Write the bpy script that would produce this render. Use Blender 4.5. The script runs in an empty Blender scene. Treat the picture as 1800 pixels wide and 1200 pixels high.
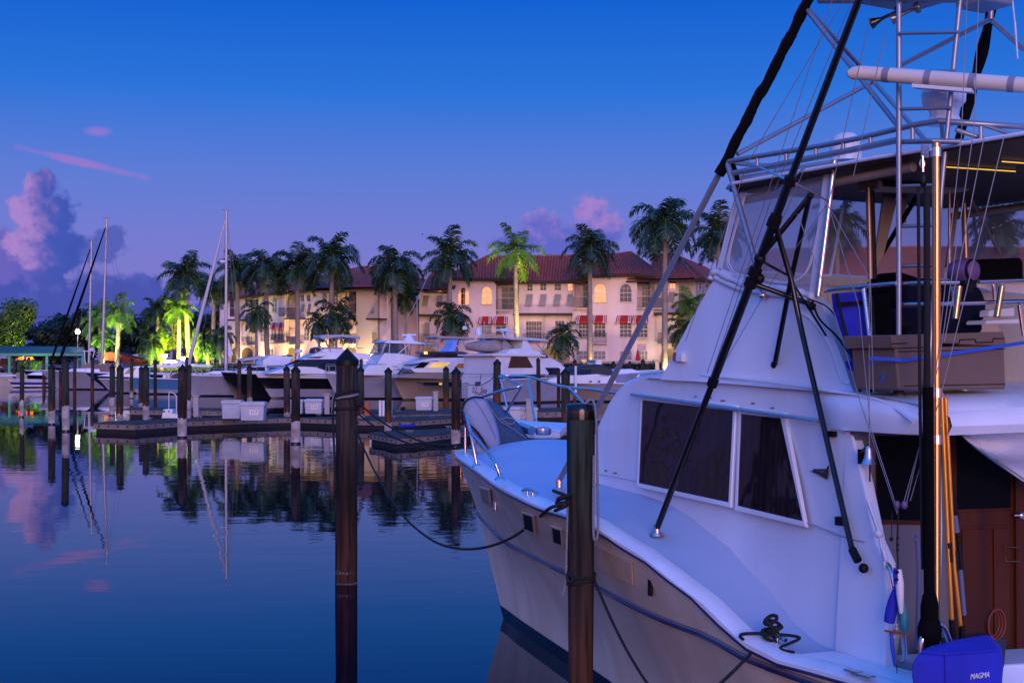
import bpy, bmesh, math, random
from mathutils import Vector as V, Matrix
random.seed(7)
R=random.Random(11)
sc=bpy.context.scene; col=sc.collection
F=2400.0; CH=3.3; HY=631.0
def P(x,y,Y): return V(((x-900)/F*Y, Y, CH-(y-HY)/F*Y))
def Pz(x,y,z):
    Y=(CH-z)*F/(y-HY); return P(x,y,Y)
def WY(wy): return CH*F/(wy-HY)
# ---------------------------------------------------------------- materials
def srgb(r,g,b):
    def l(c):
        c/=255.0
        return c/12.92 if c<=.04045 else ((c+.055)/1.055)**2.4
    return (l(r),l(g),l(b))
MATS={}
def mat(name,c,rough=.5,metal=0,var=.15,vscale=4,stretch=(1,1,1),bump=0,bscale=30,spec=.5,emit=None,es=0,c2=None,alpha=1,coat=0,trans=0):
    m=bpy.data.materials.new(name); m.use_nodes=True; MATS[name]=m
    nt=m.node_tree; N=nt.nodes; L=nt.links; b=N['Principled BSDF']
    b.inputs['Roughness'].default_value=rough; b.inputs['Metallic'].default_value=metal
    b.inputs['Specular IOR Level'].default_value=spec
    if coat: b.inputs['Coat Weight'].default_value=coat; b.inputs['Coat Roughness'].default_value=.08
    if trans: b.inputs['Transmission Weight'].default_value=trans
    tc=N.new('ShaderNodeTexCoord'); mp=N.new('ShaderNodeMapping'); mp.inputs['Scale'].default_value=stretch
    L.new(tc.outputs['Object'],mp.inputs[0])
    if var>0:
        nz=N.new('ShaderNodeTexNoise'); nz.inputs['Scale'].default_value=vscale; nz.inputs['Detail'].default_value=6
        L.new(mp.outputs[0],nz.inputs[0])
        rp=N.new('ShaderNodeValToRGB'); rp.color_ramp.elements[0].position=.3; rp.color_ramp.elements[1].position=.7
        d=c2 if c2 else tuple(max(0,k*(1-var)) for k in c)
        u=c if c2 else tuple(k*(1+var*.5) for k in c)
        rp.color_ramp.elements[0].color=(*d,1); rp.color_ramp.elements[1].color=(*u,1)
        L.new(nz.outputs[0],rp.inputs[0]); L.new(rp.outputs[0],b.inputs['Base Color'])
    else: b.inputs['Base Color'].default_value=(*c,1)
    if bump>0:
        n2=N.new('ShaderNodeTexNoise'); n2.inputs['Scale'].default_value=bscale; n2.inputs['Detail'].default_value=4
        L.new(mp.outputs[0],n2.inputs[0])
        bp=N.new('ShaderNodeBump'); bp.inputs['Strength'].default_value=bump; bp.inputs['Distance'].default_value=.02
        L.new(n2.outputs[0],bp.inputs['Height']); L.new(bp.outputs[0],b.inputs['Normal'])
    if emit: b.inputs['Emission Color'].default_value=(*emit,1); b.inputs['Emission Strength'].default_value=es
    if alpha<1: b.inputs['Alpha'].default_value=alpha
    return m
GEL=mat('gelcoat_white',(.75,.79,.86),.28,var=.16,vscale=.9,stretch=(1,1,.25),bump=.05,bscale=2.5)
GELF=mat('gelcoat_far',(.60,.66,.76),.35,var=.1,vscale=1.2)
CREAM=mat('hull_cream',(.86,.72,.54),.3,var=.14,vscale=.8,stretch=(1,1,.4))
def streak(m,dark,sc_=5,st=.07,p0=.42,p1=.62,f=.5):
    nt=m.node_tree; N=nt.nodes; L=nt.links; b=N['Principled BSDF']; src=b.inputs['Base Color'].links[0].from_socket
    tc=N.new('ShaderNodeTexCoord'); mp=N.new('ShaderNodeMapping'); mp.inputs['Scale'].default_value=(1,1,st); L.new(tc.outputs['Object'],mp.inputs[0])
    nz=N.new('ShaderNodeTexNoise'); nz.inputs['Scale'].default_value=sc_; nz.inputs['Detail'].default_value=7; L.new(mp.outputs[0],nz.inputs[0])
    rp=N.new('ShaderNodeValToRGB'); rp.color_ramp.elements[0].position=p0; rp.color_ramp.elements[1].position=p1; rp.color_ramp.elements[0].color=(*dark,1); rp.color_ramp.elements[1].color=(1,1,1,1); L.new(nz.outputs[0],rp.inputs[0])
    mx=N.new('ShaderNodeMix'); mx.data_type='RGBA'; mx.blend_type='MULTIPLY'; mx.inputs['Factor'].default_value=f; L.new(src,mx.inputs['A']); L.new(rp.outputs[0],mx.inputs['B']); L.new(mx.outputs['Result'],b.inputs['Base Color'])
    r2=N.new('ShaderNodeMapRange'); r2.inputs[3].default_value=b.inputs['Roughness'].default_value+.15; r2.inputs[4].default_value=b.inputs['Roughness'].default_value-.06; L.new(nz.outputs[0],r2.inputs[0]); L.new(r2.outputs[0],b.inputs['Roughness'])
DECK=mat('deck_nonskid',(.36,.46,.62),.65,var=.06,vscale=2,bump=.15,bscale=180)
streak(GEL,(.74,.74,.78),2.1,.12,.38,.62,.3); streak(CREAM,(.62,.52,.44),2.4,.10,.40,.62,.4)
RUBR=mat('rub_rail_metal',(.20,.18,.21),.38,.4)
CHROME=mat('stainless',(.66,.58,.56),.27,1,var=.06,vscale=8)
ALU=mat('anodised_aluminium',(.30,.31,.35),.42,.7,var=.08,vscale=5)
WARMREFL=mat('warm_reflection_pipe',(.42,.29,.13),.24,1,var=.05,vscale=5)  # polished metal; golden reflection of warm light put into its colour
MATTE=mat('unlit_interior_glass',(.002,.002,.003),.6,var=0,spec=.08)
BLACK=mat('black_rubber',(.005,.005,.006),.5,spec=.2,var=.2)
BLACKG=mat('black_gloss',(.006,.006,.007),.12,var=0)
BLACKC=mat('black_canvas',(.003,.003,.004),.9,spec=.08,var=.3,vscale=9,bump=.6,bscale=14)
NAVYSTR=mat('navy_stripe',(.02,.02,.09),.25,var=.1)
BOOT=mat('boot_black',(.012,.012,.016),.25,var=.3,vscale=3)
ROPEB=mat('rope_black',(.006,.006,.007),.8,var=.3,vscale=60,bump=.6,bscale=120)
ROPEG=mat('rope_grey',(.22,.22,.26),.8,var=.3,vscale=60,bump=.6,bscale=120)
LINE=mat('monofilament',(.20,.21,.25),.4,var=0)
TEAK=mat('teak',(.06,.014,.003),.45,var=.45,vscale=5,stretch=(1,1,.12),spec=.2)
GLASSD=mat('tinted_glass',(.008,.008,.012),.04,var=0,spec=.6)
CURT=mat('curtain',(.045,.02,.028),.85,var=.12,vscale=14,stretch=(1,1,.1))
BLUEC=mat('royal_blue_canvas',(.012,.018,.42),.75,var=.18,vscale=5,bump=.8,bscale=5)
BLUES=mat('blue_strap',(.02,.09,.55),.6,var=.1)
TAN=mat('tan_cooler',(.15,.105,.085),.55,var=.08,vscale=6)
PURP=mat('purple_canvas',(.075,.03,.14),.8,var=.2)
BAGL=mat('pale_bag_canvas',(.24,.30,.44),.7,var=.12,vscale=6,bump=.3,bscale=10)
BAGB=mat('quilted_blue_canvas',(.03,.09,.18),.75,var=.3,vscale=22,stretch=(1,1,2.5),bump=.9,bscale=26)
PLUM=mat('plum_vinyl',(.13,.075,.19),.45,var=.08)
DARKF=mat('dark_upholstery',(.006,.007,.022),.85,spec=.1,var=.3)
BEIGE=mat('beige_panel',(.40,.33,.27),.5,var=.1)
HTUND=mat('hardtop_liner',(.035,.02,.012),.45,.0,var=.1,spec=.12)
YELB=mat('amber_rod',(.75,.30,.03),.25,.35,var=.12,vscale=12)
TARP=mat('white_tarp',(.62,.64,.72),.75,var=.06,bump=.3,bscale=5)
WHT=mat('white_plastic',(.66,.68,.72),.4,var=.06)
TEAL=mat('teal_float',(.04,.30,.30),.45,var=.1)
REDP=mat('red_paint',(.5,.03,.02),.45,var=.15)
ORNG=mat('orange_plastic',(.45,.08,.012),.5,var=.15)
SAIL=mat('sail_cover_tan',(.26,.17,.13),.85,var=.15,vscale=2)
MAROON=mat('maroon_canvas',(.10,.008,.008),.85,var=.15)
LBLUE=mat('hull_light_blue',(.055,.17,.36),.25,var=.08)
NAVY=mat('hull_navy',(.012,.018,.055),.2,var=.1)
HBLK=mat('hull_black',(.006,.006,.008),.18,var=.1)
HW=mat('hull_white_shaded',(.25,.27,.37),.3,var=.12,vscale=1.2)  # darker, bluer copy of the white gelcoat; hull-side shade is in the colour
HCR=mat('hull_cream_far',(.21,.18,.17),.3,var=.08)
FGLASS=mat('boat_glass',(.004,.005,.009),.08,var=0,spec=.4)
LITW=mat('lit_cabin',(.5,.35,.1),.5,var=.5,vscale=2,emit=(1,.62,.12),es=.55)
FCAN=mat('grey_canvas',(.25,.24,.27),.85,var=.18,vscale=2,bump=.3,bscale=6)
DCAN=mat('dark_canvas',(.012,.014,.03),.6,var=.2)
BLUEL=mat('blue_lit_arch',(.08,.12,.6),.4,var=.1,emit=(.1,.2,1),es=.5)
DOCKC=mat('dock_deck',(.085,.066,.06),.9,spec=.08,var=.25,vscale=2.5,bump=.3,bscale=30)
DOCKS=mat('dock_side',(.20,.17,.16),.8,var=.35,vscale=2,bump=.3,bscale=20)
DOCKB=mat('dock_float_black',(.008,.008,.009),.8,var=.3)
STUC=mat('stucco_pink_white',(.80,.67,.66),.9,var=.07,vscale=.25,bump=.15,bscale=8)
STUS=mat('stucco_shaded_side',(.42,.38,.37),.9,var=.07,vscale=.25)  # darker copy of the stucco; shade on side walls put into the colour
AMB=0
TRIM=mat('trim_stone',(.62,.52,.42),.85,var=.08)
FRAME=mat('window_frame_white',(.68,.66,.66),.6,var=.05)
GLM=mat('mirror_glass',(.21,.11,.055),.05,.95,var=.25,vscale=1.6)
GLD=mat('dark_glass',(.02,.02,.03),.35,var=.3,vscale=.7,spec=.35)
GLC=mat('glass_with_blinds',(.20,.18,.18),.4,var=.3,vscale=.6)
DOORG=mat('door_glass_dark',(.03,.03,.035),.3,var=.3,spec=.35)
IRON=mat('wrought_iron',(.012,.012,.014),.6,var=.1)
EAVE=mat('eave_brown',(.045,.022,.016),.7,var=.2)
SHUT=mat('shutter_grey',(.36,.33,.33),.75,var=.1,vscale=5)
LAMPG=mat('lamp_lens',(.9,.9,.9),.3,var=0,emit=(.82,.86,1),es=30)
WARML=mat('warm_lens',(.9,.8,.5),.3,var=0,emit=(1,.72,.28),es=14)
REDL=mat('red_glow_sign',(.8,.1,.02),.4,var=0,emit=(1,.09,.02),es=1.6)
SHRF=mat('shelter_roof_green',(.02,.10,.085),.6,var=.2,vscale=.6)
SHTR=mat('shelter_trim_green',(.06,.32,.20),.6,var=.1)
CONC=mat('concrete',(.38,.34,.31),.85,var=.15,vscale=1,bump=.2,bscale=12)
SOIL=mat('soil',(.06,.05,.035),.95,var=.3,vscale=.5)
CARB=mat('car_blue',(.01,.03,.14),.2,var=.05)
TYRE=mat('tyre',(.01,.01,.01),.8,var=.1)
BONE=mat('umbrella_red',(.45,.02,.015),.8,var=.1)
streak(STUC,(.80,.74,.74),.9,.10,.36,.6,.5)
def striped(name,ca,cb,axis,scale,duty):
    m=bpy.data.materials.new(name); m.use_nodes=True; nt=m.node_tree; N=nt.nodes; L=nt.links; b=N['Principled BSDF']
    b.inputs['Roughness'].default_value=.8
    tc=N.new('ShaderNodeTexCoord'); sp=N.new('ShaderNodeSeparateXYZ'); L.new(tc.outputs['Object'],sp.inputs[0])
    mu=N.new('ShaderNodeMath'); mu.operation='MULTIPLY'; mu.inputs[1].default_value=scale; L.new(sp.outputs[axis],mu.inputs[0])
    fr=N.new('ShaderNodeMath'); fr.operation='FRACT'; L.new(mu.outputs[0],fr.inputs[0])
    gt=N.new('ShaderNodeMath'); gt.operation='GREATER_THAN'; gt.inputs[1].default_value=duty; L.new(fr.outputs[0],gt.inputs[0])
    mx=N.new('ShaderNodeMix'); mx.data_type='RGBA'; L.new(gt.outputs[0],mx.inputs['Factor'])
    mx.inputs['A'].default_value=(*ca,1); mx.inputs['B'].default_value=(*cb,1); L.new(mx.outputs['Result'],b.inputs['Base Color'])
    return m
def leafmat(name,c1,c2,scale=1.2):
    m=bpy.data.materials.new(name); m.use_nodes=True; nt=m.node_tree; N=nt.nodes; L=nt.links; b=N['Principled BSDF']
    b.inputs['Roughness'].default_value=.5
    tc=N.new('ShaderNodeTexCoord'); nz=N.new('ShaderNodeTexNoise'); nz.inputs['Scale'].default_value=scale; nz.inputs['Detail'].default_value=5
    L.new(tc.outputs['Object'],nz.inputs[0]); rp=N.new('ShaderNodeValToRGB'); rp.color_ramp.elements[0].position=.35; rp.color_ramp.elements[1].position=.65
    rp.color_ramp.elements[0].color=(*c1,1); rp.color_ramp.elements[1].color=(*c2,1)
    L.new(nz.outputs[0],rp.inputs[0]); L.new(rp.outputs[0],b.inputs['Base Color'])
    if c2[1]<.1: return m
    tr=N.new('ShaderNodeBsdfTranslucent'); L.new(rp.outputs[0],tr.inputs[0]); ms=N.new('ShaderNodeMixShader'); ms.inputs[0].default_value=.3
    L.new(b.outputs[0],ms.inputs[1]); L.new(tr.outputs[0],ms.inputs[2]); L.new(ms.outputs[0],N['Material Output'].inputs[0])
    return m
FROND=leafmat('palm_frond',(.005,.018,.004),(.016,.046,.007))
FRONDG=leafmat('palm_frond_floodlit',(.06,.15,.015),(.12,.25,.02))  # brighter copy of the frond; floodlight put into its colour
SHAFT=mat('crownshaft',(.10,.19,.05),.5,var=.2,vscale=1)
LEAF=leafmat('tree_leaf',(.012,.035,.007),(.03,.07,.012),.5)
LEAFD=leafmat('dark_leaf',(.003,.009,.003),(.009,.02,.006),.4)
LEAFG=leafmat('floodlit_leaf',(.06,.14,.012),(.13,.24,.02),.8)  # brighter leaf copy; garden floodlighting is partly in the colour
BARK=mat('bark',(.12,.09,.07),.9,var=.4,vscale=2,bump=.5,bscale=10)
# palm trunk with rings
def trunkmat():
    m=mat('palm_trunk',(.26,.22,.19),.85,var=.2,vscale=1.5); nt=m.node_tree; N=nt.nodes; L=nt.links
    b=N['Principled BSDF']; tc=N.new('ShaderNodeTexCoord'); w=N.new('ShaderNodeTexWave'); w.wave_type='BANDS'; w.bands_direction='Z'
    w.inputs['Scale'].default_value=1.4; w.inputs['Distortion'].default_value=1.2; L.new(tc.outputs['Object'],w.inputs[0])
    bp=N.new('ShaderNodeBump'); bp.inputs['Strength'].default_value=.6; bp.inputs['Distance'].default_value=.05
    L.new(w.outputs[0],bp.inputs['Height']); L.new(bp.outputs[0],b.inputs['Normal']); return m
PTRUNK=trunkmat()
# weathered timber pile: vertical grain, rust/wet stain towards the foot
def woodmat(name,top,mid,low,z0,z1):
    m=bpy.data.materials.new(name); m.use_nodes=True; nt=m.node_tree; N=nt.nodes; L=nt.links; b=N['Principled BSDF']
    b.inputs['Roughness'].default_value=.85; b.inputs['Specular IOR Level'].default_value=.25
    tc=N.new('ShaderNodeTexCoord'); mp=N.new('ShaderNodeMapping'); mp.inputs['Scale'].default_value=(1,1,.06)
    L.new(tc.outputs['Object'],mp.inputs[0]); nz=N.new('ShaderNodeTexNoise'); nz.inputs['Scale'].default_value=22; nz.inputs['Detail'].default_value=8
    L.new(mp.outputs[0],nz.inputs[0])
    big=N.new('ShaderNodeTexNoise'); big.inputs['Scale'].default_value=1.6; big.inputs['Detail'].default_value=5; L.new(tc.outputs['Object'],big.inputs[0])
    sp=N.new('ShaderNodeSeparateXYZ'); L.new(tc.outputs['Object'],sp.inputs[0])
    ad=N.new('ShaderNodeMath'); ad.operation='MULTIPLY_ADD'; ad.inputs[1].default_value=1.3; L.new(big.outputs[0],ad.inputs[0]); L.new(sp.outputs[2],ad.inputs[2])
    mr=N.new('ShaderNodeMapRange'); mr.inputs[1].default_value=z0+.65; mr.inputs[2].default_value=z1+.65; L.new(ad.outputs[0],mr.inputs[0])
    rp=N.new('ShaderNodeValToRGB'); e=rp.color_ramp.elements; e[0].color=(*low,1); e[1].color=(*top,1); k=e.new(.5); k.color=(*mid,1)
    L.new(mr.outputs[0],rp.inputs[0])
    dk=N.new('ShaderNodeMix'); dk.data_type='RGBA'; dk.blend_type='MULTIPLY'; dk.inputs['Factor'].default_value=.85
    r2=N.new('ShaderNodeValToRGB'); r2.color_ramp.elements[0].color=(.10,.10,.10,1); r2.color_ramp.elements[0].position=.36; r2.color_ramp.elements[1].position=.60
    L.new(nz.outputs[0],r2.inputs[0]); L.new(rp.outputs[0],dk.inputs['A']); L.new(r2.outputs[0],dk.inputs['B']); L.new(dk.outputs['Result'],b.inputs['Base Color'])
    bp=N.new('ShaderNodeBump'); bp.inputs['Strength'].default_value=.5; bp.inputs['Distance'].default_value=.02; L.new(nz.outputs[0],bp.inputs['Height']); L.new(bp.outputs[0],b.inputs['Normal'])
    return m
WOOD=woodmat('pile_timber',(.062,.052,.046),(.045,.031,.024),(.13,.045,.022),.5,1.8)
WOODG=woodmat('pile_timber_green',(.036,.046,.039),(.04,.036,.029),(.14,.055,.025),.5,2.0)
WOODD=woodmat('pile_timber_dark',(.045,.037,.034),(.018,.013,.011),(.06,.025,.015),.4,2.4)
# barrel-tile roof
def rooftile():
    m=bpy.data.materials.new('clay_barrel_tiles'); m.use_nodes=True; nt=m.node_tree; N=nt.nodes; L=nt.links; b=N['Principled BSDF']
    b.inputs['Roughness'].default_value=.75
    tc=N.new('ShaderNodeTexCoord'); w=N.new('ShaderNodeTexWave'); w.bands_direction='X'; w.inputs['Scale'].default_value=.85; w.inputs['Distortion'].default_value=.25
    L.new(tc.outputs['UV'],w.inputs[0]); w2=N.new('ShaderNodeTexWave'); w2.bands_direction='Y'; w2.wave_profile='SAW'; w2.inputs['Scale'].default_value=.7; L.new(tc.outputs['UV'],w2.inputs[0])
    nz=N.new('ShaderNodeTexNoise'); nz.inputs['Scale'].default_value=3; nz.inputs['Detail'].default_value=5; L.new(tc.outputs['Object'],nz.inputs[0])
    rp=N.new('ShaderNodeValToRGB'); rp.color_ramp.elements[0].color=(.26,.032,.014,1); rp.color_ramp.elements[1].color=(.70,.12,.04,1)
    rp.color_ramp.elements[0].position=.35; rp.color_ramp.elements[1].position=.7; L.new(nz.outputs[0],rp.inputs[0])
    mx=N.new('ShaderNodeMix'); mx.data_type='RGBA'; mx.blend_type='MULTIPLY'; mx.inputs['Factor'].default_value=.65
    L.new(rp.outputs[0],mx.inputs['A']); L.new(w.outputs[0],mx.inputs['B']); L.new(mx.outputs['Result'],b.inputs['Base Color'])
    ad=N.new('ShaderNodeMath'); ad.operation='ADD'; L.new(w.outputs[1],ad.inputs[0]); L.new(w2.outputs[1],ad.inputs[1])
    bp=N.new('ShaderNodeBump'); bp.inputs['Strength'].default_value=1; bp.inputs['Distance'].default_value=.12; L.new(ad.outputs[0],bp.inputs['Height']); L.new(bp.outputs[0],b.inputs['Normal'])
    return m
TILE=rooftile()
# clear vinyl enclosure
def vinyl(name,tint,tr,rough=.08,sp=.5):
    m=bpy.data.materials.new(name); m.use_nodes=True; nt=m.node_tree; N=nt.nodes; L=nt.links; b=N['Principled BSDF']
    b.inputs['Base Color'].default_value=(*tint,1); b.inputs['Roughness'].default_value=rough; b.inputs['Specular IOR Level'].default_value=sp
    t=N.new('ShaderNodeBsdfTransparent'); t.inputs[0].default_value=(.9,.92,.97,1)
    g=N.new('ShaderNodeTexNoise'); g.inputs['Scale'].default_value=2.2; tc=N.new('ShaderNodeTexCoord'); L.new(tc.outputs['Object'],g.inputs[0])
    bp=N.new('ShaderNodeBump'); bp.inputs['Strength'].default_value=.35; bp.inputs['Distance'].default_value=.05; L.new(g.outputs[0],bp.inputs['Height']); L.new(bp.outputs[0],b.inputs['Normal'])
    ms=N.new('ShaderNodeMixShader'); ms.inputs[0].default_value=tr
    L.new(b.outputs[0],ms.inputs[1]); L.new(t.outputs[0],ms.inputs[2]); L.new(ms.outputs[0],N['Material Output'].inputs[0]); return m
VIN=vinyl('clear_vinyl',(.35,.40,.52),.55)
SMOKE=vinyl('smoked_glass',(.01,.006,.01),.45,.04,.45)
CLEARG=vinyl('clear_glass',(.05,.07,.10),.45,.04)
# ---------------------------------------------------------------- mesh builder
class MB:
    def __init__(s): s.v=[]; s.f=[]; s.m=[]; s.uv={}
    def add(s,vs,fs,m=0):
        o=len(s.v); s.v+= [V(a) for a in vs]; s.f+=[tuple(i+o for i in f) for f in fs]; s.m+=[m]*len(fs); return o
    def quad(s,a,b,c,d,m=0): s.add([a,b,c,d],[(0,1,2,3)],m)
    def poly(s,ps,m=0): s.add(ps,[tuple(range(len(ps)))],m)
    def ob(s,c,a,b,d,m=0):   # oriented box from centre and three half axes
        c=V(c);a=V(a);b=V(b);d=V(d)
        vs=[c+i*a+j*b+k*d for i in(-1,1) for j in(-1,1) for k in(-1,1)]
        s.add(vs,[(0,1,3,2),(4,6,7,5),(0,4,5,1),(2,3,7,6),(0,2,6,4),(1,5,7,3)],m)
    def box(s,x0,x1,y0,y1,z0,z1,m=0):
        s.ob(((x0+x1)/2,(y0+y1)/2,(z0+z1)/2),((x1-x0)/2,0,0),(0,(y1-y0)/2,0),(0,0,(z1-z0)/2),m)
    def prism(s,ps,off,m=0):
        ps=[V(p) for p in ps]; off=V(off); n=len(ps)
        s.add(ps+[p+off for p in ps],[tuple(range(n)),tuple(range(2*n-1,n-1,-1))]+[(i,i+n,(i+1)%n+n,(i+1)%n) for i in range(n)],m)
    def bridge(s,A,B,m=0,caps=True):
        n=len(A); fs=[(i,i+n,(i+1)%n+n,(i+1)%n) for i in range(n)]
        if caps: fs+=[tuple(range(n)),tuple(range(2*n-1,n-1,-1))]
        s.add(list(A)+list(B),fs,m)
    def tube(s,pts,r,n=8,m=0,cap=True,closed=False):
        pts=[V(p) for p in pts]; k=len(pts)
        rs=r if isinstance(r,(list,tuple)) else [r]*k
        if closed: T=[(pts[(i+1)%k]-pts[i-1]).normalized() for i in range(k)]
        else: T=[(pts[min(i+1,k-1)]-pts[max(i-1,0)]).normalized() for i in range(k)]
        up=V((0,0,1)) if abs(T[0].z)<.9 else V((1,0,0))
        nn=(up-T[0]*up.dot(T[0])).normalized(); vs=[]
        for i in range(k):
            nn=(nn-T[i]*nn.dot(T[i])).normalized(); bb=T[i].cross(nn)
            for j in range(n):
                a=2*math.pi*j/n; vs.append(pts[i]+(nn*math.cos(a)+bb*math.sin(a))*rs[i])
        fs=[]
        for i in range(k if closed else k-1):
            i2=(i+1)%k
            for j in range(n): fs.append((i*n+j,i*n+(j+1)%n,i2*n+(j+1)%n,i2*n+j))
        if cap and not closed: fs+=[tuple(range(n-1,-1,-1)),tuple(range((k-1)*n,k*n))]
        s.add(vs,fs,m)
    def lathe(s,prof,c,n=16,m=0,ax=None,cap=True):
        c=V(c); ax=V(ax).normalized() if ax else V((0,0,1))
        q=ax.orthogonal().normalized(); w=ax.cross(q); vs=[]
        for r,h in prof:
            for j in range(n):
                a=2*math.pi*j/n; vs.append(c+ax*h+(q*math.cos(a)+w*math.sin(a))*r)
        fs=[(i*n+j,i*n+(j+1)%n,(i+1)*n+(j+1)%n,(i+1)*n+j) for i in range(len(prof)-1) for j in range(n)]
        if cap: fs+=[tuple(range(n-1,-1,-1)),tuple(range((len(prof)-1)*n,len(prof)*n))]
        s.add(vs,fs,m)
    def sph(s,c,r,nu=14,nv=9,m=0):
        if not isinstance(r,(list,tuple)): r=(r,r,r)
        vs=[];fs=[]
        for i in range(nv+1):
            th=math.pi*i/nv
            for j in range(nu):
                a=2*math.pi*j/nu; vs.append((c[0]+r[0]*math.sin(th)*math.cos(a),c[1]+r[1]*math.sin(th)*math.sin(a),c[2]+r[2]*math.cos(th)))
        for i in range(nv):
            for j in range(nu): fs.append((i*nu+j,(i+1)*nu+j,(i+1)*nu+(j+1)%nu,i*nu+(j+1)%nu))
        s.add(vs,fs,m)
    def grid(s,rows,m=0,flip=False):
        n=len(rows[0]); vs=[p for r in rows for p in r]
        fs=[(i*n+j,i*n+j+1,(i+1)*n+j+1,(i+1)*n+j) for i in range(len(rows)-1) for j in range(n-1)]
        s.add(vs,fs,m)
    def clusters(s,gap=.03):
        n=len(s.v); p=list(range(n))
        def fd(i):
            while p[i]!=i: p[i]=p[p[i]]; i=p[i]
            return i
        for f in s.f:
            for j in f[1:]: p[fd(j)]=fd(f[0])
        g={}
        for k,f in enumerate(s.f): g.setdefault(fd(f[0]),[]).append(k)
        L=[]
        for fs in g.values():
            vs=[s.v[i] for k in fs for i in s.f[k]]; L.append([fs,[min(v[q] for v in vs)-gap for q in range(3)],[max(v[q] for v in vs)+gap for q in range(3)]])
        ch=True
        while ch:
            ch=False
            for i in range(len(L)):
                for j in range(i+1,len(L)):
                    if all(L[i][1][q]<=L[j][2][q] and L[j][1][q]<=L[i][2][q] for q in range(3)):
                        L[i]=[L[i][0]+L[j][0],[min(L[i][1][q],L[j][1][q]) for q in range(3)],[max(L[i][2][q],L[j][2][q]) for q in range(3)]]; L.pop(j); ch=True; break
                if ch: break
        out=[]
        for fs,_,_ in L:
            m=MB(); mp={}
            for k in fs:
                for i in s.f[k]:
                    if i not in mp: mp[i]=len(m.v); m.v.append(s.v[i])
                m.f.append(tuple(mp[i] for i in s.f[k])); m.m.append(s.m[k])
            out.append(m)
        return out
    def build(s,name,mats,parent=None,world=True,smooth=0,bevel=0,seg=2,fix=True,solid=0,each=False):
        if each:
            r=None
            for m in s.clusters():
                o=m.build(name,mats,parent,world,smooth,bevel,seg,fix,solid); r=r or o
            return r
        if not isinstance(mats,(list,tuple)): mats=[mats]
        me=bpy.data.meshes.new(name)
        off=V((0,0,0))
        if world and parent is not None:
            p=parent
            while p: off=off+p.location; p=p.parent
        me.from_pydata([v-off for v in s.v],[],s.f)
        for mm in mats: me.materials.append(mm)
        me.polygons.foreach_set('material_index',s.m); me.update()
        if fix or smooth:
            bm=bmesh.new(); bm.from_mesh(me)
            if fix:
                bmesh.ops.remove_doubles(bm,verts=bm.verts,dist=1e-5)
                bmesh.ops.recalc_face_normals(bm,faces=bm.faces)
            if smooth:
                for f in bm.faces: f.smooth=True
                for e in bm.edges:
                    if len(e.link_faces)==2 and e.calc_face_angle(0)>math.radians(smooth): e.smooth=False
            bm.to_mesh(me); bm.free()
        o=bpy.data.objects.new(name,me); col.objects.link(o)
        if parent is not None: o.parent=parent
        if solid:
            md=o.modifiers.new('solid','SOLIDIFY'); md.thickness=solid; md.offset=0
        if bevel:
            md=o.modifiers.new('bevel','BEVEL'); md.width=bevel; md.segments=seg; md.limit_method='ANGLE'; md.angle_limit=math.radians(35)
            if not smooth:
                for pp in me.polygons: pp.use_smooth=False
        return o
def tag(o,label=None,cat=None,group=None,kind=None):
    if label: o['label']=label
    if cat: o['category']=cat
    if group: o['group']=group
    if kind: o['kind']=kind
    return o
def empty(name,loc,label,cat,group=None,rz=0):
    o=bpy.data.objects.new(name,None); col.objects.link(o); o.location=V(loc); o.rotation_euler=(0,0,rz); o.empty_display_size=.2
    return tag(o,label,cat,group)
def copy_tree(o,parent=None):
    c=o.copy(); col.objects.link(c)
    if parent is not None: c.parent=parent
    for ch in [q for q in bpy.data.objects if q.parent==o]: copy_tree(ch,c)
    return c
def spline(pts,n=6):
    pts=[V(p) for p in pts]; out=[]
    for i in range(len(pts)-1):
        p0=pts[max(i-1,0)];p1=pts[i];p2=pts[i+1];p3=pts[min(i+2,len(pts)-1)]
        for k in range(n):
            t=k/n; out.append(.5*((2*p1)+(p2-p0)*t+(2*p0-5*p1+4*p2-p3)*t*t+(3*p1-p0-3*p2+p3)*t**3))
    out.append(pts[-1]); return out
def interp(tab,x):
    if x<=tab[0][0]: return tab[0][1]
    for (a,b),(c,d) in zip(tab,tab[1:]):
        if x<=c: return b+(d-b)*(x-a)/(c-a)
    return tab[-1][1]
def smi(tab,x):   # smooth (Catmull-Rom) table lookup
    if x<=tab[0][0]: return tab[0][1]
    if x>=tab[-1][0]: return tab[-1][1]
    for i in range(len(tab)-1):
        x1,y1=tab[i]; x2,y2=tab[i+1]
        if x<=x2:
            x0,y0=tab[max(i-1,0)]; x3,y3=tab[min(i+2,len(tab)-1)]
            m1=(y2-y0)/(x2-x0); m2=(y3-y1)/(x3-x1); h=x2-x1; t=(x-x1)/h
            return (2*t**3-3*t*t+1)*y1+(t**3-2*t*t+t)*h*m1+(-2*t**3+3*t*t)*y2+(t**3-t*t)*h*m2
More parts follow.
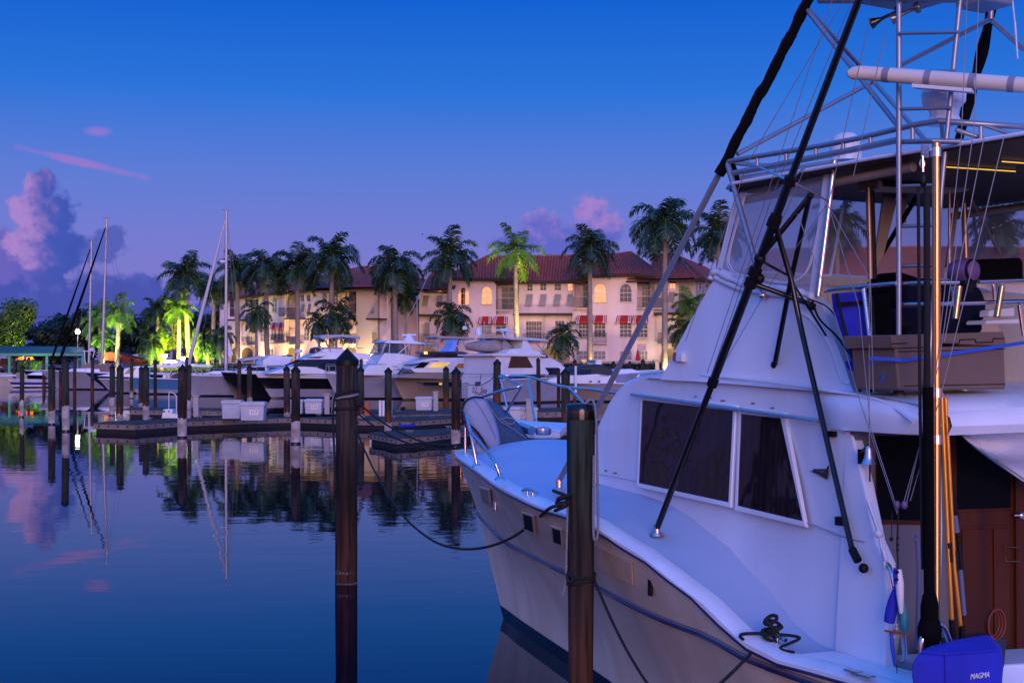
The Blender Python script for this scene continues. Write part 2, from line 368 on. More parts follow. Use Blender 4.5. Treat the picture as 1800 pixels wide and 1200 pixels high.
def text(name,body,size,mt,loc,xa,up,parent,ext=.002,shear=0,world=True):
    cu=bpy.data.curves.new(name,'FONT'); cu.body=body; cu.size=size; cu.extrude=ext; cu.align_x='CENTER'; cu.align_y='CENTER'; cu.shear=shear
    tmp=bpy.data.objects.new(name,cu); col.objects.link(tmp)
    dg=bpy.context.evaluated_depsgraph_get(); me=bpy.data.meshes.new_from_object(tmp.evaluated_get(dg))
    bpy.data.objects.remove(tmp)
    xa=V(xa).normalized(); up=V(up); up=(up-xa*up.dot(xa)).normalized(); n=xa.cross(up)
    M=Matrix((xa,up,n)).transposed().to_4x4(); M.translation=V(loc)
    me.transform(M); off=V((0,0,0))
    if world:
        p=parent
        while p: off=off+p.location; p=p.parent
    me.transform(Matrix.Translation(-off)); me.materials.clear(); me.materials.append(mt)
    for pp in me.polygons: pp.material_index=0
    o=bpy.data.objects.new(name,me); col.objects.link(o); o.parent=parent; return o
# ---------------------------------------------------------------- camera
cam=bpy.data.cameras.new('camera'); co=bpy.data.objects.new('camera',cam); col.objects.link(co)
co.location=(0,0,CH); co.rotation_euler=(math.radians(90),0,0); cam.lens=48; cam.sensor_width=36; cam.shift_y=31/1800; cam.clip_end=20000; cam.clip_start=.1
sc.camera=co
sc.cycles.use_adaptive_sampling=True; sc.cycles.adaptive_threshold=.02; sc.cycles.max_bounces=6; sc.cycles.diffuse_bounces=2; sc.cycles.transparent_max_bounces=10; sc.cycles.caustics_reflective=False; sc.cycles.caustics_refractive=False
sc.view_settings.view_transform='Standard'; sc.view_settings.look='None'; sc.view_settings.exposure=0; sc.view_settings.gamma=1
# ---------------------------------------------------------------- world: dusk sky
w=bpy.data.worlds.new('World'); sc.world=w; w.use_nodes=True; nt=w.node_tree; N=nt.nodes; L=nt.links
for n in list(N): N.remove(n)
out=N.new('ShaderNodeOutputWorld'); bg=N.new('ShaderNodeBackground'); L.new(bg.outputs[0],out.inputs[0])
tc=N.new('ShaderNodeTexCoord'); sp=N.new('ShaderNodeSeparateXYZ'); L.new(tc.outputs['Generated'],sp.inputs[0])
def mth(op,a,b=None,c=None,clamp=False):
    n=N.new('ShaderNodeMath'); n.operation=op; n.use_clamp=clamp
    for i,q in enumerate((a,b,c)):
        if q is None: continue
        if isinstance(q,(int,float)): n.inputs[i].default_value=q
        else: L.new(q,n.inputs[i])
    return n.outputs[0]
def rng(a,f0,f1,t0=0,t1=1,sm=True):
    n=N.new('ShaderNodeMapRange'); n.interpolation_type='SMOOTHSTEP' if sm else 'LINEAR'; n.clamp=True
    L.new(a,n.inputs[0])
    for i,q in zip((1,2,3,4),(f0,f1,t0,t1)): n.inputs[i].default_value=q
    return n.outputs[0]
def ramp(a,stops):
    n=N.new('ShaderNodeValToRGB'); e=n.color_ramp.elements
    while len(e)>1: e.remove(e[-1])
    e[0].position=stops[0][0]; e[0].color=(*stops[0][1],1)
    for p,c in stops[1:]:
        k=e.new(p); k.color=(*c,1)
    L.new(a,n.inputs[0]); return n.outputs[0]
def mix(f,a,b):
    n=N.new('ShaderNodeMix'); n.data_type='RGBA'
    if isinstance(f,(int,float)): n.inputs['Factor'].default_value=f
    else: L.new(f,n.inputs['Factor'])
    for k,q in (('A',a),('B',b)):
        if isinstance(q,tuple): n.inputs[k].default_value=(*q,1)
        else: L.new(q,n.inputs[k])
    return n.outputs['Result']
dx,dy,dz=sp.outputs
front=ramp(dz,[(0,srgb(122,106,190)),(.035,srgb(130,118,200)),(.08,srgb(120,124,208)),(.13,srgb(95,124,213)),(.19,srgb(44,116,218)),(.26,srgb(15,95,209)),(.36,(.03,.20,.85)),(.6,(.05,.31,1.35)),(1,(.05,.28,1.15))])
SM=(1.0)
back=ramp(dz,[(0,(1.7,.50,.06)),(.05,(1.5,.50,.16)),(.12,(.42,.46,1.2)),(.3,(.18,.46,1.75)),(.6,(.07,.35,1.45)),(1,(.05,.28,1.15))])
bf=rng(dy,.15,-.85)
skyc=mix(bf,front,back)
# clouds laid out by compass bearing and elevation
ys=mth('MAXIMUM',dy,.05)
CX=mth('MULTIPLY_ADD',mth('DIVIDE',dx,ys),2400,900)
CY=mth('SUBTRACT',631,mth('MULTIPLY',mth('DIVIDE',dz,ys),2400))
cmb=N.new('ShaderNodeCombineXYZ'); L.new(CX,cmb.inputs[0]); L.new(CY,cmb.inputs[1])
def fbm(scale,detail=8,rough=.55):
    n=N.new('ShaderNodeTexNoise'); n.inputs['Scale'].default_value=scale; n.inputs['Detail'].default_value=detail; n.inputs['Roughness'].default_value=rough
    L.new(cmb.outputs[0],n.inputs[0]); return n.outputs[0]
nA=fbm(.022); nB=fbm(.009,5)
nzc=mth('MULTIPLY_ADD',mth('SUBTRACT',nA,.5),1.25,mth('MULTIPLY',mth('SUBTRACT',nB,.5),.5))
def blob(cx,cy,rx,ry):
    a=mth('DIVIDE',mth('SUBTRACT',CX,cx),rx); b=mth('DIVIDE',mth('SUBTRACT',CY,cy),ry)
    return mth('SUBTRACT',1,mth('SQRT',mth('ADD',mth('MULTIPLY',a,a),mth('MULTIPLY',b,b))))
def union(bl):
    r=blob(*bl[0])
    for q in bl[1:]: r=mth('SMOOTH_MAX',r,blob(*q),.12)
    return r
def cloud(base,bl,lit,shade,litf,soft=.1,op=1.0,nscale=1.0):
    fld=mth('ADD',union(bl),mth('MULTIPLY',nzc,nscale)); mk=mth('MULTIPLY',rng(fld,0,soft),op)
    c=mix(litf,shade,lit)
    return mix(mth('MULTIPLY',mk,fr),base,c)
fr=rng(dy,.2,.4)
shade=srgb(62,84,176); shade2=srgb(74,92,182); lit=srgb(178,128,204)
# low bank, anvil puff, then the lit tower
lf0=rng(mth('ADD',nA,mth('MULTIPLY',CY,-.0018)),-.42,-.22)
c=cloud(skyc,[(20,505,120,95),(110,560,150,90),(250,535,75,60),(300,560,90,50),(195,520,60,40)],shade2,srgb(56,76,168),lf0,.34,.85,1.5)
c=cloud(c,[(196,420,34,30),(160,440,60,26),(178,432,30,24)],srgb(92,98,186),srgb(70,90,180),nA,.35,.9,1.5)
c=cloud(c,[(60,455,95,55),(100,440,60,42),(0,450,70,60)],srgb(108,100,190),srgb(60,84,176),rng(mth('ADD',mth('MULTIPLY',CX,-.012),mth('MULTIPLY',nA,1.6)),-.7,.6),.35,.9,1.2)
lf1=rng(mth('ADD',mth('MULTIPLY',CX,-.021),mth('ADD',mth('MULTIPLY',nA,2.2),mth('MULTIPLY',mth('SUBTRACT',fbm(.05),.5),1.6))),-1.15,.55)
c=cloud(c,[(72,330,34,44),(62,372,46,50),(90,385,52,52),(68,425,60,58)],srgb(168,132,204),srgb(66,88,180),lf1,.3,1,1.2)
lf2=rng(mth('ADD',mth('MULTIPLY',CY,-.016),mth('ADD',mth('MULTIPLY',nA,2.4),mth('MULTIPLY',mth('SUBTRACT',fbm(.05),.5),1.6))),-5.6,-4.4)
c=cloud(c,[(1040,366,36,34),(955,400,46,34),(1000,425,60,40),(905,425,48,26),(1060,405,40,40)],srgb(168,130,204),srgb(92,100,196),lf2,.4,.85,1.5)
st=mth('SUBTRACT',CY,mth('MULTIPLY_ADD',CX,.235,252))
wis=mth('SUBTRACT',1,mth('SQRT',mth('ADD',mth('POWER',mth('DIVIDE',st,9),2),mth('POWER',mth('DIVIDE',mth('SUBTRACT',CX,145),125),2))))
wis=mth('ADD',wis,mth('MULTIPLY',nzc,1.0))
c=mix(mth('MULTIPLY',mth('MULTIPLY',rng(wis,-.1,.7),fr),.6),c,srgb(170,120,200))
w2=mth('ADD',blob(172,231,34,12),mth('MULTIPLY',nzc,.8))
c=mix(mth('MULTIPLY',mth('MULTIPLY',rng(w2,0,.8),fr),.6),c,srgb(160,120,205))
L.new(c,bg.inputs[0]); bg.inputs[1].default_value=1.0
# one weak, very soft dusk sun low behind the camera
sl=bpy.data.lights.new('sun','SUN'); sl.energy=2.4; sl.angle=math.radians(36); sl.color=(1,.60,.58)
so=bpy.data.objects.new('sun',sl); col.objects.link(so); so.rotation_euler=V((-.10,.985,-.12)).to_track_quat('-Z','Y').to_euler()
def spot(loc,to,e,color,size=60,blend=.7,rad=.12):
    l=bpy.data.lights.new('spot_light','SPOT'); l.energy=e; l.color=color; l.spot_size=math.radians(size); l.spot_blend=blend; l.shadow_soft_size=rad
    o=bpy.data.objects.new('spot_light',l); col.objects.link(o); o.location=V(loc); o.rotation_euler=(V(to)-V(loc)).to_track_quat('-Z','Y').to_euler(); return o
def point(loc,e,color,rad=.15):
    l=bpy.data.lights.new('point_light','POINT'); l.energy=e; l.color=color; l.shadow_soft_size=rad
    o=bpy.data.objects.new('point_light',l); col.objects.link(o); o.location=V(loc); return o
# ---------------------------------------------------------------- water
def watermat():
    m=bpy.data.materials.new('calm_marina_water'); m.use_nodes=True; nt=m.node_tree; N=nt.nodes; L=nt.links; b=N['Principled BSDF']
    b.inputs['Base Color'].default_value=(.0008,.003,.012,1); b.inputs['Roughness'].default_value=.012; b.inputs['IOR'].default_value=1.34
    tc=N.new('ShaderNodeTexCoord'); mp=N.new('ShaderNodeMapping'); mp.inputs['Scale'].default_value=(.45,1.0,1); L.new(tc.outputs['Object'],mp.inputs[0])
    n1=N.new('ShaderNodeTexNoise'); n1.inputs['Scale'].default_value=1.1; n1.inputs['Detail'].default_value=3; L.new(mp.outputs[0],n1.inputs[0])
    n2=N.new('ShaderNodeTexNoise'); n2.inputs['Scale'].default_value=.25; n2.inputs['Detail'].default_value=2; L.new(mp.outputs[0],n2.inputs[0])
    n3=N.new('ShaderNodeTexNoise'); n3.inputs['Scale'].default_value=.035; n3.inputs['Detail'].default_value=2; L.new(mp.outputs[0],n3.inputs[0])
    mr=N.new('ShaderNodeMapRange'); mr.inputs[1].default_value=.4; mr.inputs[2].default_value=.62; L.new(n3.outputs[0],mr.inputs[0])
    ml=N.new('ShaderNodeMath'); ml.operation='MULTIPLY'; L.new(n1.outputs[0],ml.inputs[0]); L.new(mr.outputs[0],ml.inputs[1])
    bp=N.new('ShaderNodeBump'); bp.inputs['Strength'].default_value=1; bp.inputs['Distance'].default_value=.009; L.new(ml.outputs[0],bp.inputs['Height'])
    b2=N.new('ShaderNodeBump'); b2.inputs['Strength'].default_value=1; b2.inputs['Distance'].default_value=.004; L.new(n2.outputs[0],b2.inputs['Height']); L.new(bp.outputs[0],b2.inputs['Normal'])
    L.new(b2.outputs[0],b.inputs['Normal']); return m
mb=MB(); mb.quad((-3000,-400,0),(3000,-400,0),(3000,164,0),(-3000,164,0)); tag(mb.build('water',watermat(),fix=False),kind='structure')
# ================================================================ the sport-fishing yacht (boat frame: s aft of the bow tip, t to port, z up)
BO=V((-.731,18.46,0)); BA=V((.5,-.8660254,0)); BT=V((-.8660254,-.5,0))
def BW(s,t,z): return BO+BA*s+BT*t+V((0,0,z))
CB=(V((0,0,CH))-BO); CBs=(CB.dot(BA),CB.dot(BT),CH)
def bray(x,y):
    d=V(((x-900)/F,1,-(y-HY)/F)); return (d.dot(BA),d.dot(BT),d.z)
def BPL(x,y,n,d):
    D=bray(x,y); k=(d-sum(a*b for a,b in zip(n,CBs)))/sum(a*b for a,b in zip(n,D))
    return tuple(CBs[i]+k*D[i] for i in range(3))
def BL(x,y,s=None,t=None,z=None):
    if s is not None: return BPL(x,y,(1,0,0),s)
    if t is not None: return BPL(x,y,(0,1,0),t)
    return BPL(x,y,(0,0,1),z)
def BP(x,y,**k): return BW(*BL(x,y,**k))
HN=(-.133,1,.07); HD=1.27-.133*5.3+.07*1.9
FN=(-.05,1,.12); FD=1.40-.05*6+.12*3.1
def HS(x,y,o=0): return BPL(x,y,HN,HD+o)
def FS(x,y,o=0): return BPL(x,y,FN,FD+o)
def W_(p): return BW(*p)
def mir(p): return (p[0],-p[1],p[2])
yacht=empty('sportfishing_yacht',BW(7,0,0),'large white sportfishing yacht with cream hull and tuna tower filling the right side','yacht')
def yb(mb,name,m,parent=None,**k): return mb.build(name,m,parent or yacht,**k)
TD=[(0,0),(.1,.075),(.3,.19),(.6,.34),(1,.54),(1.75,.87),(2.5,1.17),(3.5,1.52),(4.5,1.83),(5.5,2.05),(6.5,2.19),(7.5,2.27),(8.7,2.29),(11,2.25),(13.8,2.05)]
TR=[(.55,0),(.9,.12),(1.5,.32),(2.7,.76),(3.6,1.04),(4.9,1.38),(5.9,1.66),(7,1.96),(7.75,2.10),(8.6,2.24),(11,2.22),(13.8,2.0)]
TWL=[(1.26,0),(1.5,.06),(2.1,.24),(3.1,.5),(4.2,.78),(5.2,1.05),(6.5,1.38),(8,1.68),(10,1.9),(13.8,1.85)]
def zsolve(px,tab):
    out=[]
    for x,y in px:
        best=None
        for i in range(60,230):
            z=i*.01; q=BL(x,y,z=z); e=abs(q[1]-smi(tab,q[0]))
            if q[0]>tab[0][0] and (best is None or e<best[0]): best=(e,q[0],z)
        out.append(best[1:])
    return sorted(out)
ZD=[(0,2.02),(1.0,2.05)]+[q for q in zsolve([(887,864),(920,880),(953,896),(995,910),(1047,933),(1107,970),(1153,1000),(1187,1027),(1227,1060),(1267,1097),(1300,1128)],TD) if q[0]>1.5]
ZD=[ZD[0],(2.5,2.06)]+[q for q in ZD[2:] if q[0]>3.5]+[(9.0,1.2),(9.6,1.2),(13.8,1.15)]
ZRq=zsolve([(892,951),(927,970),(997,1003),(1053,1030),(1120,1063),(1187,1093),(1253,1118)],TR)
ZR=[(.55,1.30),(1.4,1.22)]+[q for q in ZRq if q[0]>2]+[(8.75,1.17),(9.6,1.14),(13.8,1.05)]
td=lambda s:smi(TD,s); tr=lambda s:smi(TR,s); tw=lambda s:smi(TWL,s); zd=lambda s:smi(ZD,s); zr=lambda s:min(smi(ZR,s),zd(s)-.03)
KS=[(k/60.0)**1.7 for k in range(61)]
def hull_rows(sg):
    rows=[]
    for k in KS:
        s0=13.8*k; s1=.55+13.25*k; s2=1.26+12.54*k
        a=(s0,sg*td(s0),zd(s0)); b=(s1,sg*tr(s1),zr(s1)); c=(s2,sg*tw(s2),0.0); d=(s2+.35,sg*tw(s2+.0)*.72,-.55)
        r=[]
        for i in range(5):
            f=i/4; r.append(tuple(a[j]+(b[j]-a[j])*f for j in range(3)))
        for i in range(1,8):
            f=i/7; p=[b[j]+(c[j]-b[j])*f for j in range(3)]
            p[1]-=sg*.07*math.sin(math.pi*f)*min(1,abs(p[1])*1.2)*max(0,1-k*1.3)*2; r.append(tuple(p))
        r.append(d); rows.append([W_(p) for p in r])
    return rows
mb=MB()
mb.grid(hull_rows(1)); mb.grid(hull_rows(-1))
A=hull_rows(1)[-1]; Bq=hull_rows(-1)[-1]; mb.add(A+Bq,[(i,i+1,i+1+len(A),i+len(A)) for i in range(len(A)-1)])
hull=yb(mb,'hull',CREAM,smooth=40)
# boot top
for sg in (1,-1):
    mb=MB(); rows=[]
    for k in KS:
        s2=1.26+12.54*k; s1=.55+13.25*k
        pts=[]
        for h in (.16,.09,-.02):
            f=1-h/max(.2,zr(s1)); 
            p=[(s1,sg*tr(s1),zr(s1))[j]+((s2,sg*tw(s2),0)[j]-(s1,sg*tr(s1),zr(s1))[j])*f for j in range(3)]
            p[1]-=sg*.07*math.sin(math.pi*min(f,1))*min(1,abs(p[1])*1.2)*max(0,1-k*1.3)*2
            p[1]+=sg*.008; p[0]-=.006*(1-k); pts.append(W_(p))
        rows.append(pts)
    mb.grid(rows); yb(mb,'boot_stripe',BOOT,hull,smooth=40)
# rub rails: chrome topped strips along knuckle and sheer
for sg in (1,-1):
    for f,z,o,r,nm,mt in ((tr,zr,.012,.014,'rub_rail',RUBR),(td,zd,.010,.016,'sheer_strip',NAVYSTR)):
        s0=.55 if f is tr else 0
        pts=[W_((s0+(13.8-s0)*k,sg*(f(s0+(13.8-s0)*k)+o),z(s0+(13.8-s0)*k))) for k in KS]
        mb=MB(); mb.tube(pts,r,6); 
        if f is tr:
            yb(mb,nm,mt,hull,smooth=60); mb=MB(); mb.tube([p+V((0,0,-.022)) for p in pts],.02,6); yb(mb,'rub_stripe',NAVYSTR,hull,smooth=60)
        else: yb(mb,nm,mt,hull,smooth=60)
# covering board / toe rail (white), and deck with crown
def crown(s): return .24*min(1,s/2.2) if s<7 else .24*max(0,1-(s-7)/1.5)
def deckz(s,t):
    T=max(.05,td(s)-.2); q=min(1,abs(t)/T); return zd(s)+.035+crown(s)*(1-q*q)**1.0
ks2=[(k/44.0)**1.6 for k in range(45)]
mb=MB()
for sg in (1,-1):
    rows=[]
    for k in ks2:
        s=13.8*k; T=td(s); z=zd(s); i1=min(T,.04); i2=min(T*.6,.12); i3=min(T*.9,.15)
        si=s+.05*(1-k*2) if k<.5 else s
        rows.append([W_((s,sg*(T+.018),z)),W_((s,sg*(T+.02),z+.035)),W_((si,sg*(T-i1*.6),z+.062)),W_((si+.1*max(0,1-k*8),sg*(T-i2),z+.074)),W_((si+.13*max(0,1-k*8),sg*(T-i2*1.1),z+.07)),W_((si+.16*max(0,1-k*8),sg*(T-i3),z+.03))])
    mb.grid(rows)
yb(mb,'toe_rail',GEL,smooth=32)
mb=MB(); rows=[]
for k in ks2:
    s=.12+9.1*k; T=max(.02,td(s)-.13)
    rows.append([W_((s,T*j/10,deckz(s,T*j/10))) for j in range(-10,11)])
mb.grid(rows); yb(mb,'foredeck',DECK,smooth=60)
# cockpit: sole, transom, coaming
mb=MB(); mb.prism([W_((9.2,1.9,.55)),W_((13.6,1.85,.55)),W_((13.6,-1.85,.55)),W_((9.2,-1.9,.55))],(0,0,.05)); yb(mb,'cockpit_sole',GEL)
mb=MB()
for sg in (1,-1):
    rows=[]
    for i in range(16):
        s=9.2+4.5*i/15; rows.append([W_((s,sg*(td(s)-.02),1.22)),W_((s,sg*(td(s)-.12),1.27)),W_((s,sg*(td(s)-.42),1.26)),W_((s,sg*(td(s)-.46),1.2)),W_((s,sg*(td(s)-.46),.6))])
    mb.grid(rows)
mb.prism([W_((13.5,2.0,.6)),W_((13.8,2.0,.6)),W_((13.8,2.0,1.25)),W_((13.5,2.0,1.25))],BT*-4.0)
yb(mb,'cockpit_coaming',GEL,smooth=50)
# ---- deckhouse body
def mbody(name,port,m,parent=None,smooth=35,bevel=.03,seg=3,inner=None):
    mb=MB(); A=[W_(p) for p in port]; B=[W_(mir(p)) for p in port]; mb.bridge(A,B); return yb(mb,name,m,parent,smooth=0,bevel=bevel,seg=seg)
def onH(s,z,o=0): return (s,(HD+o+.133*s-.07*z),z)
out=[onH(4.55,1.3),onH(4.70,1.97),onH(5.18,2.63),onH(5.40,2.88),onH(5.56,3.0),onH(5.76,3.1),onH(6.05,3.16),onH(6.5,3.17),onH(7.7,3.12),onH(8.9,3.06),(9.25,onH(9.25,3.0)[1],3.04),(9.22,onH(9.22,2.77)[1],2.78),onH(9.2,1.0),(9.2,1.7,.55),(6,1.3,.55)]
house=mbody('deckhouse',out,GEL,bevel=.05,seg=4)
# side wing aft of the bulkhead, swept edge
mb=MB(); wg=[onH(9.16,2.78),onH(9.24,2.77),onH(9.4,2.45),onH(9.56,2.07),onH(9.68,1.93),onH(9.72,1.6),onH(9.72,1.24),onH(9.6,1.1),onH(9.16,1.1)]
for sg in (1,-1):
    q=[W_((p[0],sg*p[1],p[2])) for p in wg]; mb.prism(q,BT*(-.1*sg))
yb(mb,'side_wing',GEL,house,bevel=.02,seg=3,each=True)
# brow moulding and FB deck slab with overhang
mb=MB()
ov=[(5.9,1.2,3.10),(6.3,1.36,3.13),(7.7,1.56,3.10),(9.1,1.74,3.06),(9.6,1.78,3.04),(9.85,1.74,3.0),(9.98,1.66,2.93),(10.0,1.62,2.83)]
rows=[]
for p in ov:
    rows.append([W_((p[0],p[1]*j/6,p[2]+.03*(1-(j/6)**2))) for j in range(-6,7)])
mb.grid(rows)
# rounded side skirt of the overhang
skirt=[]
for i in range(13):
    a=i/12; s=8.6+1.4*a; 
    T=interp([(8.6,1.66),(9.1,1.74),(9.6,1.78),(9.85,1.76),(10,1.62)],s); zt=interp([(8.6,3.07),(9.1,3.06),(9.6,3.04),(9.85,3.0),(10,2.93)],s)
    zb=2.80
    g_=min(1,a/.5); g_=g_*g_*(3-2*g_); Hs_=HD+.133*s-.07*2.9; q_=-.03*(1-g_)
    skirt.append([W_((s,T*.97,zt)),W_((s,(Hs_+.02)*(1-g_)+(T+.03)*g_+q_,zt-.05)),W_((s,Hs_*(1-g_)+(T+.05)*g_+q_,(zt+zb)/2)),W_((s,Hs_*(1-g_)+(T+.02)*g_+q_,zb)),W_((s,T-.25,zb-.01))])
mb.grid(skirt)
aft=[]
for j in range(-6,7):
    t=1.64*j/6; aft.append([W_((9.98,t,2.95+.03*(1-(j/6)**2))),W_((10.04,t,2.92)),W_((10.06,t,2.86)),W_((10.02,t,2.80)),W_((9.9,t,2.79))])
mb.grid(aft)
mb.quad(W_((9.15,1.8,2.795)),W_((9.95,1.7,2.795)),W_((9.95,-1.7,2.795)),W_((9.15,-1.8,2.795)))
slab=yb(mb,'flybridge_deck',GEL,smooth=50)
mb=MB(); pts=[HS(x,y,.012) for x,y in ((1127,657),(1171,653),(1240,660),(1300,665),(1400,677),(1475,689),(1520,697),(1550,705),(1580,722),(1606,742))]
mb.tube([W_(p) for p in spline([V(p) for p in pts],4)],.014,6); yb(mb,'brow_moulding',GEL,slab,smooth=70)
# windows
def hwin(q,name):
    fr=MB(); ring=[HS(x,y,.0) for x,y in q]; c=[sum(p[i] for p in ring)/4 for i in range(3)]
    def sc_(p,k,o): 
        dx=(p[0]-c[0]);dz=p[2]-c[2]; kk=k
        s=p[0]+math.copysign(kk,dx); z=p[2]+math.copysign(kk,dz); return W_(onH(s,z,o))
    A=[sc_(p,.045,.0) for p in ring]; A2=[sc_(p,.040,.03) for p in ring]; Bi=[sc_(p,.0,.03) for p in ring]; B0=[sc_(p,-.004,.002) for p in ring]
    for X,Y in ((A,A2),(A2,Bi),(Bi,B0)): fr.add(X+Y,[(i,(i+1)%4,(i+1)%4+4,i+4) for i in range(4)])
    f=yb(fr,name,GEL,house,bevel=.006,seg=2)
    cu=MB(); n=40; s0=min(p[0] for p in ring)+.0; s1=max(p[0] for p in ring)
    zt0=max(p[2] for p in ring)-.0; zb0=min(p[2] for p in ring)
    def edge(s):   # clip to the slanted quad
        zs=[]
        for a,b in zip(ring,ring[1:]+ring[:1]):
            if (a[0]-s)*(b[0]-s)<=0 and abs(a[0]-b[0])>1e-6:
                zs.append(a[2]+(b[2]-a[2])*(s-a[0])/(b[0]-a[0]))
        return (min(zs),max(zs)) if len(zs)>1 else (zb0,zt0)
    rows=[]
    for i in range(n*3+1):
        s=s0+(s1-s0)*i/(n*3); zb,zt=edge(min(max(s,s0+.01),s1-.01)); o=.012+.009*math.sin(i*.62+1.6*math.sin(i*.17))
        rows.append([W_(onH(s,zb,o)),W_(onH(s,zt,o))])
    cu.grid(rows); yb(cu,'curtain',CURT,f,smooth=80,fix=False)
    gl=MB(); gl.add([sc_(p,.002,.026) for p in ring],[(0,1,2,3)]); yb(gl,'pane',SMOKE,f)
hwin([(1133,703),(1293,722),(1285,882),(1127,848)],'window')
hwin([(1307,727),(1377,735),(1416,915),(1301,888)],'window')
mb=MB(); mb.tube([W_(HS(1110,693,.07)),W_(HS(1275,716,.07)),W_(HS(1440,740,.07))],.017,8)
for x,y in ((1117,694),(1300,719),(1436,739)): mb.tube([W_(HS(x,y,.0)),W_(HS(x,y,.07))],.012,6)
yb(mb,'grab_rail',CHROME,smooth=60)
# maker's emblem: a sail-like flourish
mb=MB(); em=[(1424,827),(1436,828),(1449,829),(1458,817),(1454,842),(1440,834)]
mb.prism([W_(HS(x,y,.004)) for x,y in em],BT*.008)
for i in range(6):
    x=1430+i*3.6; mb.prism([W_(HS(x,828,.004)),W_(HS(x+2,828,.004)),W_(HS(x+2.6,823.5,.004)),W_(HS(x+.8,823.5,.004))],BT*.008)
yb(mb,'emblem',BLACKG,house)
# side light on fairing
def fp(x,y,o=0): return W_(FS(x,y,o))
mb=MB(); mb.prism([fp(1196,619),fp(1207,620),fp(1207,636),fp(1195,635)],BT*.05); so_=yb(mb,'side_light',WHT,bevel=.008)
mb=MB(); mb.prism([fp(1190,619),fp(1196,619),fp(1195,635),fp(1189,634)],BT*.045); yb(mb,'red_lens',REDP,so_,bevel=.005)
# ---- flybridge fairing
def onF(s,z,o=0): return (s,FD+o+.05*s-.12*z,z)
fo=[onF(6.55,3.12),onF(6.91,3.6),onF(7.2,3.95),onF(7.27,4.03),onF(7.66,3.94),onF(8.2,3.87),onF(8.54,3.77),onF(8.64,3.71),onF(8.8,3.47),onF(8.95,3.26),onF(9.08,3.05)]
mb=MB()
for sg in (1,-1):
    mb.prism([W_((p[0],sg*p[1],p[2])) for p in fo],BT*(-.09*sg))
fr_=[(6.55,3.12),(6.91,3.6),(7.2,3.95),(7.27,4.03)]
A=[W_(onF(s,z)) for s,z in fr_]; B=[W_(mir(onF(s,z))) for s,z in fr_]
mb.add(A+B,[(i,i+1,i+5,i+4) for i in range(3)])
fair=yb(mb,'flybridge_fairing',GEL,bevel=.025,seg=3)
mb=MB(); mb.prism([W_((7.3,1.2,3.1)),W_((7.3,1.2,3.95)),W_((8.0,1.2,3.9)),W_((8.15,1.2,3.1))],BT*-2.4); yb(mb,'console',BEIGE,fair,bevel=.05)
# moulded arc on fairing side + bunched canvas hem under the enclosure
mb=MB(); mb.tube([fp(x,y,.0) for x,y in ((1400,545),(1425,560),(1450,590),(1468,630),(1480,672),(1494,675))],.012,6); yb(mb,'moulded_rib',GEL,fair,smooth=70)
hem=[(1249,492),(1258,478),(1300,497),(1350,505),(1400,513),(1432,523)]
mb=MB(); mb.tube(spline([fp(x,y,.015) for x,y in hem],5),[.028+.012*math.sin(i*1.9) for i in range(26)],8); mb.tube(spline([fp(x,y+10,.012) for x,y in hem[1:]],5),.024,8)
yb(mb,'canvas_hem',TARP,fair,smooth=80)
# clear enclosure: side panels, front panels
def panel(name,pts3,frame_w,r=.018):
    g=MB(); g.poly([W_(p) for p in pts3]); o=yb(g,name,VIN,fair)
    m=MB(); m.tube([W_(p) for p in pts3],r,6,closed=True); yb(m,'panel_frame',TARP,o,smooth=60); return o
sp_=[FS(1262,475),FS(1304,310),FS(1463,286),FS(1432,524),FS(1350,508)]
for sg in (1,-1): panel('side_panel',[(p[0],sg*p[1],p[2]) for p in sp_],.02)
a0=FS(1262,475);a1=FS(1304,310)
panel('front_panel',[a0,a1,(a1[0]-.08,0,a1[2]+.03),(a0[0]-.1,0,a0[2])],.02); panel('front_panel',[mir(a0),mir(a1),(a1[0]-.08,0,a1[2]+.03),(a0[0]-.1,0,a0[2])],.02)
# rounded zipper seam and white hem bands of the panel
mb=MB(); zs=[(1312,338),(1294,400),(1282,450),(1284,468),(1298,482),(1340,490),(1380,496),(1402,492),(1420,475),(1432,440),(1446,370),(1454,300)]
mb.tube(spline([fp(x,y,.008) for x,y in zs],4),.007,6); mb.tube(spline([fp(x-3,y+2,.008) for x,y in zs],4),.006,6); yb(mb,'zipper_seam',TARP,fair,smooth=70)
mb=MB()
for q in (((1302,306),(1460,282),(1458,294),(1301,320)),((1450,292),(1464,288),(1436,520),(1424,512)),((1262,475),(1300,340),(1303,342),(1268,478)),((1262,470),(1350,500),(1430,514),(1430,524),(1350,511),(1262,482))):
    mb.prism([fp(x,y,.004) for x,y in q],BT*.006)
yb(mb,'panel_border',TARP,fair)
mb=MB(); mb.tube([fp(1467,282,.03),fp(1438,520,.03)],.02,8); mb.tube([W_(mir(FS(1467,282,.03))),W_(mir(FS(1438,520,.03)))],.02,8); yb(mb,'enclosure_post',CHROME,smooth=60,each=True)
# ---- hardtop
mb=MB(); ht=[(7.3,1.30),(7.55,1.46),(9.2,1.50),(10.6,1.44),(10.9,1.3)]
Lp=[W_((s,t,4.72+.0*s)) for s,t in ht]+[W_((s,-t,4.72)) for s,t in ht[::-1]]
mb.prism(Lp,(0,0,.03),0); top=yb(mb,'hardtop',GEL,bevel=.02)
mb=MB(); mb.prism([p+V((0,0,-.015))+((W_((9.1,0,4.7))-p).normalized()*.035) for p in Lp],(0,0,.012)); yb(mb,'hardtop_liner',HTUND,top)
mb=MB(); mb.prism([W_((s,t*.6,4.752)) for s,t in ht]+[W_((s,-t*.6,4.752)) for s,t in ht[::-1]],(0,0,.03)); yb(mb,'roof_crown',GEL,top,bevel=.04)
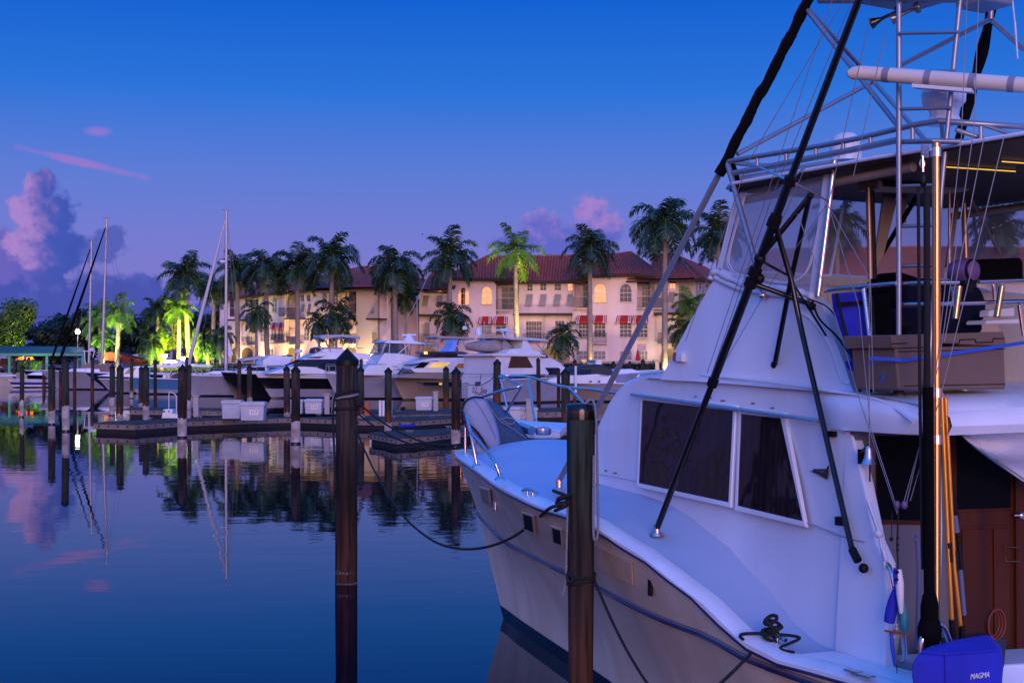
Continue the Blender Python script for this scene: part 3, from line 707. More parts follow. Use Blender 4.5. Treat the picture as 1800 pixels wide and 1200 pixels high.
# radiused underside beam, added glowing strips in place of dock-light reflections
mb=MB(); mb.tube([W_((7.5,1.25,4.62)),W_((9.4,1.3,4.66))],.035,8); mb.tube([W_((7.45,-1.25,4.62)),W_((9.4,-1.3,4.66))],.035,8); yb(mb,'top_beam',BEIGE,top,smooth=60,each=True)
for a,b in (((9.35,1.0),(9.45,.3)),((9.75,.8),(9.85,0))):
    mb=MB(); p=W_((*a,4.69)); q=W_((*b,4.69)); mb.tube([p,q],.0045,6); yb(mb,'reflection_strip',mat('reflection_glow',(.8,.5,.1),.3,var=0,emit=(1,.55,.08),es=1.0) if 'reflection_glow' not in MATS else MATS['reflection_glow'],top)
# perimeter rail above the hardtop
UR=[(1275,285),(1330,275),(1380,267),(1440,257),(1510,243),(1576,227),(1612,219),(1650,213)]
LR=[(1286,305),(1340,295),(1440,275),(1510,261),(1580,246)]
def hp(x,y,t=1.42): return BP(x,y,t=t)
mb=MB(); mb.tube([hp(x,y) for x,y in UR],.021,8); mb.tube([hp(x,y) for x,y in LR],.024,8)
mb.tube([hp(1650,213),BP(1722,218,s=10.0),BP(1800,223,s=10.05),W_((10.1,-1.3,4.85))],.021,8); mb.tube([hp(1576,250),BP(1640,248,s=9.9),BP(1800,252,s=10.1)],.018,8)
for x,y0,y1 in ((1331,275,296),(1382,266,288),(1434,258,277),(1482,249,267),(1530,240,258),(1604,220,246)): mb.tube([hp(x,y0),hp(x,y1)],.015,6)
mb.tube([hp(1655,213),BP(1657,246,s=9.7)],.015,6); mb.tube([BP(1724,218,s=10),BP(1724,246,s=10)],.015,6)
mb.tube([BP(1680,228,s=9.9),BP(1745,250,s=10.0),BP(1800,246,s=10.2)],.016,6); mb.tube([BP(1725,219,s=10),BP(1800,243,s=10.1)],.014,6)
ur=[BL(x,y,t=1.42) for x,y in UR]; mb.tube([W_(mir(p)) for p in ur],.021,8)
mb.tube([W_(ur[0]),W_(mir(ur[0]))],.021,8)
yb(mb,'roof_rail',ALU,top,smooth=60)
# dome and radar
c=BL(1487,262,t=.4); mb=MB(); cw=W_(c); mb.lathe([(.135,-.1),(.135,.03),(.13,.06),(.11,.10),(.07,.13),(.0,.14)],cw,20,cap=False); d_=yb(mb,'satellite_dome',WHT,top,smooth=60)
c=W_(BL(1659,212,s=9.6)); mb=MB(); k=.6
mb.lathe([(.13,-.03),(.10,.03),(.10,.07),(.15,.12),(.155,.19),(.14,.23),(.06,.25)],c,10); rad=yb(mb,'radar_pedestal',WHT,top,bevel=.01)
mb=MB(); a=BP(1489,130,s=9.3); b=BP(1512,128,s=9.35); e=BP(1800,150,s=10.3); dd=(e-b); 
mb.tube([a,a+(b-a)*.4,b,b+dd*.5,e,e+dd*.12],[.02,.045,.05,.052,.052,.05],12); yb(mb,'radar_scanner',mat('scanner_white',(.62,.58,.54),.45,var=.05),rad,smooth=50)
mb=MB()
for f in (.17,.43,.7,.93):
    p=b+dd*f; mb.tube([p-dd.normalized()*.022+V((0,0,0)),p+dd.normalized()*.022],.0535,12)
yb(mb,'scanner_band',mat('scanner_band_grey',(.22,.22,.30),.5,var=.1),rad,smooth=50,each=True)
mb=MB(); m_=b+dd*.52; mb.ob(m_+V((0,0,-.065)),dd.normalized()*.2,dd.normalized().cross(V((0,0,1)))*.04,(0,0,.012)); mb.tube([m_+V((0,0,-.06)),c+V((0,0,.28))],.035,8); yb(mb,'scanner_mount',WHT,rad)
# ---- tower
tower=MB(); L1=[(5.0,1.46,deckz(5,1.46))]
leg0=BP(983,845,z=2.14); leg1=BP(1275,285,t=1.42); leg2=BP(1418,8,t=1.0)
tower.tube([leg0,leg1],.026,10); tower.tube([leg1,leg2+(leg2-leg1)*.3],.022,8)
tower.tube([BP(1278,286,t=1.42),BP(1326,455,t=1.5),BP(1336,497,t=1.5)],.024,8)
tower.tube([BP(1336,497,t=1.5),BP(1341,515,t=1.47)],.014,6)
def tt(a,ta,b,tb,r=.02): tower.tube([BP(*a,t=ta),BP(*b,t=tb)],r,8)
tt((1414,9),1.0,(1511,115),-.3); tt((1417,16),1.0,(1576,218),1.38); tt((1296,271),1.4,(1532,145),0); tt((1536,143),0,(1629,249),.6)
tt((1585,114),.5,(1741,34),.3); tt((1741,34),.3,(1800,87),-.2); tt((1741,34),.3,(1745,-20),.3,.022)
tt((1440,0),1.0,(1700,-2),.8,.03)
tw_=tower; two=yb(tw_,'tower_frame',ALU,smooth=60)
mb=MB(); mb.tube([BP(1580,-25,t=1.47),BP(1580,688,t=1.56)],.0195,10); mb.tube([BP(1690,-25,t=1.35),BP(1668,200,t=1.40),BP(1655,330,t=1.44),BP(1640,540,t=1.5),BP(1630,680,t=1.55)],.0175,10)
for y,xr in ((-2,1688),(57,1684),(125,1677),(190,1672),(325,1655),(396,1650),(466,1645),(536,1640),(606,1636)):
    mb.tube([BP(1580,y+2,t=1.5),BP(xr,y,t=1.42)],.0125,8)
yb(mb,'tower_ladder',ALU,two,smooth=60)
mb=MB(); mb.tube([leg0+V((0,0,-.09)),leg0+V((0,0,.02))],.034,8); mb.lathe([(.07,-.1),(.06,-.07),(.03,-.06)],leg0,10); p=BP(1580,690,t=1.56); mb.lathe([(.05,-.03),(.045,0),(.028,.02),(.028,.12)],p,10); p=BP(1341,519,t=1.45); mb.sph(p,.035); yb(mb,'foot_bracket',CHROME,two,smooth=60,each=True)
# black canvas sleeve bunched on the leg
mb=MB(); pts=spline([leg1+(leg2-leg1)*f+V((R.uniform(-.008,.008),0,R.uniform(-.008,.008))) for f in [i/12 for i in range(-1,15)]],4)
mb.tube(pts,[.044+.003*math.sin(i*.8)+R.uniform(-.002,.002) for i in range(len(pts))],9)
q=spline([BP(1284,288,t=1.35),BP(1292,310,t=1.35),BP(1297,340,t=1.38)],5); mb.tube(q,[.035]*(len(q)-3)+[.03,.025,.01],8)
yb(mb,'canvas_sleeve',BLACKC,two,smooth=80,each=True)
mb=MB(); q=spline([BP(1747,-15,t=.1),BP(1738,40,t=.1),BP(1722,110,t=.05),BP(1705,170,t=0),BP(1686,245,t=0)],5); mb.tube(q,[.042+.008*math.sin(i*.9) for i in range(len(q))],9); yb(mb,'canvas_sleeve',BLACKC,two,smooth=80)
# control box, horns, whip
mb=MB(); mb.ob(BP(1730,-4,t=.7),BA*.14,BT*.14,(0,0,.07)); mb.ob(BP(1610,-6,t=.9),BA*.35,BT*.3,(0,0,.01)); yb(mb,'tower_platform',ALU,two,bevel=.01,each=True)
for (x,y),(x2,y2) in (((1533,41),(1580,19)),((1569,33),(1612,14))):
    mb=MB(); a=BP(x,y,t=1.0); b=BP(x2,y2,t=.9); ax=(a-b).normalized(); mb.lathe([(.012,-.2),(.014,-.08),(.03,-.03),(.045,0),(.045,.01),(.02,.012)],a,14,ax=ax); mb.lathe([(.036,-.02),(.045,0),(.04,.02),(.0,.022)],b,14,ax=-ax); yb(mb,'horn',BLACKG if x==1533 else mat('horn_grey',(.15,.15,.18),.2,.6),two,smooth=50)
mb=MB(); mb.tube([BP(1779,-5,t=.3),BP(1784,40,t=.3)],.006,6); mb.tube([BP(1784,40,t=.3),BP(1789,104,t=.3)],[.008,.005],6); yb(mb,'whip_aerial',WHT,two)
# ---- overhead electronics box, posts inside the enclosure
mb=MB(); bx=[BL(1545,300,s=8.5),BL(1712,305,s=8.5),BL(1705,336,s=8.5),BL(1545,332,s=8.5)]
mb.prism([W_(p) for p in bx],BA*-.25); eb=yb(mb,'electronics_box',BEIGE,bevel=.02)
for x0,x1 in ((1553,1576),(1580,1625),(1662,1700)):
    mb=MB(); mb.prism([BP(x0,302,s=8.52),BP(x1,303,s=8.52),BP(x1-2,330,s=8.52),BP(x0,328,s=8.52)],BA*.02); yb(mb,'instrument_panel',BLACKG,eb,bevel=.008)
mb=MB()
for (a,b,r,s1,s2) in (((1526,330),(1530,490),.022,8.4,8.4),((1669,335),(1669,465),.012,8.6,8.6),((1700,335),(1762,455),.014,8.0,7.9),((1685,335),(1665,470),.025,7.9,7.9),((1694,335),(1698,470),.03,7.7,7.7),((1705,335),(1722,450),.014,7.7,7.6),((1731,330),(1731,400),.012,7.6,7.6)):
    mb.tube([BP(*a,s=s1),BP(*b,s=s2)],r,8)
yb(mb,'enclosure_frame',mat('frame_bronze',(.28,.20,.16),.3,.6,var=.1),smooth=60,each=True)
mb=MB(); mb.tube([BP(1532,330,s=8.38),BP(1537,490,s=8.38)],.022,8); mb.tube([BP(1612,345,s=8),BP(1548,450,s=7.6)],.022,8); yb(mb,'black_strut',BLACK,smooth=60,each=True)
mb=MB()
for q in (((1552,335),(1578,335),(1550,450),(1532,480)),((1582,335),(1592,335),(1590,392),(1583,392))): mb.prism([BP(x,y,s=7.75) for x,y in q],BA*.02)
yb(mb,'rolled_curtain',BEIGE,each=True)
# far side lower coaming inside
# ---- flybridge rails, rod holders, seats
mb=MB()
mb.tube(spline([BP(1452,512,t=1.5),BP(1470,508,t=1.52),BP(1520,503,t=1.54),BP(1576,498,t=1.55)],4),.017,8); mb.tube([BP(1518,508,t=1.54),BP(1540,687,t=1.6)],.02,8)
mb.tube([BP(1584,498,t=1.5),BP(1640,497,s=9.8),BP(1685,496,s=9.85)],.016,8); mb.tube([BP(1720,495,s=9.85),BP(1800,492,s=9.9),W_((9.95,-1.3,4.0))],.016,8)
mb.tube([BP(1584,535,t=1.5),BP(1650,534,s=9.8),BP(1800,530,s=9.9),W_((9.95,-1.3,3.85))],.016,8)
mb.tube([BP(1673,502,s=9.82),BP(1677,528,s=9.8)],.014,6); mb.tube([BP(1746,500,s=9.85),BP(1749,528,s=9.85)],.014,6); mb.tube([BP(1792,536,s=9.9),BP(1800,590,s=9.9)],.016,6)
mb.tube(spline([BP(1584,612,t=1.5),BP(1610,608,t=1.3),BP(1622,603,t=1.2),BP(1628,594,t=1.1)],4),.016,8)
yb(mb,'flybridge_rail',CHROME,smooth=60,each=True)
for a,b in (((1686,503),(1679,560)),((1761,503),(1752,557))):
    mb=MB(); mb.tube([BP(*a,s=9.93),BP(*b,s=9.93)],.0225,12); yb(mb,'rod_holder',WARMREFL,smooth=60)
def seat(name,cx,cy,s,wd,hh,label):
    e=empty(name,BP(cx,cy,s=s),label,'helm chair','flybridge helm chairs'); return e
def rounded(pxs,s,depth,m,name,parent,bev=.05):
    mb=MB(); mb.prism([BP(x,y,s=s) for x,y in pxs],BA*-depth); return mb.build(name,m,parent,bevel=bev,seg=4)
hc1=empty('helm_chair',BW(8.9,.95,3.09),'dark upholstered helm chair behind the ladder, nearer the blue folding chair','chair','flybridge helm chairs')
rounded([(1600,500),(1622,488),(1648,488),(1652,530),(1640,590),(1606,590),(1597,570)],8.9,.14,DARKF,'backrest',hc1); rounded([(1582,545),(1598,540),(1606,575),(1590,578),(1582,572)],9.0,.3,DARKF,'armrest',hc1,.03)
mb=MB(); mb.tube([BP(1625,590,s=8.7),BP(1625,655,s=8.7)],.05,10); mb.build('pedestal',CHROME,hc1); rounded([(1596,575),(1660,575),(1660,592),(1596,592)],8.9,.45,DARKF,'seat',hc1)
hc2=empty('helm_chair',BW(8.9,.2,3.09),'dark upholstered helm chair between the two rod holders','chair','flybridge helm chairs')
rounded([(1662,500),(1700,495),(1728,505),(1737,530),(1737,560),(1725,568),(1702,572),(1662,585)],8.9,.14,DARKF,'backrest',hc2); rounded([(1662,570),(1730,566),(1730,585),(1662,588)],8.9,.4,DARKF,'seat',hc2)
mb=MB(); mb.tube([BP(1695,590,s=8.7),BP(1695,655,s=8.7)],.05,10); mb.build('pedestal',CHROME,hc2)
mb=MB(); q=[(1718,470),(1730,455),(1795,453),(1799,458),(1800,492),(1720,492)]; mb.prism([BP(x,y,s=8.5) for x,y in q],BA*-.3); tag(mb.build('covered_console',BLACKC,bevel=.04,seg=3),'black canvas covered console at the right edge of the flybridge','console')
mb=MB(); q=[(1562,497),(1586,476),(1622,488),(1636,492),(1622,560),(1560,560)]; mb.prism([BP(x,y,s=8.35) for x,y in q],BA*-.3); tag(mb.build('bench_cover',BLACKC,bevel=.05,seg=3),'black canvas cover humped behind the tower ladder','canvas cover')
# searchlight in its plum cover
mb=MB(); c=BP(1697,476,s=9.7); ax=(BA*.9+BT*-.1).normalized(); mb.lathe([(.0,-.13),(.05,-.125),(.075,-.09),(.085,-.03),(.088,.02),(.08,.05)],c,18,ax=ax,cap=False); mb.lathe([(.062,.05),(.07,.07),(.045,.085),(0,.088)],c,18,ax=ax,cap=False); slt=mb.build('searchlight',PLUM,smooth=40)
tag(slt,'round plum covered searchlight clamped on the flybridge rail','light')
mb=MB(); mb.ob(BP(1701,499,s=9.8),BA*.03,BT*.06,(0,0,.022)); mb.ob(BP(1701,506,s=9.83),BA*.02,BT*.03,(0,0,.03)); mb.build('clamp',BLACK,slt,bevel=.006)
# cooler with blue strap
cool=empty('cooler',BP(1668,685,s=9.55),'big tan hard cooler strapped down on the flybridge deck','cooler')
def cw_(x,y,s): return BP(x,y,s=s)
mb=MB(); mb.prism([cw_(1574,611,9.72),cw_(1766,606,9.72),cw_(1769,684,9.72),cw_(1580,686,9.72)],BA*-.42); mb.build('body',TAN,cool,bevel=.018,seg=3)
mb=MB(); mb.prism([cw_(1566,589,9.74),cw_(1764,583,9.74),cw_(1770,608,9.74),cw_(1654,604.6,9.74),cw_(1654,609,9.74),cw_(1570,612,9.74)][::1],BA*-.45)
lid=mb.build('lid',TAN,cool,bevel=.016,seg=3)
mb=MB()
for a,b in (((1568,604),(1595,603)),((1654,604),(1686,603.5)),((1686,603.5),(1687,597)),((1687,597),(1714,596)),((1714,596),(1716,602)),((1716,602),(1745,601)),((1745,601),(1746,595)),((1746,595),(1766,594.5))): mb.tube([cw_(*a,9.746),cw_(*b,9.746)],.0035,5)
mb.tube([cw_(1580,618,9.724),cw_(1767,613,9.724)],.003,5); mb.tube([cw_(1590,678,9.724),cw_(1767,675,9.724)],.003,5)
mb.build('lid_seam',BLACK,cool)
mb=MB(); a=cw_(1529,630,9.5);pts=[(1529,630,9.6),(1566,631,9.73),(1584,633,9.755),(1640,626,9.755),(1700,617,9.755),(1768,607,9.755),(1800,602,9.75)]
rows=[[cw_(x,y-3.2,s),cw_(x,y+3.2,s)] for x,y,s in pts]; mb.grid(rows); stp=mb.build('tie_down_strap',BLUES,solid=.004); tag(stp,'bright blue ratchet strap stretched across the tan cooler','strap')
mb=MB(); mb.grid([[cw_(1537,621,9.5),cw_(1538,627,9.5)],[cw_(1560,616,9.55),cw_(1562,622,9.55)]]); mb.grid([[cw_(1553,640,9.6),cw_(1558,640,9.6)],[cw_(1556,652,9.6),cw_(1561,652,9.6)],[cw_(1545,674,9.6),cw_(1551,668,9.6)]])
for k in range(4): mb.tube(spline([cw_(1557,655,9.6),cw_(1562+k*2,661,9.6),cw_(1568+k*.6,668+k*2,9.6)],3),.006,5)
mb.build('strap_tail',BLUES,stp,solid=.004)
# blue folding chair at the side
bc=empty('folding_chair',BW(9.15,1.25,3.09),'royal blue canvas folding deck chair standing folded beside the fairing','chair')
mb=MB(); mb.prism([cw_(1468,515,9.1),cw_(1518,512,9.1),cw_(1532,600,9.2),cw_(1530,632,9.2),cw_(1502,632,9.2),cw_(1490,590,9.2),cw_(1474,548,9.1)],BA*-.05); mb.build('canvas_back',BLUEC,bc,bevel=.015,seg=3)
mb=MB(); mb.prism([cw_(1500,633,9.25),cw_(1532,634,9.25),cw_(1534,654,9.25),cw_(1506,650,9.25)],BA*-.1); mb.build('canvas_seat',BLUEC,bc,bevel=.02,seg=3)
mb=MB(); mb.tube([cw_(1471,516,9.12),cw_(1480,560,9.2),cw_(1503,640,9.3),cw_(1512,688,9.3)],.012,6); mb.tube([cw_(1532,520,9.1),cw_(1537,600,9.2),cw_(1530,688,9.3)],.012,6); mb.tube([cw_(1506,655,9.3),cw_(1534,688,9.3)],.012,6); mb.build('chair_frame',BLACK,bc,smooth=60)
mb=MB(); mb.prism([cw_(1472,531,9.13),cw_(1522,528,9.13),cw_(1522,535,9.13),cw_(1474,538,9.13)],BA*.01); mb.build('black_band',BLACK,bc)
mb=MB(); mb.prism([cw_(1536,520,9.0),cw_(1568,515,9.0),cw_(1574,600,9.1),cw_(1570,685,9.2),cw_(1540,684,9.2)],BA*-.12); tag(mb.build('storage_bag',BLACKC,bevel=.03,seg=3),'tall black bag standing between the blue chair and the tan cooler','bag')
mb=MB(); mb.prism([cw_(1735,563,9.2),cw_(1792,560,9.2),cw_(1793,569,9.2),cw_(1733,570,9.2)],BA*-.2); mb.prism([cw_(1740,545,9.1),cw_(1784,540,9.1),cw_(1784,556,9.1),cw_(1738,557,9.1)],BA*-.1); tag(mb.build('plastic_tray',WHT,bevel=.01),'pale plastic tray beside the helm chair above the cooler','tray')
# ---- outrigger (port)
org=empty('outrigger',BP(1155,930,z=1.86),'long black outrigger pole rising from the near side deck past the enclosure','outrigger')
o0=BP(1155,928,z=1.9); o1=BP(1512,-6,t=1.95)
def along(f): return o0+(o1-o0)*f
def opx(x,y):   # point on the pole nearest an image height
    lo,hi=0,1.2
    for _ in range(40):
        m=(lo+hi)/2; p=along(m); yy=HY-F*(p.z-CH)/p.y
        if yy>y: lo=m
        else: hi=m
    return along(lo)
mb=MB(); mb.tube([o0,opx(0,670)],.026,12); mb.tube([opx(0,670),opx(0,320)],.034,12); mb.tube([opx(0,320),along(1.08)],.027,12); mb.build('pole',BLACKG,org,smooth=60)
mb=MB()
for y,r in ((672,.043),(545,.0),(497,.05),(478,.05),(392,.05),(384,.046),(318,.045)):
    if r: p=opx(0,y); d=(o1-o0).normalized(); mb.tube([p-d*.03,p+d*.03],r,12)
mb.sph(opx(0,455),.045); mb.sph(opx(0,490)+V((.05,-.02,0)),.04); mb.build('collar',BLACK,org,smooth=50,each=True)
mb=MB(); mb.tube([o0+V((0,0,-.06)),o0+V((0,0,.03))],.028,8); mb.lathe([(.065,-.06),(.055,-.035),(.02,-.03)],o0,10); mb.build('base_swivel',CHROME,org,smooth=50)
def fo_(x,y,o): return BP(x,y,t=o)
mb=MB(); T0=1.75
apex=fo_(1423,345,T0); mb.tube([opx(0,452),apex],.022,8); mb.tube([apex,fo_(1390,493,1.62),fo_(1362,640,1.52)],.021,8)
mb.tube([opx(0,389),fo_(1391,493,1.72),fo_(1410,585,1.7),fo_(1500,975,1.87)],.021,8); mb.tube([opx(0,497),fo_(1428,536,1.5)],.02,8); mb.tube([opx(0,460)+V((.03,0,0)),fo_(1383,483,1.66)],.011,6); mb.tube([fo_(1391,493,1.66),fo_(1452,590,1.6)],.009,6)
mb.build('strut',BLACKG,org,smooth=60,each=True)
mb=MB(); mb.tube([fo_(1498,965,1.88),fo_(1508,985,1.9)],.03,8); mb.sph(fo_(1518,998,1.88),.034); mb.sph(fo_(1362,641,1.48),.032); mb.sph(fo_(1428,537,1.46),.036); mb.sph(fo_(1424,345,T0),.026); mb.ob(fo_(1461,762,1.72),BA*.05,BT*.03,(0,0,.02)); mb.ob(fo_(1480,915,1.8),BA*.03,BT*.04,(0,0,.03)); mb.build('end_fitting',BLACK,org,smooth=50,each=True)
mb=MB()
for x,y in ((1316,285),(1457,354),(1356,345),(1415,293)):
    c0=opx(0,318); mb.tube([c0,fo_(x,y,1.9 if x<1400 else 1.6)],[.012,.006],6)
mb.build('spreader',CHROME,org,smooth=60)
mb=MB(); mb.tube(spline([fo_(1428,528,1.48),fo_(1440,560,1.54),fo_(1470,590,1.6),fo_(1495,625,1.62)],5),.008,6); mb.tube(spline([fo_(1420,525,1.5),fo_(1455,540,1.56),fo_(1480,575,1.6),fo_(1490,600,1.6)],5),.006,6)
tag(mb.build('control_cable',BLACK,smooth=70),'thin black cable sagging over the fairing edge','cable')
# rigging lines
def rig(pts,r=.0035,lab='',name='rigging_line'):
    mb=MB(); mb.tube([BP(x,y,t=t) for x,y,t in pts],r,5); tag(mb.build(name,LINE),lab,'line','thin outrigger lines')
LNS=[((1465,-5,1.9),(1243,655,1.75)),((1487,-5,1.9),(1315,285,1.9),(1205,600,1.7)),((1500,-5,1.9),(1357,347,1.9),(1250,660,1.75)),((1415,295,1.7),(1252,668,1.75)),((1530,30,1.9),(1457,355,1.7),(1360,490,1.7),(1255,668,1.75)),
 ((1556,60,1.8),(1500,310,1.8)),((1385,330,1.8),(1470,560,1.8),(1510,700,1.85),(1578,905,1.9)),((1456,360,1.7),(1510,540,1.85),(1530,750,1.9),(1579,900,1.9)),((1458,365,1.75),(1530,490,1.9),(1535,690,1.9)),
 ((1690,240,1.75),(1640,700,1.95),(1588,885,2.0)),((1710,240,1.75),(1650,640,1.95),(1592,890,2.0)),((1765,240,1.7),(1655,690,1.95),(1600,880,2.0)),((1730,240,1.7),(1660,600,1.95)),((1528,420,1.8),(1528,785,1.9)),((1700,-5,1.7),(1690,240,1.75)),((1720,0,1.7),(1712,240,1.75))]
LLB=['leftmost thin line running up from the outrigger collar','thin line fanning from the spreader down to the fairing','thin line beside the outrigger pole','short thin line between spreader and collar','thin line crossing the clear side panel','thin line hanging above the clear panel','long thin line from the outrigger to the lures','second long line meeting the lures','thin line crossing the blue chair','thin line left of the shiny upright pole','thin line just right of it, crossing the cooler','slanting line crossing the tan cooler','thin line in front of the searchlight','thin line that drops to the bell','line high between the ladder rails','line high right of the ladder']
for i,l in enumerate(LNS): rig(l,.0032,LLB[i])
# ---- gin pole, black rods beside it
gx=BP(1646,690,s=10.08)
gp=empty('gin_pole',(gx.x,gx.y,1.0),'polished upright gin pole with a block and black tackle lines','pole')
zt=BP(1646,252,s=10.08).z; mb=MB(); mb.tube([V((gx.x,gx.y,1.0)),V((gx.x,gx.y,zt))],.028,16); mb.build('tube',WARMREFL,gp,smooth=60)
mb=MB()
for y in (268,690,772): 
    z=CH-(y-HY)/F*gx.y; mb.tube([V((gx.x,gx.y,z-.03)),V((gx.x,gx.y,z+.03))],.038,16)
mb.build('collar',CHROME,gp,smooth=60,each=True)
bk=BP(1623,315,s=10.15); mb=MB(); mb.sph(bk,(.028,.02,.05)); mb.build('block',BLACK,gp,smooth=60)
mb=MB(); mb.tube([BP(1636,262,s=10.1),BP(1622,275,s=10.15),bk],.007,6); mb.tube([BP(1621+4*math.cos(a),288+8*math.sin(a),s=10.15) for a in [i*.7 for i in range(9)]],.005,6,closed=True); mb.ob(BP(1626,266,s=10.1),BT*.03,BA*.006,(0,0,.04)); mb.build('shackle',CHROME,gp)
mb=MB(); mb.tube([BP(1614,330,s=10.15),BP(1617,700,s=10.15),BP(1622,1000,s=10.15)],.011,8); mb.tube([BP(1629,330,s=10.15),BP(1630,700,s=10.15),BP(1632,1000,s=10.15)],.022,8); mb.build('tackle_rope',ROPEB,gp,smooth=70,each=True)
mb=MB(); mb.tube([BP(1631,680,s=10.2),BP(1634,1090,s=10.2)],.036,10); mb.sph(BP(1634,1075,s=10.2),(.06,.06,.16),10,7); mb.sph(BP(1634,1110,s=10.2),(.08,.08,.12),10,7)
tag(mb.build('covered_rod',BLACKC,smooth=60),'thick black covered rod and reel hanging behind the polished pole','fishing rod')
# ---- cockpit bulkhead
mb=MB(); bq=[(9.2,1.72,2.79),(9.2,-1.72,2.79),(9.2,-1.72,.6),(9.2,1.72,.6)]
mb.prism([W_((9.26,p[1],p[2])) for p in bq],BA*-.05); bh=yb(mb,'cockpit_bulkhead',mat('bulkhead_paint',(.14,.125,.13),.5,var=.05))
def bpn(q,s,th,m,name,parent,bev=.004):
    mb=MB(); mb.prism([BP(x,y,s=s) for x,y in q],BA*th); return yb(mb,name,m,parent,bevel=bev)
wf=bpn([(1538,765),(1640,765),(1640,922),(1540,920)],9.262,.02,TEAK,'window_frame',bh); bpn([(1541,767),(1640,767),(1640,915),(1544,912)],9.284,.006,MATTE,'pane',wf)
dr=bpn([(1655,762),(1800,762),(1800,1139),(1672,1139)],9.262,.03,TEAK,'saloon_door',bh); bpn([(1682,768),(1776,768),(1776,892),(1682,895)],9.294,.006,MATTE,'pane',dr)
bpn([(1684,900),(1774,896),(1774,921),(1684,924)],9.294,.012,TEAK,'door_rail',dr); bpn([(1690,930),(1738,929),(1740,1130),(1692,1130)],9.294,.012,TEAK,'door_panel',dr); bpn([(1745,929),(1772,928),(1774,1130),(1747,1130)],9.294,.012,TEAK,'door_panel',dr)
bpn([(1781,762),(1789,762),(1790,1139),(1783,1139)],9.294,.025,TEAK,'door_post',dr)
mb=MB(); mb.sph(BP(1794,905,s=9.35),.028); mb.tube([BP(1783,905,s=9.34),BP(1794,905,s=9.36),BP(1800,912,s=9.36)],.009,6); yb(mb,'door_handle',CHROME,dr,smooth=60)
mb=MB(); mb.tube([BP(1766,960,s=9.34),BP(1792,962,s=9.34),BP(1792,986,s=9.34),BP(1767,986,s=9.34)],.006,6,closed=True); yb(mb,'latch_bracket',WARMREFL,dr)
bpn([(1560,1150),(1800,1138),(1800,1250),(1560,1250)],9.3,.5,GEL,'step_box',bh,.02)
# bell
bl=empty('ship_bell',BP(1527,815,s=9.15),'small chrome bell on a black bracket by the cockpit opening','bell')
mb=MB(); mb.lathe([(.055,-.06),(.05,-.05),(.034,-.01),(.03,.04),(.02,.065),(0,.07)],BP(1527,800,s=9.45),18,cap=False); mb.build('bell_body',CHROME,bl,smooth=50)
mb=MB(); mb.ob(BP(1513,802,s=9.4),BA*.01,BT*.02,(0,0,.05)); mb.tube([BP(1513,795,s=9.42),BP(1527,780,s=9.45),BP(1527,788,s=9.45)],.008,6); mb.build('bracket',BLACK,bl); mb=MB(); mb.tube([BP(1529,818,s=9.45),BP(1529,846,s=9.45)],.006,6); mb.build('bell_rope',ROPEB,bl)
# furled awning at top right
mb=MB(); rows=[]
for i in range(25):
    a=i/24; x=1690+a*140; top_=762-a*5; bot=764+82*(a/.78)**.85*(1 if a<.8 else 1)
    rows.append([BP(x,top_+(bot-top_)*j/8,s=9.9-.5*(j/8)*a+.035*math.sin(j*1.1+a*5)+.02*math.sin(a*11+j*.6)) for j in range(9)])
mb.grid(rows); aw=mb.build('awning',TARP,smooth=80,solid=.006); tag(aw,'white canvas awning sagging from the flybridge overhang','awning')
mb=MB(); mb.tube([BP(1694,765,s=9.72),BP(1730,792,s=9.72),BP(1800,842,s=9.72)],.006,6); mb.build('awning_rope',ROPEG,aw)
# grab handle on wing
mb=MB(); mb.tube(spline([W_((9.7,1.86,1.93)),W_((9.78,1.9,1.88)),W_((9.84,1.88,1.6)),W_((9.84,1.84,1.35)),W_((9.8,1.82,1.3))],5),.017,8); yb(mb,'wing_grab_handle',CHROME,smooth=60)
mb=MB(); mb.tube(spline([BP(1620,1165,s=10.2),BP(1622,1120,s=10.2),BP(1640,1097,s=10.2),BP(1658,1102,s=10.2),BP(1668,1125,s=10.2)],5),.02,8); yb(mb,'cockpit_grab_rail',CHROME,smooth=60)
# boat hooks / gaffs
for k,(a,b,c,lab) in enumerate((((1655,690),(1667,960),(1675,1120),'amber handled gaff leaning left of the pair by the saloon door'),((1662,700),(1678,1000),(1692,1130),'amber handled gaff leaning right of the pair by the saloon door'))):
    g=empty('gaff',BP(*c,s=10.0),lab,'gaff','amber gaffs leaning by the door'); mb=MB(); mb.tube([BP(*a,s=10.0),BP(*b,s=10.0),BP(*c,s=10.0)],.0135,8); mb.build('shaft',YELB,g,smooth=60)
    mb=MB(); y0=965+k*15; 
    mb.tube([BP(b[0]+1,y0-12,s=10.0),BP(b[0]+3,y0+22,s=10.0)],.02,8); mb.tube([BP(c[0]-2,c[1]-32,s=10.0),BP(c[0],c[1],s=10.0)],.021,8); mb.build('grip',BLACK,g,smooth=60,each=True)
rod=empty('fishing_rod',BP(1695,1080,s=9.9),'dark fishing rod with grey grip standing right of the amber gaffs','fishing rod')
mb=MB(); mb.tube([BP(1662,745,s=9.9),BP(1678,880,s=9.9),BP(1690,1000,s=9.9)],[.008,.014,.018],8); mb.build('blank',BLACK,rod,smooth=60); mb=MB(); mb.tube([BP(1678,905,s=9.9),BP(1682,935,s=9.9)],.02,8); mb.tube([BP(1688,1000,s=9.9),BP(1695,1080,s=9.9)],.016,8); mb.build('grip',mat('grip_grey',(.10,.13,.22),.7,var=.1),rod,smooth=60)
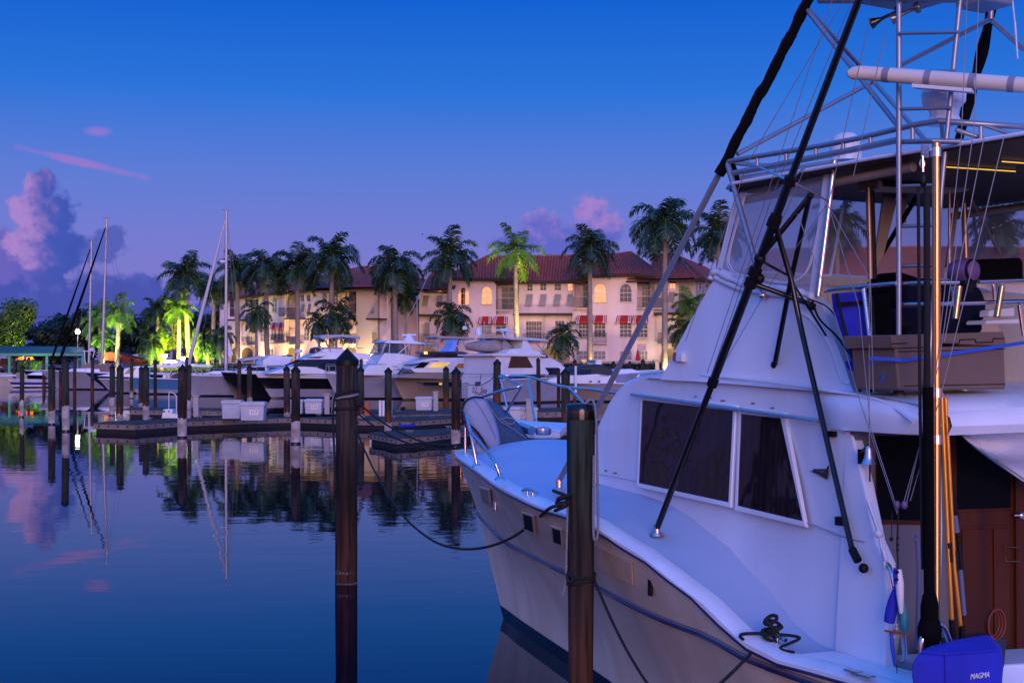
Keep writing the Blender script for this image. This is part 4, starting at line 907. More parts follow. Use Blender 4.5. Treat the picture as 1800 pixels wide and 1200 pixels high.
mb=MB(); mb.tube([BP(1612,940,s=9.8),BP(1616,1000,s=9.8),BP(1613,1140,s=9.8)],.018,8); mb.tube([BP(1606,948,s=9.8),BP(1624,950,s=9.8)],.01,6); mb.sph(BP(1612,940,s=9.8),.014); tag(mb.build('mooring_pole',mat('pole_grey',(.16,.17,.25),.6,var=.1),smooth=60),'grey boathook upright in front of the cockpit bulkhead','boathook')
mb=MB(); mb.tube([BP(1650,770,s=10.0),BP(1653,930,s=10.0),BP(1650,1060,s=10.0)],.012,8); tag(mb.build('pale_pole',WHT,smooth=60),'thin pale pole hanging just behind the polished pole','pole')
# orange hose coil
mb=MB(); c=W_((9.75,.9,1.45)); 
for k in range(3): mb.tube([c+BT*(.07+.008*k)*math.cos(a)+V((0,0,(.09+.008*k)*math.sin(a)))+BA*.02*k for a in [i*2*math.pi/20 for i in range(20)]],.009,6,closed=True)
tag(mb.build('hose_coil',mat('hose_rust',(.16,.03,.006),.6,var=.2),smooth=70),'orange hose coiled at the foot of the gaffs','hose')
mb=MB(); mb.prism([W_((9.8,1.3,.95)),W_((9.8,.85,.95)),W_((9.8,.8,1.35)),W_((9.8,1.25,1.35))],BA*-.25); tag(mb.build('tackle_crate',mat('crate_dark',(.02,.02,.03),.6,var=.2),bevel=.02),'dark tackle crate in the shade by the bulkhead','crate')
# hanging lures and floats
def hang(x,y0,name,lab,cat): 
    return empty(name,BP(x,y0,t=1.98),lab,cat)
fl=hang(1575,1075,'float','blue cone shaped float hanging on the line bundle','float'); Tq=1.98
def lathe_px(cx0,cy0,cx1,cy1,rad,t,m,name,parent,sm=50):
    a=BP(cx0,cy0,t=t); b=BP(cx1,cy1,t=t); ax=b-a; Ld=ax.length; mb=MB(); mb.lathe([(r*F_(a),h*Ld) for r,h in rad],a,16,ax=ax); return mb.build(name,m,parent,smooth=sm)
def F_(a): return a.y/F
o=lathe_px(1576,1025,1563,1092,[(3,0),(9,.45),(10.5,.7),(9.5,1)],1.98,BLUEC,'cone',fl)
fl2=empty('float',BP(1585,1080,t=2.0),'long white float with black bolts above the lure','float'); lathe_px(1580,1000,1584,1078,[(5,0),(7.5,.3),(6.5,.6),(4,.95),(2,1)],2.0,WHT,'cone',fl2); mb=MB(); mb.sph(BP(1577,1005,t=2.06),.012); mb.sph(BP(1576,1018,t=2.06),.012); mb.build('bolt',BLACK,fl2); lathe_px(1574,998,1574,1026,[(3.5,0),(4,.5),(3.5,1)],2.03,BLUEC,'blue_side',fl2)
fl3=empty('float',BP(1590,1110,t=1.95),'teal rounded float hanging behind the white one','float'); lathe_px(1588,1055,1591,1112,[(2,0),(7,.35),(8,.7),(3,1)],1.93,TEAL,'body',fl3)
lu=empty('lure',BP(1574,1160,t=2.0),'patterned fish lure with red bar hanging lowest on the bundle','lure'); lathe_px(1576,1095,1571,1168,[(2,0),(7,.25),(6,.5),(3,.9),(1,1)],2.0,mat('lure_pattern',(.55,.5,.42),.4,var=.9,vscale=60,c2=(.03,.10,.10)),'body',lu); lathe_px(1566,1110,1572,1170,[(3,0),(3.5,.5),(2,.9),(1,1)],2.03,BLUES,'blue_stripe',lu)
mb=MB(); mb.tube([BP(1556,1108,t=2.05),BP(1594,1113,t=2.05)],.008,6); mb.build('bar',ORNG,lu); 
for sx_,ll in ((1577,'left egg shaped sinker where the thin lines meet'),(1590,'right egg shaped sinker where the thin lines meet')):
    mb=MB(); mb.sph(BP(sx_,887,t=2.0),(.022,.02,.028)); tag(mb.build('line_sinker',PLUM,smooth=60),ll,'sinker')
mb=MB(); mb.tube([BP(1579,900,t=2.0),BP(1577,960,t=2.0),BP(1579,1000,t=2.0)],.006,6)
for y in (945,957,966): mb.sph(BP(1578,y,t=2.0),.011,6,5)
mb.tube([BP(1568,900,t=2.0),BP(1567,943,t=2.0)],.003,5); mb.sph(BP(1567,947,t=2.0),.014); mb.tube([BP(1576,1168,t=2.0),BP(1577,1196,t=2.0)],.003,5)
tag(mb.build('leader_line',BLACK),'knotted leader carrying the floats','line')
mb=MB()
for a,b,r in (((1526,880),(1545,935),.014),((1545,935),(1556,1000),.01),((1522,850),(1527,885),.006)): mb.tube([BP(*a,t=1.88),BP(*b,t=1.88)],r,6)
mb.sph(BP(1545,938,t=1.88),.03); mb.tube([BP(1552,965,t=1.9),BP(1558,985,t=1.9)],.013,6); tag(mb.build('small_rod',WHT,smooth=60),'small white handled rod against the swept wing edge','fishing rod')
# grill in blue cover
gr=empty('covered_grill',BP(1690,1195,s=10.6),'rail mounted grill under a royal blue fabric cover','grill')
mb=MB(); fp_=[(1605,1152),(1622,1140),(1712,1112),(1735,1111),(1763,1140),(1764,1160),(1758,1205),(1750,1240),(1610,1240),(1603,1185)]
fr0=[BP(x,y,s=10.75) for x,y in [(1604,1160),(1622,1146),(1660,1150),(1760,1142),(1765,1160),(1757,1205),(1748,1240),(1612,1240),(1603,1190)]]
bk0=[BP(x,y,s=10.35) for x,y in [(1612,1150),(1630,1136),(1690,1120),(1736,1112),(1762,1136),(1762,1190),(1750,1230),(1625,1230),(1612,1180)]]
mb.bridge(fr0,bk0); go=mb.build('fabric_cover',BLUEC,gr,bevel=.03,seg=4)
gn=(fr0[3]-fr0[2]).normalized(); text('brand_lettering','MAGMA',.045,WHT,BP(1722,1187,s=10.757),gn+V((0,0,.02)),(0,0,1),go,shear=.25)
mb=MB(); mb.tube([fr0[1]+V((0,0,.004)),fr0[2]+V((0,0,.004)),fr0[3]+V((0,0,.004))],.006,6); mb.tube([fr0[2]+BA*.004,BP(1664,1238,s=10.757)],.004,6); mb.build('cover_seam',BLUEC,go,smooth=60)
mb=MB(); mb.tube([BP(1690,1235,s=10.6),BP(1690,1300,s=10.6)],.03,8); mb.build('mount',CHROME,gr)
# deck hardware: vents, cleats with lines
for k,(x,y) in enumerate(((1500,1174),(1522,1182))):
    mb=MB(); c=BL(x,y,z=1.3); mb.ob(W_((c[0],c[1],1.285)),BA*.06,BT*.03,(0,0,.006)); yb(mb,'deck_fitting',CHROME,bevel=.004); 
mb=MB()
for s_,t_ in ((5.15,1.93),(8.85,2.12)):
    c=W_((s_,t_,zd(s_)+.1)); mb.tube([c-BA*.14,c-BA*.05+V((0,0,.02)),c+BA*.05+V((0,0,.02)),c+BA*.14],.016,8); mb.tube([c-BA*.05,c-BA*.05+V((0,0,-.05))],.014,6); mb.tube([c+BA*.05,c+BA*.05+V((0,0,-.05))],.014,6)
yb(mb,'mooring_cleat',CHROME,smooth=60,each=True)
PORTD=mat('port_dark',(.02,.018,.016),.5,var=.3,spec=.2)
# hull portholes: framed recesses
for q,dark in (((848,858),(862,862),(865,888),(852,882)),0),(((922,902),(940,908),(943,936),(925,928)),1),(((973,926),(990,932),(992,958),(976,952)),1):
    def onU(x,y,o=0):
        best=None
        for i in range(0,400):
            t=.2+i*.006; p=BL(x,y,t=t); s=p[0]
            if s<.3 or s>9: continue
            f=(p[2]-zr(s))/max(.05,zd(s)-zr(s)); tt=tr(s+.3*f)+(td(s)-tr(s+.3*f))*f if False else tr(s)+(td(s)-tr(s))*f
            e=abs(tt-t)
            if best is None or e<best[0]: best=(e,p)
        p=best[1]; return W_((p[0],p[1]+o,p[2]))
    ring=[onU(x,y,.012) for x,y in q]; c=sum(ring,V())/4
    mb=MB(); big=[c+(p-c)*1.28 for p in ring]; up=[p+BT*.02 for p in ring]; bup=[c+(p-c)*1.22+BT*.02 for p in ring]
    mb.add(big+bup,[(i,(i+1)%4,(i+1)%4+4,i+4) for i in range(4)]); mb.add(bup+up,[(i,(i+1)%4,(i+1)%4+4,i+4) for i in range(4)])
    po=yb(mb,'porthole',CREAM,hull,bevel=.006); mb=MB(); mb.poly([p+BT*.006 for p in ring]); yb(mb,'pane',PORTD if dark else BEIGE,po)
# louvred vent panel and fairleads on the topsides
q=[(1043,955),(1115,988),(1117,1027),(1043,996)]; ring=[onU(x,y,.012) for x,y in q]
mb=MB(); n=26
for i in range(n):
    a=ring[0]+(ring[1]-ring[0])*(i/n); b=ring[3]+(ring[2]-ring[3])*(i/n); w_=(ring[1]-ring[0])/n*.6; mb.prism([a,a+w_,b+w_,b],BT*.012)
yb(mb,'louvred_vent',TRIM,hull)
for x,y,w_,h_ in ((871,887,.03,.06),(1145,1027,.025,.09)):
    c=onU(x,y,.01); mb=MB(); mb.ob(c,BA*w_,BT*.012,(0,0,h_)); yb(mb,'fairlead',CHROME if x<900 else BLACK,hull,bevel=.008)
# ---- bow rail
mb=MB(); r=.019
def bp3(x,y,Y): return P(x,y,Y)
top1=spline([bp3(848,697,17.9),bp3(880,687,17.6),bp3(905,681,17.4),bp3(917,677,17.4)],4); mb.tube(top1,r,8)
mb.tube(spline([bp3(917,677,17.4),bp3(900,670,18.0),bp3(884,663,18.5)],4),r,8)
mb.tube(spline([bp3(884,664,18.5),bp3(878,662,18.6),bp3(884,660,18.7),bp3(900,660,18.7),bp3(930,662,18.6),bp3(965,673,18.3),bp3(995,680,18.1),bp3(1040,684,17.8),bp3(1082,690,17.5),bp3(1150,696,17.0)],4),r,8)
for (a,Ya),(b,Yb) in ((((880,666),18.5),((896,735),18.3)),(((916,680),17.4),((888,728),17.6)),(((928,664),18.6),((940,738),17.9)),(((1002,683),18.0),((1045,728),17.4)),(((1000,682),18.0),((1020,704),17.9))):
    mb.tube([bp3(*a,Ya),bp3(*b,Yb)],.017,8)
# port loop over the bow
def dk(x,y): 
    p=None
    for i in range(0,200):
        z=1.9+i*.003; q=BL(x,y,z=z)
        if abs(q[1])<td(max(0,q[0])) and deckz(max(.1,q[0]),q[1])<=z: p=q; break
    return W_(p) if p else BP(x,y,z=2.08)
f1=BP(818,798,z=2.1); f2=BP(838,816,z=2.12); f3=BP(879,838,z=2.12)
mb.tube([f1,bp3(818,740,f1.y),bp3(826,715,f1.y)],.018,8); mb.tube([f2,bp3(828,764,f2.y),bp3(820,730,f2.y+.2)],.018,8)
mb.tube(spline([bp3(826,758,f2.y),bp3(848,782,(f2.y+f3.y)/2),bp3(866,806,f3.y+.1),bp3(874,822,f3.y),f3],5),.018,8)
yb(mb,'bow_rail',CHROME,smooth=60,each=True)
mb=MB()
for f in (f1,f2,f3): mb.lathe([(.06,-.03),(.05,-.01),(.025,.01)],f,10)
yb(mb,'stanchion_foot',CHROME,each=True)
# windlass box, pulpit and hatch on the foredeck
mb=MB(); a=[dk(x,y) for x,y in ((912,770),(952,771),(1005,771))]
zb=2.22; mb.prism([BP(905,768,z=zb),BP(940,771,z=zb),BP(985,771,z=zb),BP(1000,757,z=zb+.0),BP(915,752,z=zb)],(0,0,.12)); yb(mb,'windlass_plinth',GEL,bevel=.02)
mb=MB(); p=P(940,760,17.0); mb.tube([P(915,750,17.3),P(935,757,17.1)],.06,10); mb.lathe([(.09,-.05),(.1,-.02),(.1,.03),(.05,.05)],P(955,757,16.9),14); yb(mb,'windlass',CHROME,smooth=50,each=True)
mb=MB(); mb.prism([P(904,738,17.8),P(922,743,17.6),P(990,757,17.2),P(985,761,17.0),P(930,752,17.3),P(904,744,17.7)],(0,0,.03)); yb(mb,'bow_pulpit',GEL,bevel=.008)
# draped canvas bag over the bow rail
bag=empty('covered_liferaft',P(870,790,17.3),'padded pale blue canvas cover lashed upright on the bow rail','boat cover')
def blobmesh(front,Y0,depth,m,name,bulge=.18,par=bag,sm=80):
    n=len(front); c=(sum(p[0] for p in front)/n,sum(p[1] for p in front)/n)
    rings=[]; K=7
    for k in range(-K,K+1):
        a=k/K; sc_=math.sqrt(max(0,1-abs(a)**2.6))*.35+.65 if abs(a)<1 else .6
        rings.append([P(c[0]+(x-c[0])*sc_,c[1]+(y-c[1])*sc_,Y0+depth*a) for x,y in front])
    mb=MB(); fs=[]
    vs=[p for r_ in rings for p in r_]
    for i in range(len(rings)-1):
        for j in range(n): fs.append((i*n+j,i*n+(j+1)%n,(i+1)*n+(j+1)%n,(i+1)*n+j))
    fs+=[tuple(range(n)),tuple(range(len(vs)-1,len(vs)-n-1,-1))]
    mb.add(vs,fs); return mb.build(name,m,par,smooth=sm)
def cv(pts,n=4):
    q=spline([V((x,y,0)) for x,y in pts]+[V((pts[0][0],pts[0][1],0))],n)[:-1]; return [(p.x,p.y) for p in q]
blobmesh(cv([(812,718),(818,704),(835,697),(852,700),(864,720),(874,745),(880,775),(878,792),(866,797),(850,782),(832,758),(818,740)]),17.05,.16,BAGL,'cover_shell')
blobmesh(cv([(850,702),(868,706),(890,722),(912,745),(930,772),(935,784),(926,791),(905,792),(884,797),(874,790),(866,760),(856,725)]),17.25,.22,BAGB,'quilted_flap')
blobmesh(cv([(812,726),(824,742),(845,768),(858,790),(848,786),(832,770),(817,750)]),16.95,.1,PURP,'plum_gusset')
blobmesh(cv([(836,770),(850,785),(866,798),(862,805),(845,803),(834,790)]),17.15,.16,BAGL,'lower_tuck')
mb=MB()
mb.tube(spline([P(x,y,16.86) for x,y in ((813,722),(812,736),(822,744),(838,758),(850,775),(858,792),(866,798),(878,794))],4),.012,6); mb.tube(spline([P(x,y,16.88) for x,y in ((812,720),(818,706),(832,698),(850,699))],4),.012,6)
mb.tube(spline([P(x,y,16.98) for x,y in ((884,793),(905,789),(920,784),(933,784),(932,792),(905,795))],4),.016,6); mb.build('black_piping',BLACK,bag,smooth=70)
mb=MB(); mb.tube(spline([P(x,y,16.88) for x,y in ((850,698),(866,722),(880,740),(900,752),(925,770))],4),.006,6); mb.tube(spline([P(x,y,16.85) for x,y in ((832,700),(848,722),(862,748),(872,772))],4),.004,6)
mb.tube(spline([P(x,y,16.9) for x,y in ((878,738),(890,734),(903,736),(905,742),(895,745),(884,738))],4),.009,6)
mb.tube(spline([P(x,y,17.0) for x,y in ((820,790),(835,796),(846,795),(850,802),(842,806),(830,800))],4),.01,6); mb.build('lashing_cord',ROPEG,bag,smooth=70)
mb=MB(); mb.ob(P(883,724,17.1),(.05,0,0),(0,.04,0),(0,0,.012)); mb.build('black_patch',BLACK,bag)
# raised moulded knee line at house foot (caulk joint)
mb=MB(); mb.tube([W_(HS(x,y,.006)) for x,y in ((1050,833),(1100,842),(1125,848))],.004,5); mb.tube(spline([W_(HS(x,y,.004)) for x,y in ((1416,917),(1445,928),(1480,942),(1520,952))],3),.006,5); yb(mb,'joint_line',mat('joint_grime',(.38,.38,.46),.8),house)
mb=MB()
for x,y,a in ((1065,827,.02),(1081,831,.03),(1223,697,.012),(1249,699,.02),(1271,704,.03),(1324,709,.02),(1358,717,.02)): mb.ob(W_(HS(x,y,.002)),BA*a,BT*.003,(0,0,.006))
yb(mb,'paint_chip',mat('bare_patch',(.16,.09,.09),.8),house)
# ---- mooring lines on the yacht
def rope(pts,r,lab,m=ROPEB,n=6):
    mb=MB(); mb.tube(spline(pts,n),r,7); return tag(mb.build('mooring_line',m,smooth=80),lab,'rope')
cl1=W_((5.15,1.93,zd(5.15)+.12)); cl2=W_((8.85,2.12,zd(8.85)+.12))
def knot(c,lab):
    mb=MB()
    for k in range(5):
        rr=.042+.010*R.random(); off=V((R.uniform(-.03,.03),R.uniform(-.03,.03),.03*k-.03)); ax=V((R.uniform(-.5,.5),R.uniform(-.5,.5),1)).normalized(); u=ax.orthogonal().normalized(); w_=ax.cross(u)
        mb.tube([c+off+(u*math.cos(a)*rr*1.3+w_*math.sin(a)*rr) for a in [i*2*math.pi/14 for i in range(14)]],.014,6,closed=True)
    return tag(mb.build('rope_coil',ROPEB,smooth=80),lab,'rope')
knot(BP(988,886,z=2.1),'black rope made fast on the forward deck cleat'); knot(W_((8.85,2.12,zd(8.85)+.13)),'black rope heaped on the midship deck cleat')
tip=BP(988,888,z=2.1); c2=W_((8.85,2.12,zd(8.85)+.12))
# ================================================================ pilings
def pile(x,yt,wl,w,band,label,m=WOOD,cap='cone',bw=None):
    Y=WY(wl); r=w/2*Y/F; ztop=CH-(yt-HY)/F*Y; px=(x-900)/F*Y
    e=empty('mooring_piling',(px,Y,0),label,'piling','timber mooring pilings')
    n=20 if w>10 else 10
    ch=.55*r*2 if cap=='cone' else .12
    mb=MB(); rr=random.Random(int(x*7)); L_=[]; lean=rr.uniform(-.014,.014)
    zz=[-1.2,0,.5,1,1.5,2,2.5,ztop-ch]; zz=sorted(z for z in zz if z<=ztop-ch)
    pts=[V((lean*z,0,z)) for z in zz]; rs=[r*(1.04-.05*z/3+rr.uniform(-.015,.015)) for z in zz]
    mb.tube(pts,rs,n); mb.build('shaft',m,e,world=False,smooth=50)
    mb=MB(); rt=rs[-1]; c=V((lean*ztop,0,ztop-ch))
    if cap=='cone': mb.lathe([(rt*1.12,-.12*r*4),(rt*1.12,0),(rt*1.0,.02),(.01,ch)],c,n)
    else: mb.lathe([(rt*1.03,-.18),(rt*1.05,0),(rt*.97,.04),(rt*.5,.06)],c,n)
    mb.build('cap',BLACK,e,world=False,smooth=40)
    if band:
        zb=CH-(band-HY)/F*Y; mb=MB(); mb.tube([V((lean*z,0,z)) for z in (-.3,zb*.5,zb)],[r*1.06,r*1.055,r*1.05],n,cap=False)
        for q in mb.v[-n:]: q.z+=rr.uniform(-.10,.04)
        mb.build('white_band',mat_band,e,world=False,smooth=50)
        mb=MB(); mb.lathe([(r*1.0,-.02),(r*1.12,.0),(r*1.14,.06),(r*1.02,.1)],V((0,0,-.01)),n); mb.build('algae_ring',BOOT,e,world=False)
    return e
mat_band=mat('weathered_white_paint',(.50,.50,.54),.7,var=.6,vscale=2.6,c2=(.22,.16,.13),bump=.2,bscale=15)
mat_band_rust=mat_band
PL=[(25,627,680,5,None,'thin far piling leftmost in front of the hedge',WOOD),(50,627,680,5,None,'thin far piling beside the dark bowed boat at the far left',WOOD),(77,627,681,5,None,'thin far piling between the dark bow and the first sail yacht',WOOD),
(38,641,733,8,703,'slim white banded piling nearest the left edge',WOODG),(91,639,746,12,720,'white banded piling below the first black furled sail',WOODG),(116,624,758,12.5,712,'tall blue banded piling fourth from the left',WOODG),
(131,626,688,6,None,'thin far piling in front of the lamp post',WOOD),(162,628,690,6,None,'thin far piling in front of the tan sail covers',WOOD),(106,650,687,5,None,'short thin piling left of the grey yacht hull',WOOD),
(197,640,730,9.5,697,'white banded piling at the dock tip, left of a thicker one',WOODG),(210,641,752,12,727,'rust footed piling standing at the dock tip',WOODG),(231,629,700,6,686,'thin piling by the bow of the light blue boat',WOOD),(247,643,730,8,708,'narrow piling overlapping the light blue bow',WOODG),(257,641,740,11,712,'white banded piling in front of the light blue hull',WOODG),(273,631,718,6,None,'thin black piling before the light blue hull',WOODD),
(320,640,769,15.5,733,'thick rusty piling in front of the white steps',WOODD),(332,640,737,7,702,'slim piling just behind the thick rusty one',WOOD),(328,627,705,6,None,'far piling by the leaning furled sail',WOODG),(421,632,706,7,None,'reddish thin piling in front of the black hull',WOOD),(439,641,712,9,698,'white footed piling in front of the black hull',WOODG),
(505,642,748,11.5,724,'left piling of the white banded pair in mid water',WOOD),(520,642,780,15.5,739,'right and thicker piling of the white banded pair in mid water',WOODD),(520,632,704,7,None,'far piling behind the white banded pair',WOOD),
(635,643,752,12,728,'greenish piling right behind the tall central one',WOODG),(634,630,706,6,None,'thin far piling behind the greenish piling',WOOD),(682,645,764,12.5,742,'green grey piling right of the orange board',WOODG),(750,632,698,6.5,None,'thin rust red piling above the numbered dock box',WOOD),(784,643,719,10,None,'grey piling before the cream cruiser hull',WOODG),
(801,645,786,15.5,755,'rusty piling with white foot at the yacht bow tip',WOODD),(873,630,712,13,None,'green grey piling in front of the lettered transom',WOODG),(947,628,712,7,None,'dark piling between the house yacht and the express cruiser',WOODD),(982,646,712,6,None,'short thin piling beside a white pipe, left of the tall green one',WOODD),(995,646,760,15.5,745,'thick greenish piling behind the capped foreground pile',WOODG),
(1010,631,706,7,None,'thin piling behind the thick greenish one',WOOD),(1079,634,700,6,None,'thin dark piling at the right end of the express cruiser',WOODD),(1107,634,692,5,None,'far dark piling beside the tower leg',WOODD),(1130,630,690,7,None,'far dark piling just over the house roof edge',WOODD)]
for p in PL: pile(*p)
cen=pile(608.5,612,1024,38,None,'tallest dark piling at the centre, wrapped in black rope',WOODD)
mb=MB(); zb=CH-(1008-HY)/F*WY(1024); r0=19*WY(1024)/F
mb.lathe([(r0*1.02,.08),(r0*1.03,.10),(r0*1.02,.14)],V((0,0,.06)),24); mb.lathe([(r0*1.03,-.05),(r0*1.05,.0),(r0*1.0,.03)],V((0,0,0)),24); mb.build('waterline_ring',mat('barnacle_ring',(.16,.15,.17),.9,var=.9,vscale=9,c2=(.02,.015,.013)),cen,world=False,smooth=60)
# right foreground pile
Yn=11.4; e=empty('mooring_piling',((1021-900)/F*Yn,Yn,0),'thick flat capped piling in the foreground against the yacht','piling','timber mooring pilings'); rN=24.5/F*Yn
WN=woodmat('pile_timber_near',(.028,.046,.036),(.032,.026,.022),(.07,.032,.02),.7,2.6)
mb=MB(); zt=CH-(722-HY)/F*Yn; zs=[-1,0,.6,1.2,1.8,2.3,zt]; mb.tube([V((.0,0,z)) for z in zs],[rN*f for f in (.92,.9,.88,.92,.97,1.0,1.02)],28); mb.build('shaft',WN,e,world=False,smooth=50)
mb=MB(); mb.lathe([(rN*1.05,-.07),(rN*1.08,-.01),(rN*1.05,.045),(rN*.9,.062),(rN*.3,.066)],V((0,0,zt)),28); mb.build('cap',BLACKG,e,world=False,smooth=50)
NX,NY=e.location.x,e.location.y
def rp(pts,r,lab,m=ROPEB,n=7): return rope(pts,r,lab,m,n)
rp([V((NX+rN*.2,NY-rN,2.93)),V((NX+rN*.8,NY-rN*.7,2.96)),P(1048,738,Yn-.12),P(1050,830,Yn-.1),P(1051,930,Yn-.12),P(1047,948,Yn-.14),P(1043,930,Yn-.16),P(1044,800,Yn-.14)],.011,'grey dock line looped over the flat capped pile',ROPEG)
rp([P(998,880,Yn-.1),P(996,960,Yn-.12),P(994,1020,Yn-.12),P(989,1046,Yn-.12)],.009,'short grey line end hanging left of the flat capped pile',ROPEG)
mb=MB()
for k in range(3): mb.tube([V((NX+rN*1.0*math.cos(a),NY+rN*1.0*math.sin(a),CH-(1008+k*7-HY)/F*Yn+.02*math.sin(a+k))) for a in [i*2*math.pi/24 for i in range(24)]],.013,6,closed=True)
mb.tube(spline([P(996,1008,Yn-.2),P(1000,1022,Yn-.24),P(1008,1016,Yn-.24),P(1000,1006,Yn-.2)],4),.012,6)
tag(mb.build('rope_wrap',ROPEB,smooth=80),'black rope wrapped round the flat capped pile','rope')
rp([P(1046,1022,Yn-.1),P(1062,1060,Yn-.3),P(1085,1110,Yn-.6),P(1112,1160,Yn-.9),P(1145,1210,Yn-1.1),P(1180,1245,Yn-1.3)],.012,'black line running down from the flat capped pile to the lower edge')
rp([c2,W_((8.75,2.33,zd(8.75)+.09)),P(1322,1140,9.75),P(1300,1168,9.4),P(1262,1204,9.0),P(1235,1225,8.7)],.0125,'black line from the midship cleat over the side to the water')
rp([c2,W_((9.0,2.0,1.33)),P(1372,1138,9.55),P(1396,1146,9.45)],.0115,'short black rope tail lying on the side deck')
# lines from the central piling
cx,cy=cen.location.x,cen.location.y
def cwrap(y,amp=.02,ph=0,r=.018,m=ROPEB):
    z=CH-(y-HY)/F*cy; mb=MB(); mb.tube([V((cx+(r0+.014)*math.cos(a),cy+(r0+.014)*math.sin(a),z+amp*math.sin(a+ph))) for a in [i*2*math.pi/28 for i in range(28)]],r,6,closed=True); return mb
mb=MB()
for y,am,ph in ((692,.06,0),(694,.07,2.2),(716,.015,1),(720,.02,3)): 
    q=cwrap(y,am,ph); mb.add(q.v,q.f)
mb.sph((cx+r0+.04,cy-.1,CH-(707-HY)/F*cy),(.06,.05,.07),8,6)
tag(mb.build('rope_wrap',ROPEB,smooth=80),'black rope wound several turns round the tallest central piling','rope')
q=cwrap(696,.03,1.2,.02); tag(q.build('rope_wrap',ROPEG,smooth=80),'pale rope turn under the black turns on the central piling','rope')
Yc=cy-r0-.02
rp([P(590,690,Yc),P(586,705,Yc),P(585,740,Yc),P(588,800,Yc),P(590,858,Yc)],.017,'black rope tail hanging down the left of the central piling')
rp([P(590,688,Yc),P(586,700,Yc),P(584,722,Yc)],.016,'grey rope tail beside the central piling',ROPEG)
rp([P(628,706,cy-.1),P(660,733,cy-.3),P(698,757,cy-.8),P(745,777,cy-1.5),P(785,782,cy-2.2),P(812,780,17.6),P(826,775,17.4)],.014,'upper black bow line from the central piling to the yacht bow')
rp([P(626,724,cy-.1),P(660,750,cy-.3),P(698,771,cy-.8),P(745,787,cy-1.5),P(785,789,cy-2.2),P(810,786,17.6),P(826,780,17.4)],.014,'lower black bow line from the central piling to the yacht bow')
rp([P(626,756,cy-.1),P(645,800,cy-.5),P(668,845,cy-1.1),P(708,905,cy-2.2),P(755,946,cy-3.4),P(800,963,cy-4.4),P(850,962,cy-5.3),P(900,944,cy-6.1),P(940,915,cy-6.5),P(966,893,tip.y+.1),tip],.015,'long black line sagging from the central piling to the deck cleat')
# ================================================================ floating docks
def dock(name,label,pxs,zt=.46,th=.26,cat='dock'):
    pts=[Pz(x,y,zt) for x,y in pxs]
    e=empty(name,(pts[0].x,pts[0].y,0),label,cat,'floating dock sections')
    mb=MB(); mb.prism([p for p in pts],(0,0,-.05)); mb.build('deck_boards',DOCKC,e)
    c=sum(pts,V())/len(pts)
    mb=MB(); mb.prism([c+(p-c)*1.0+(c-p).normalized()*.02+V((0,0,-.052)) for p in pts],(0,0,-th+.05)); sd=mb.build('side_beam',DOCKS,e)
    mb=MB(); n=len(pts)
    for i in range(n):
        a=pts[i];b=pts[(i+1)%n]; Ln=(b-a).length
        if Ln<1.2: continue
        d=(b-a).normalized(); nr=V((d.y,-d.x,0))
        if nr.dot(c-a)>0: nr=-nr
        if nr.y>0: continue
        k=int(Ln/.55)
        for j in range(k): mb.ob(a+d*(.3+j*.55)+nr*.0+V((0,0,-.14)),d*.035,nr*.012,(0,0,.035))
    if mb.v: mb.build('bolt_plates',BLACK,sd)
    mb=MB(); mb.prism([c+(p-c)*1.0+(c-p).normalized()*.12+V((0,0,-th-.002)) for p in pts],(0,0,-.5)); mb.build('float',DOCKB,e)
    return e
dock('floating_dock','nearest floating dock finger at left carrying the white steps',[(165,743),(236,745),(330,739),(440,735),(600,731),(600,727),(420,732),(300,736),(190,740)])
dock('floating_dock','thin perforated dock beam behind the white steps',[(229,719),(300,719.5),(402,721),(402,717),(300,716),(229,716)],.5,.3)
dock('floating_dock','main walkway running behind the central piling',[(472,731),(620,737),(720,739),(812,733),(812,729),(700,732),(600,729),(472,727)],.46)
dock('floating_dock','dock with the numbered box below the cream cruiser',[(640,724),(720,727.5),(840,725),(990,722),(990,716),(840,718),(700,719),(640,719)],.5,.34)
dock('floating_dock','angled dock finger in front of the yacht bow',[(648,760),(697,769),(760,764),(830,755),(830,750),(742,755),(690,756)],.42,.24)
dock('floating_dock','dock carrying the pair of lettered boxes behind the bow rail',[(845,752),(905,756),(1000,752),(1090,744),(1090,737),(1000,741),(900,744),(850,744)],.5,.3)
for x,y in ((210,739),(262,738),(350,735),(455,732),(560,731),(690,735),(760,733),(800,723),(700,724.5),(900,752),(960,751),(720,761),(790,753)):
    p=Pz(x,y,.47); mb=MB(); mb.tube([p+V((-.16,0,.09)),p+V((.16,0,.09))],.025,5); mb.tube([p+V((-.06,0,0)),p+V((-.06,0,.09))],.02,5); mb.tube([p+V((.06,0,0)),p+V((.06,0,.09))],.02,5)
    tag(mb.build('dock_cleat',ALU),'small metal cleat on the edge of the floating docks','cleat','cleats along the docks')
for x,y,h in ((345,733,1.0),(575,728,1.0),(766,722.5,1.0),(930,744,1.0)):
    p=Pz(x,y,.47); e=empty('power_pedestal',p,'short pale shore power pedestal standing on the floating docks','pedestal','power pedestals on the docks'); mb=MB(); mb.box(-.13,.13,-.12,.12,0,h); mb.build('post',SHUT,e,world=False,bevel=.03); mb=MB(); mb.box(-.16,.16,-.15,.15,h,h+.08); mb.build('hood',SHUT,e,world=False,bevel=.02)
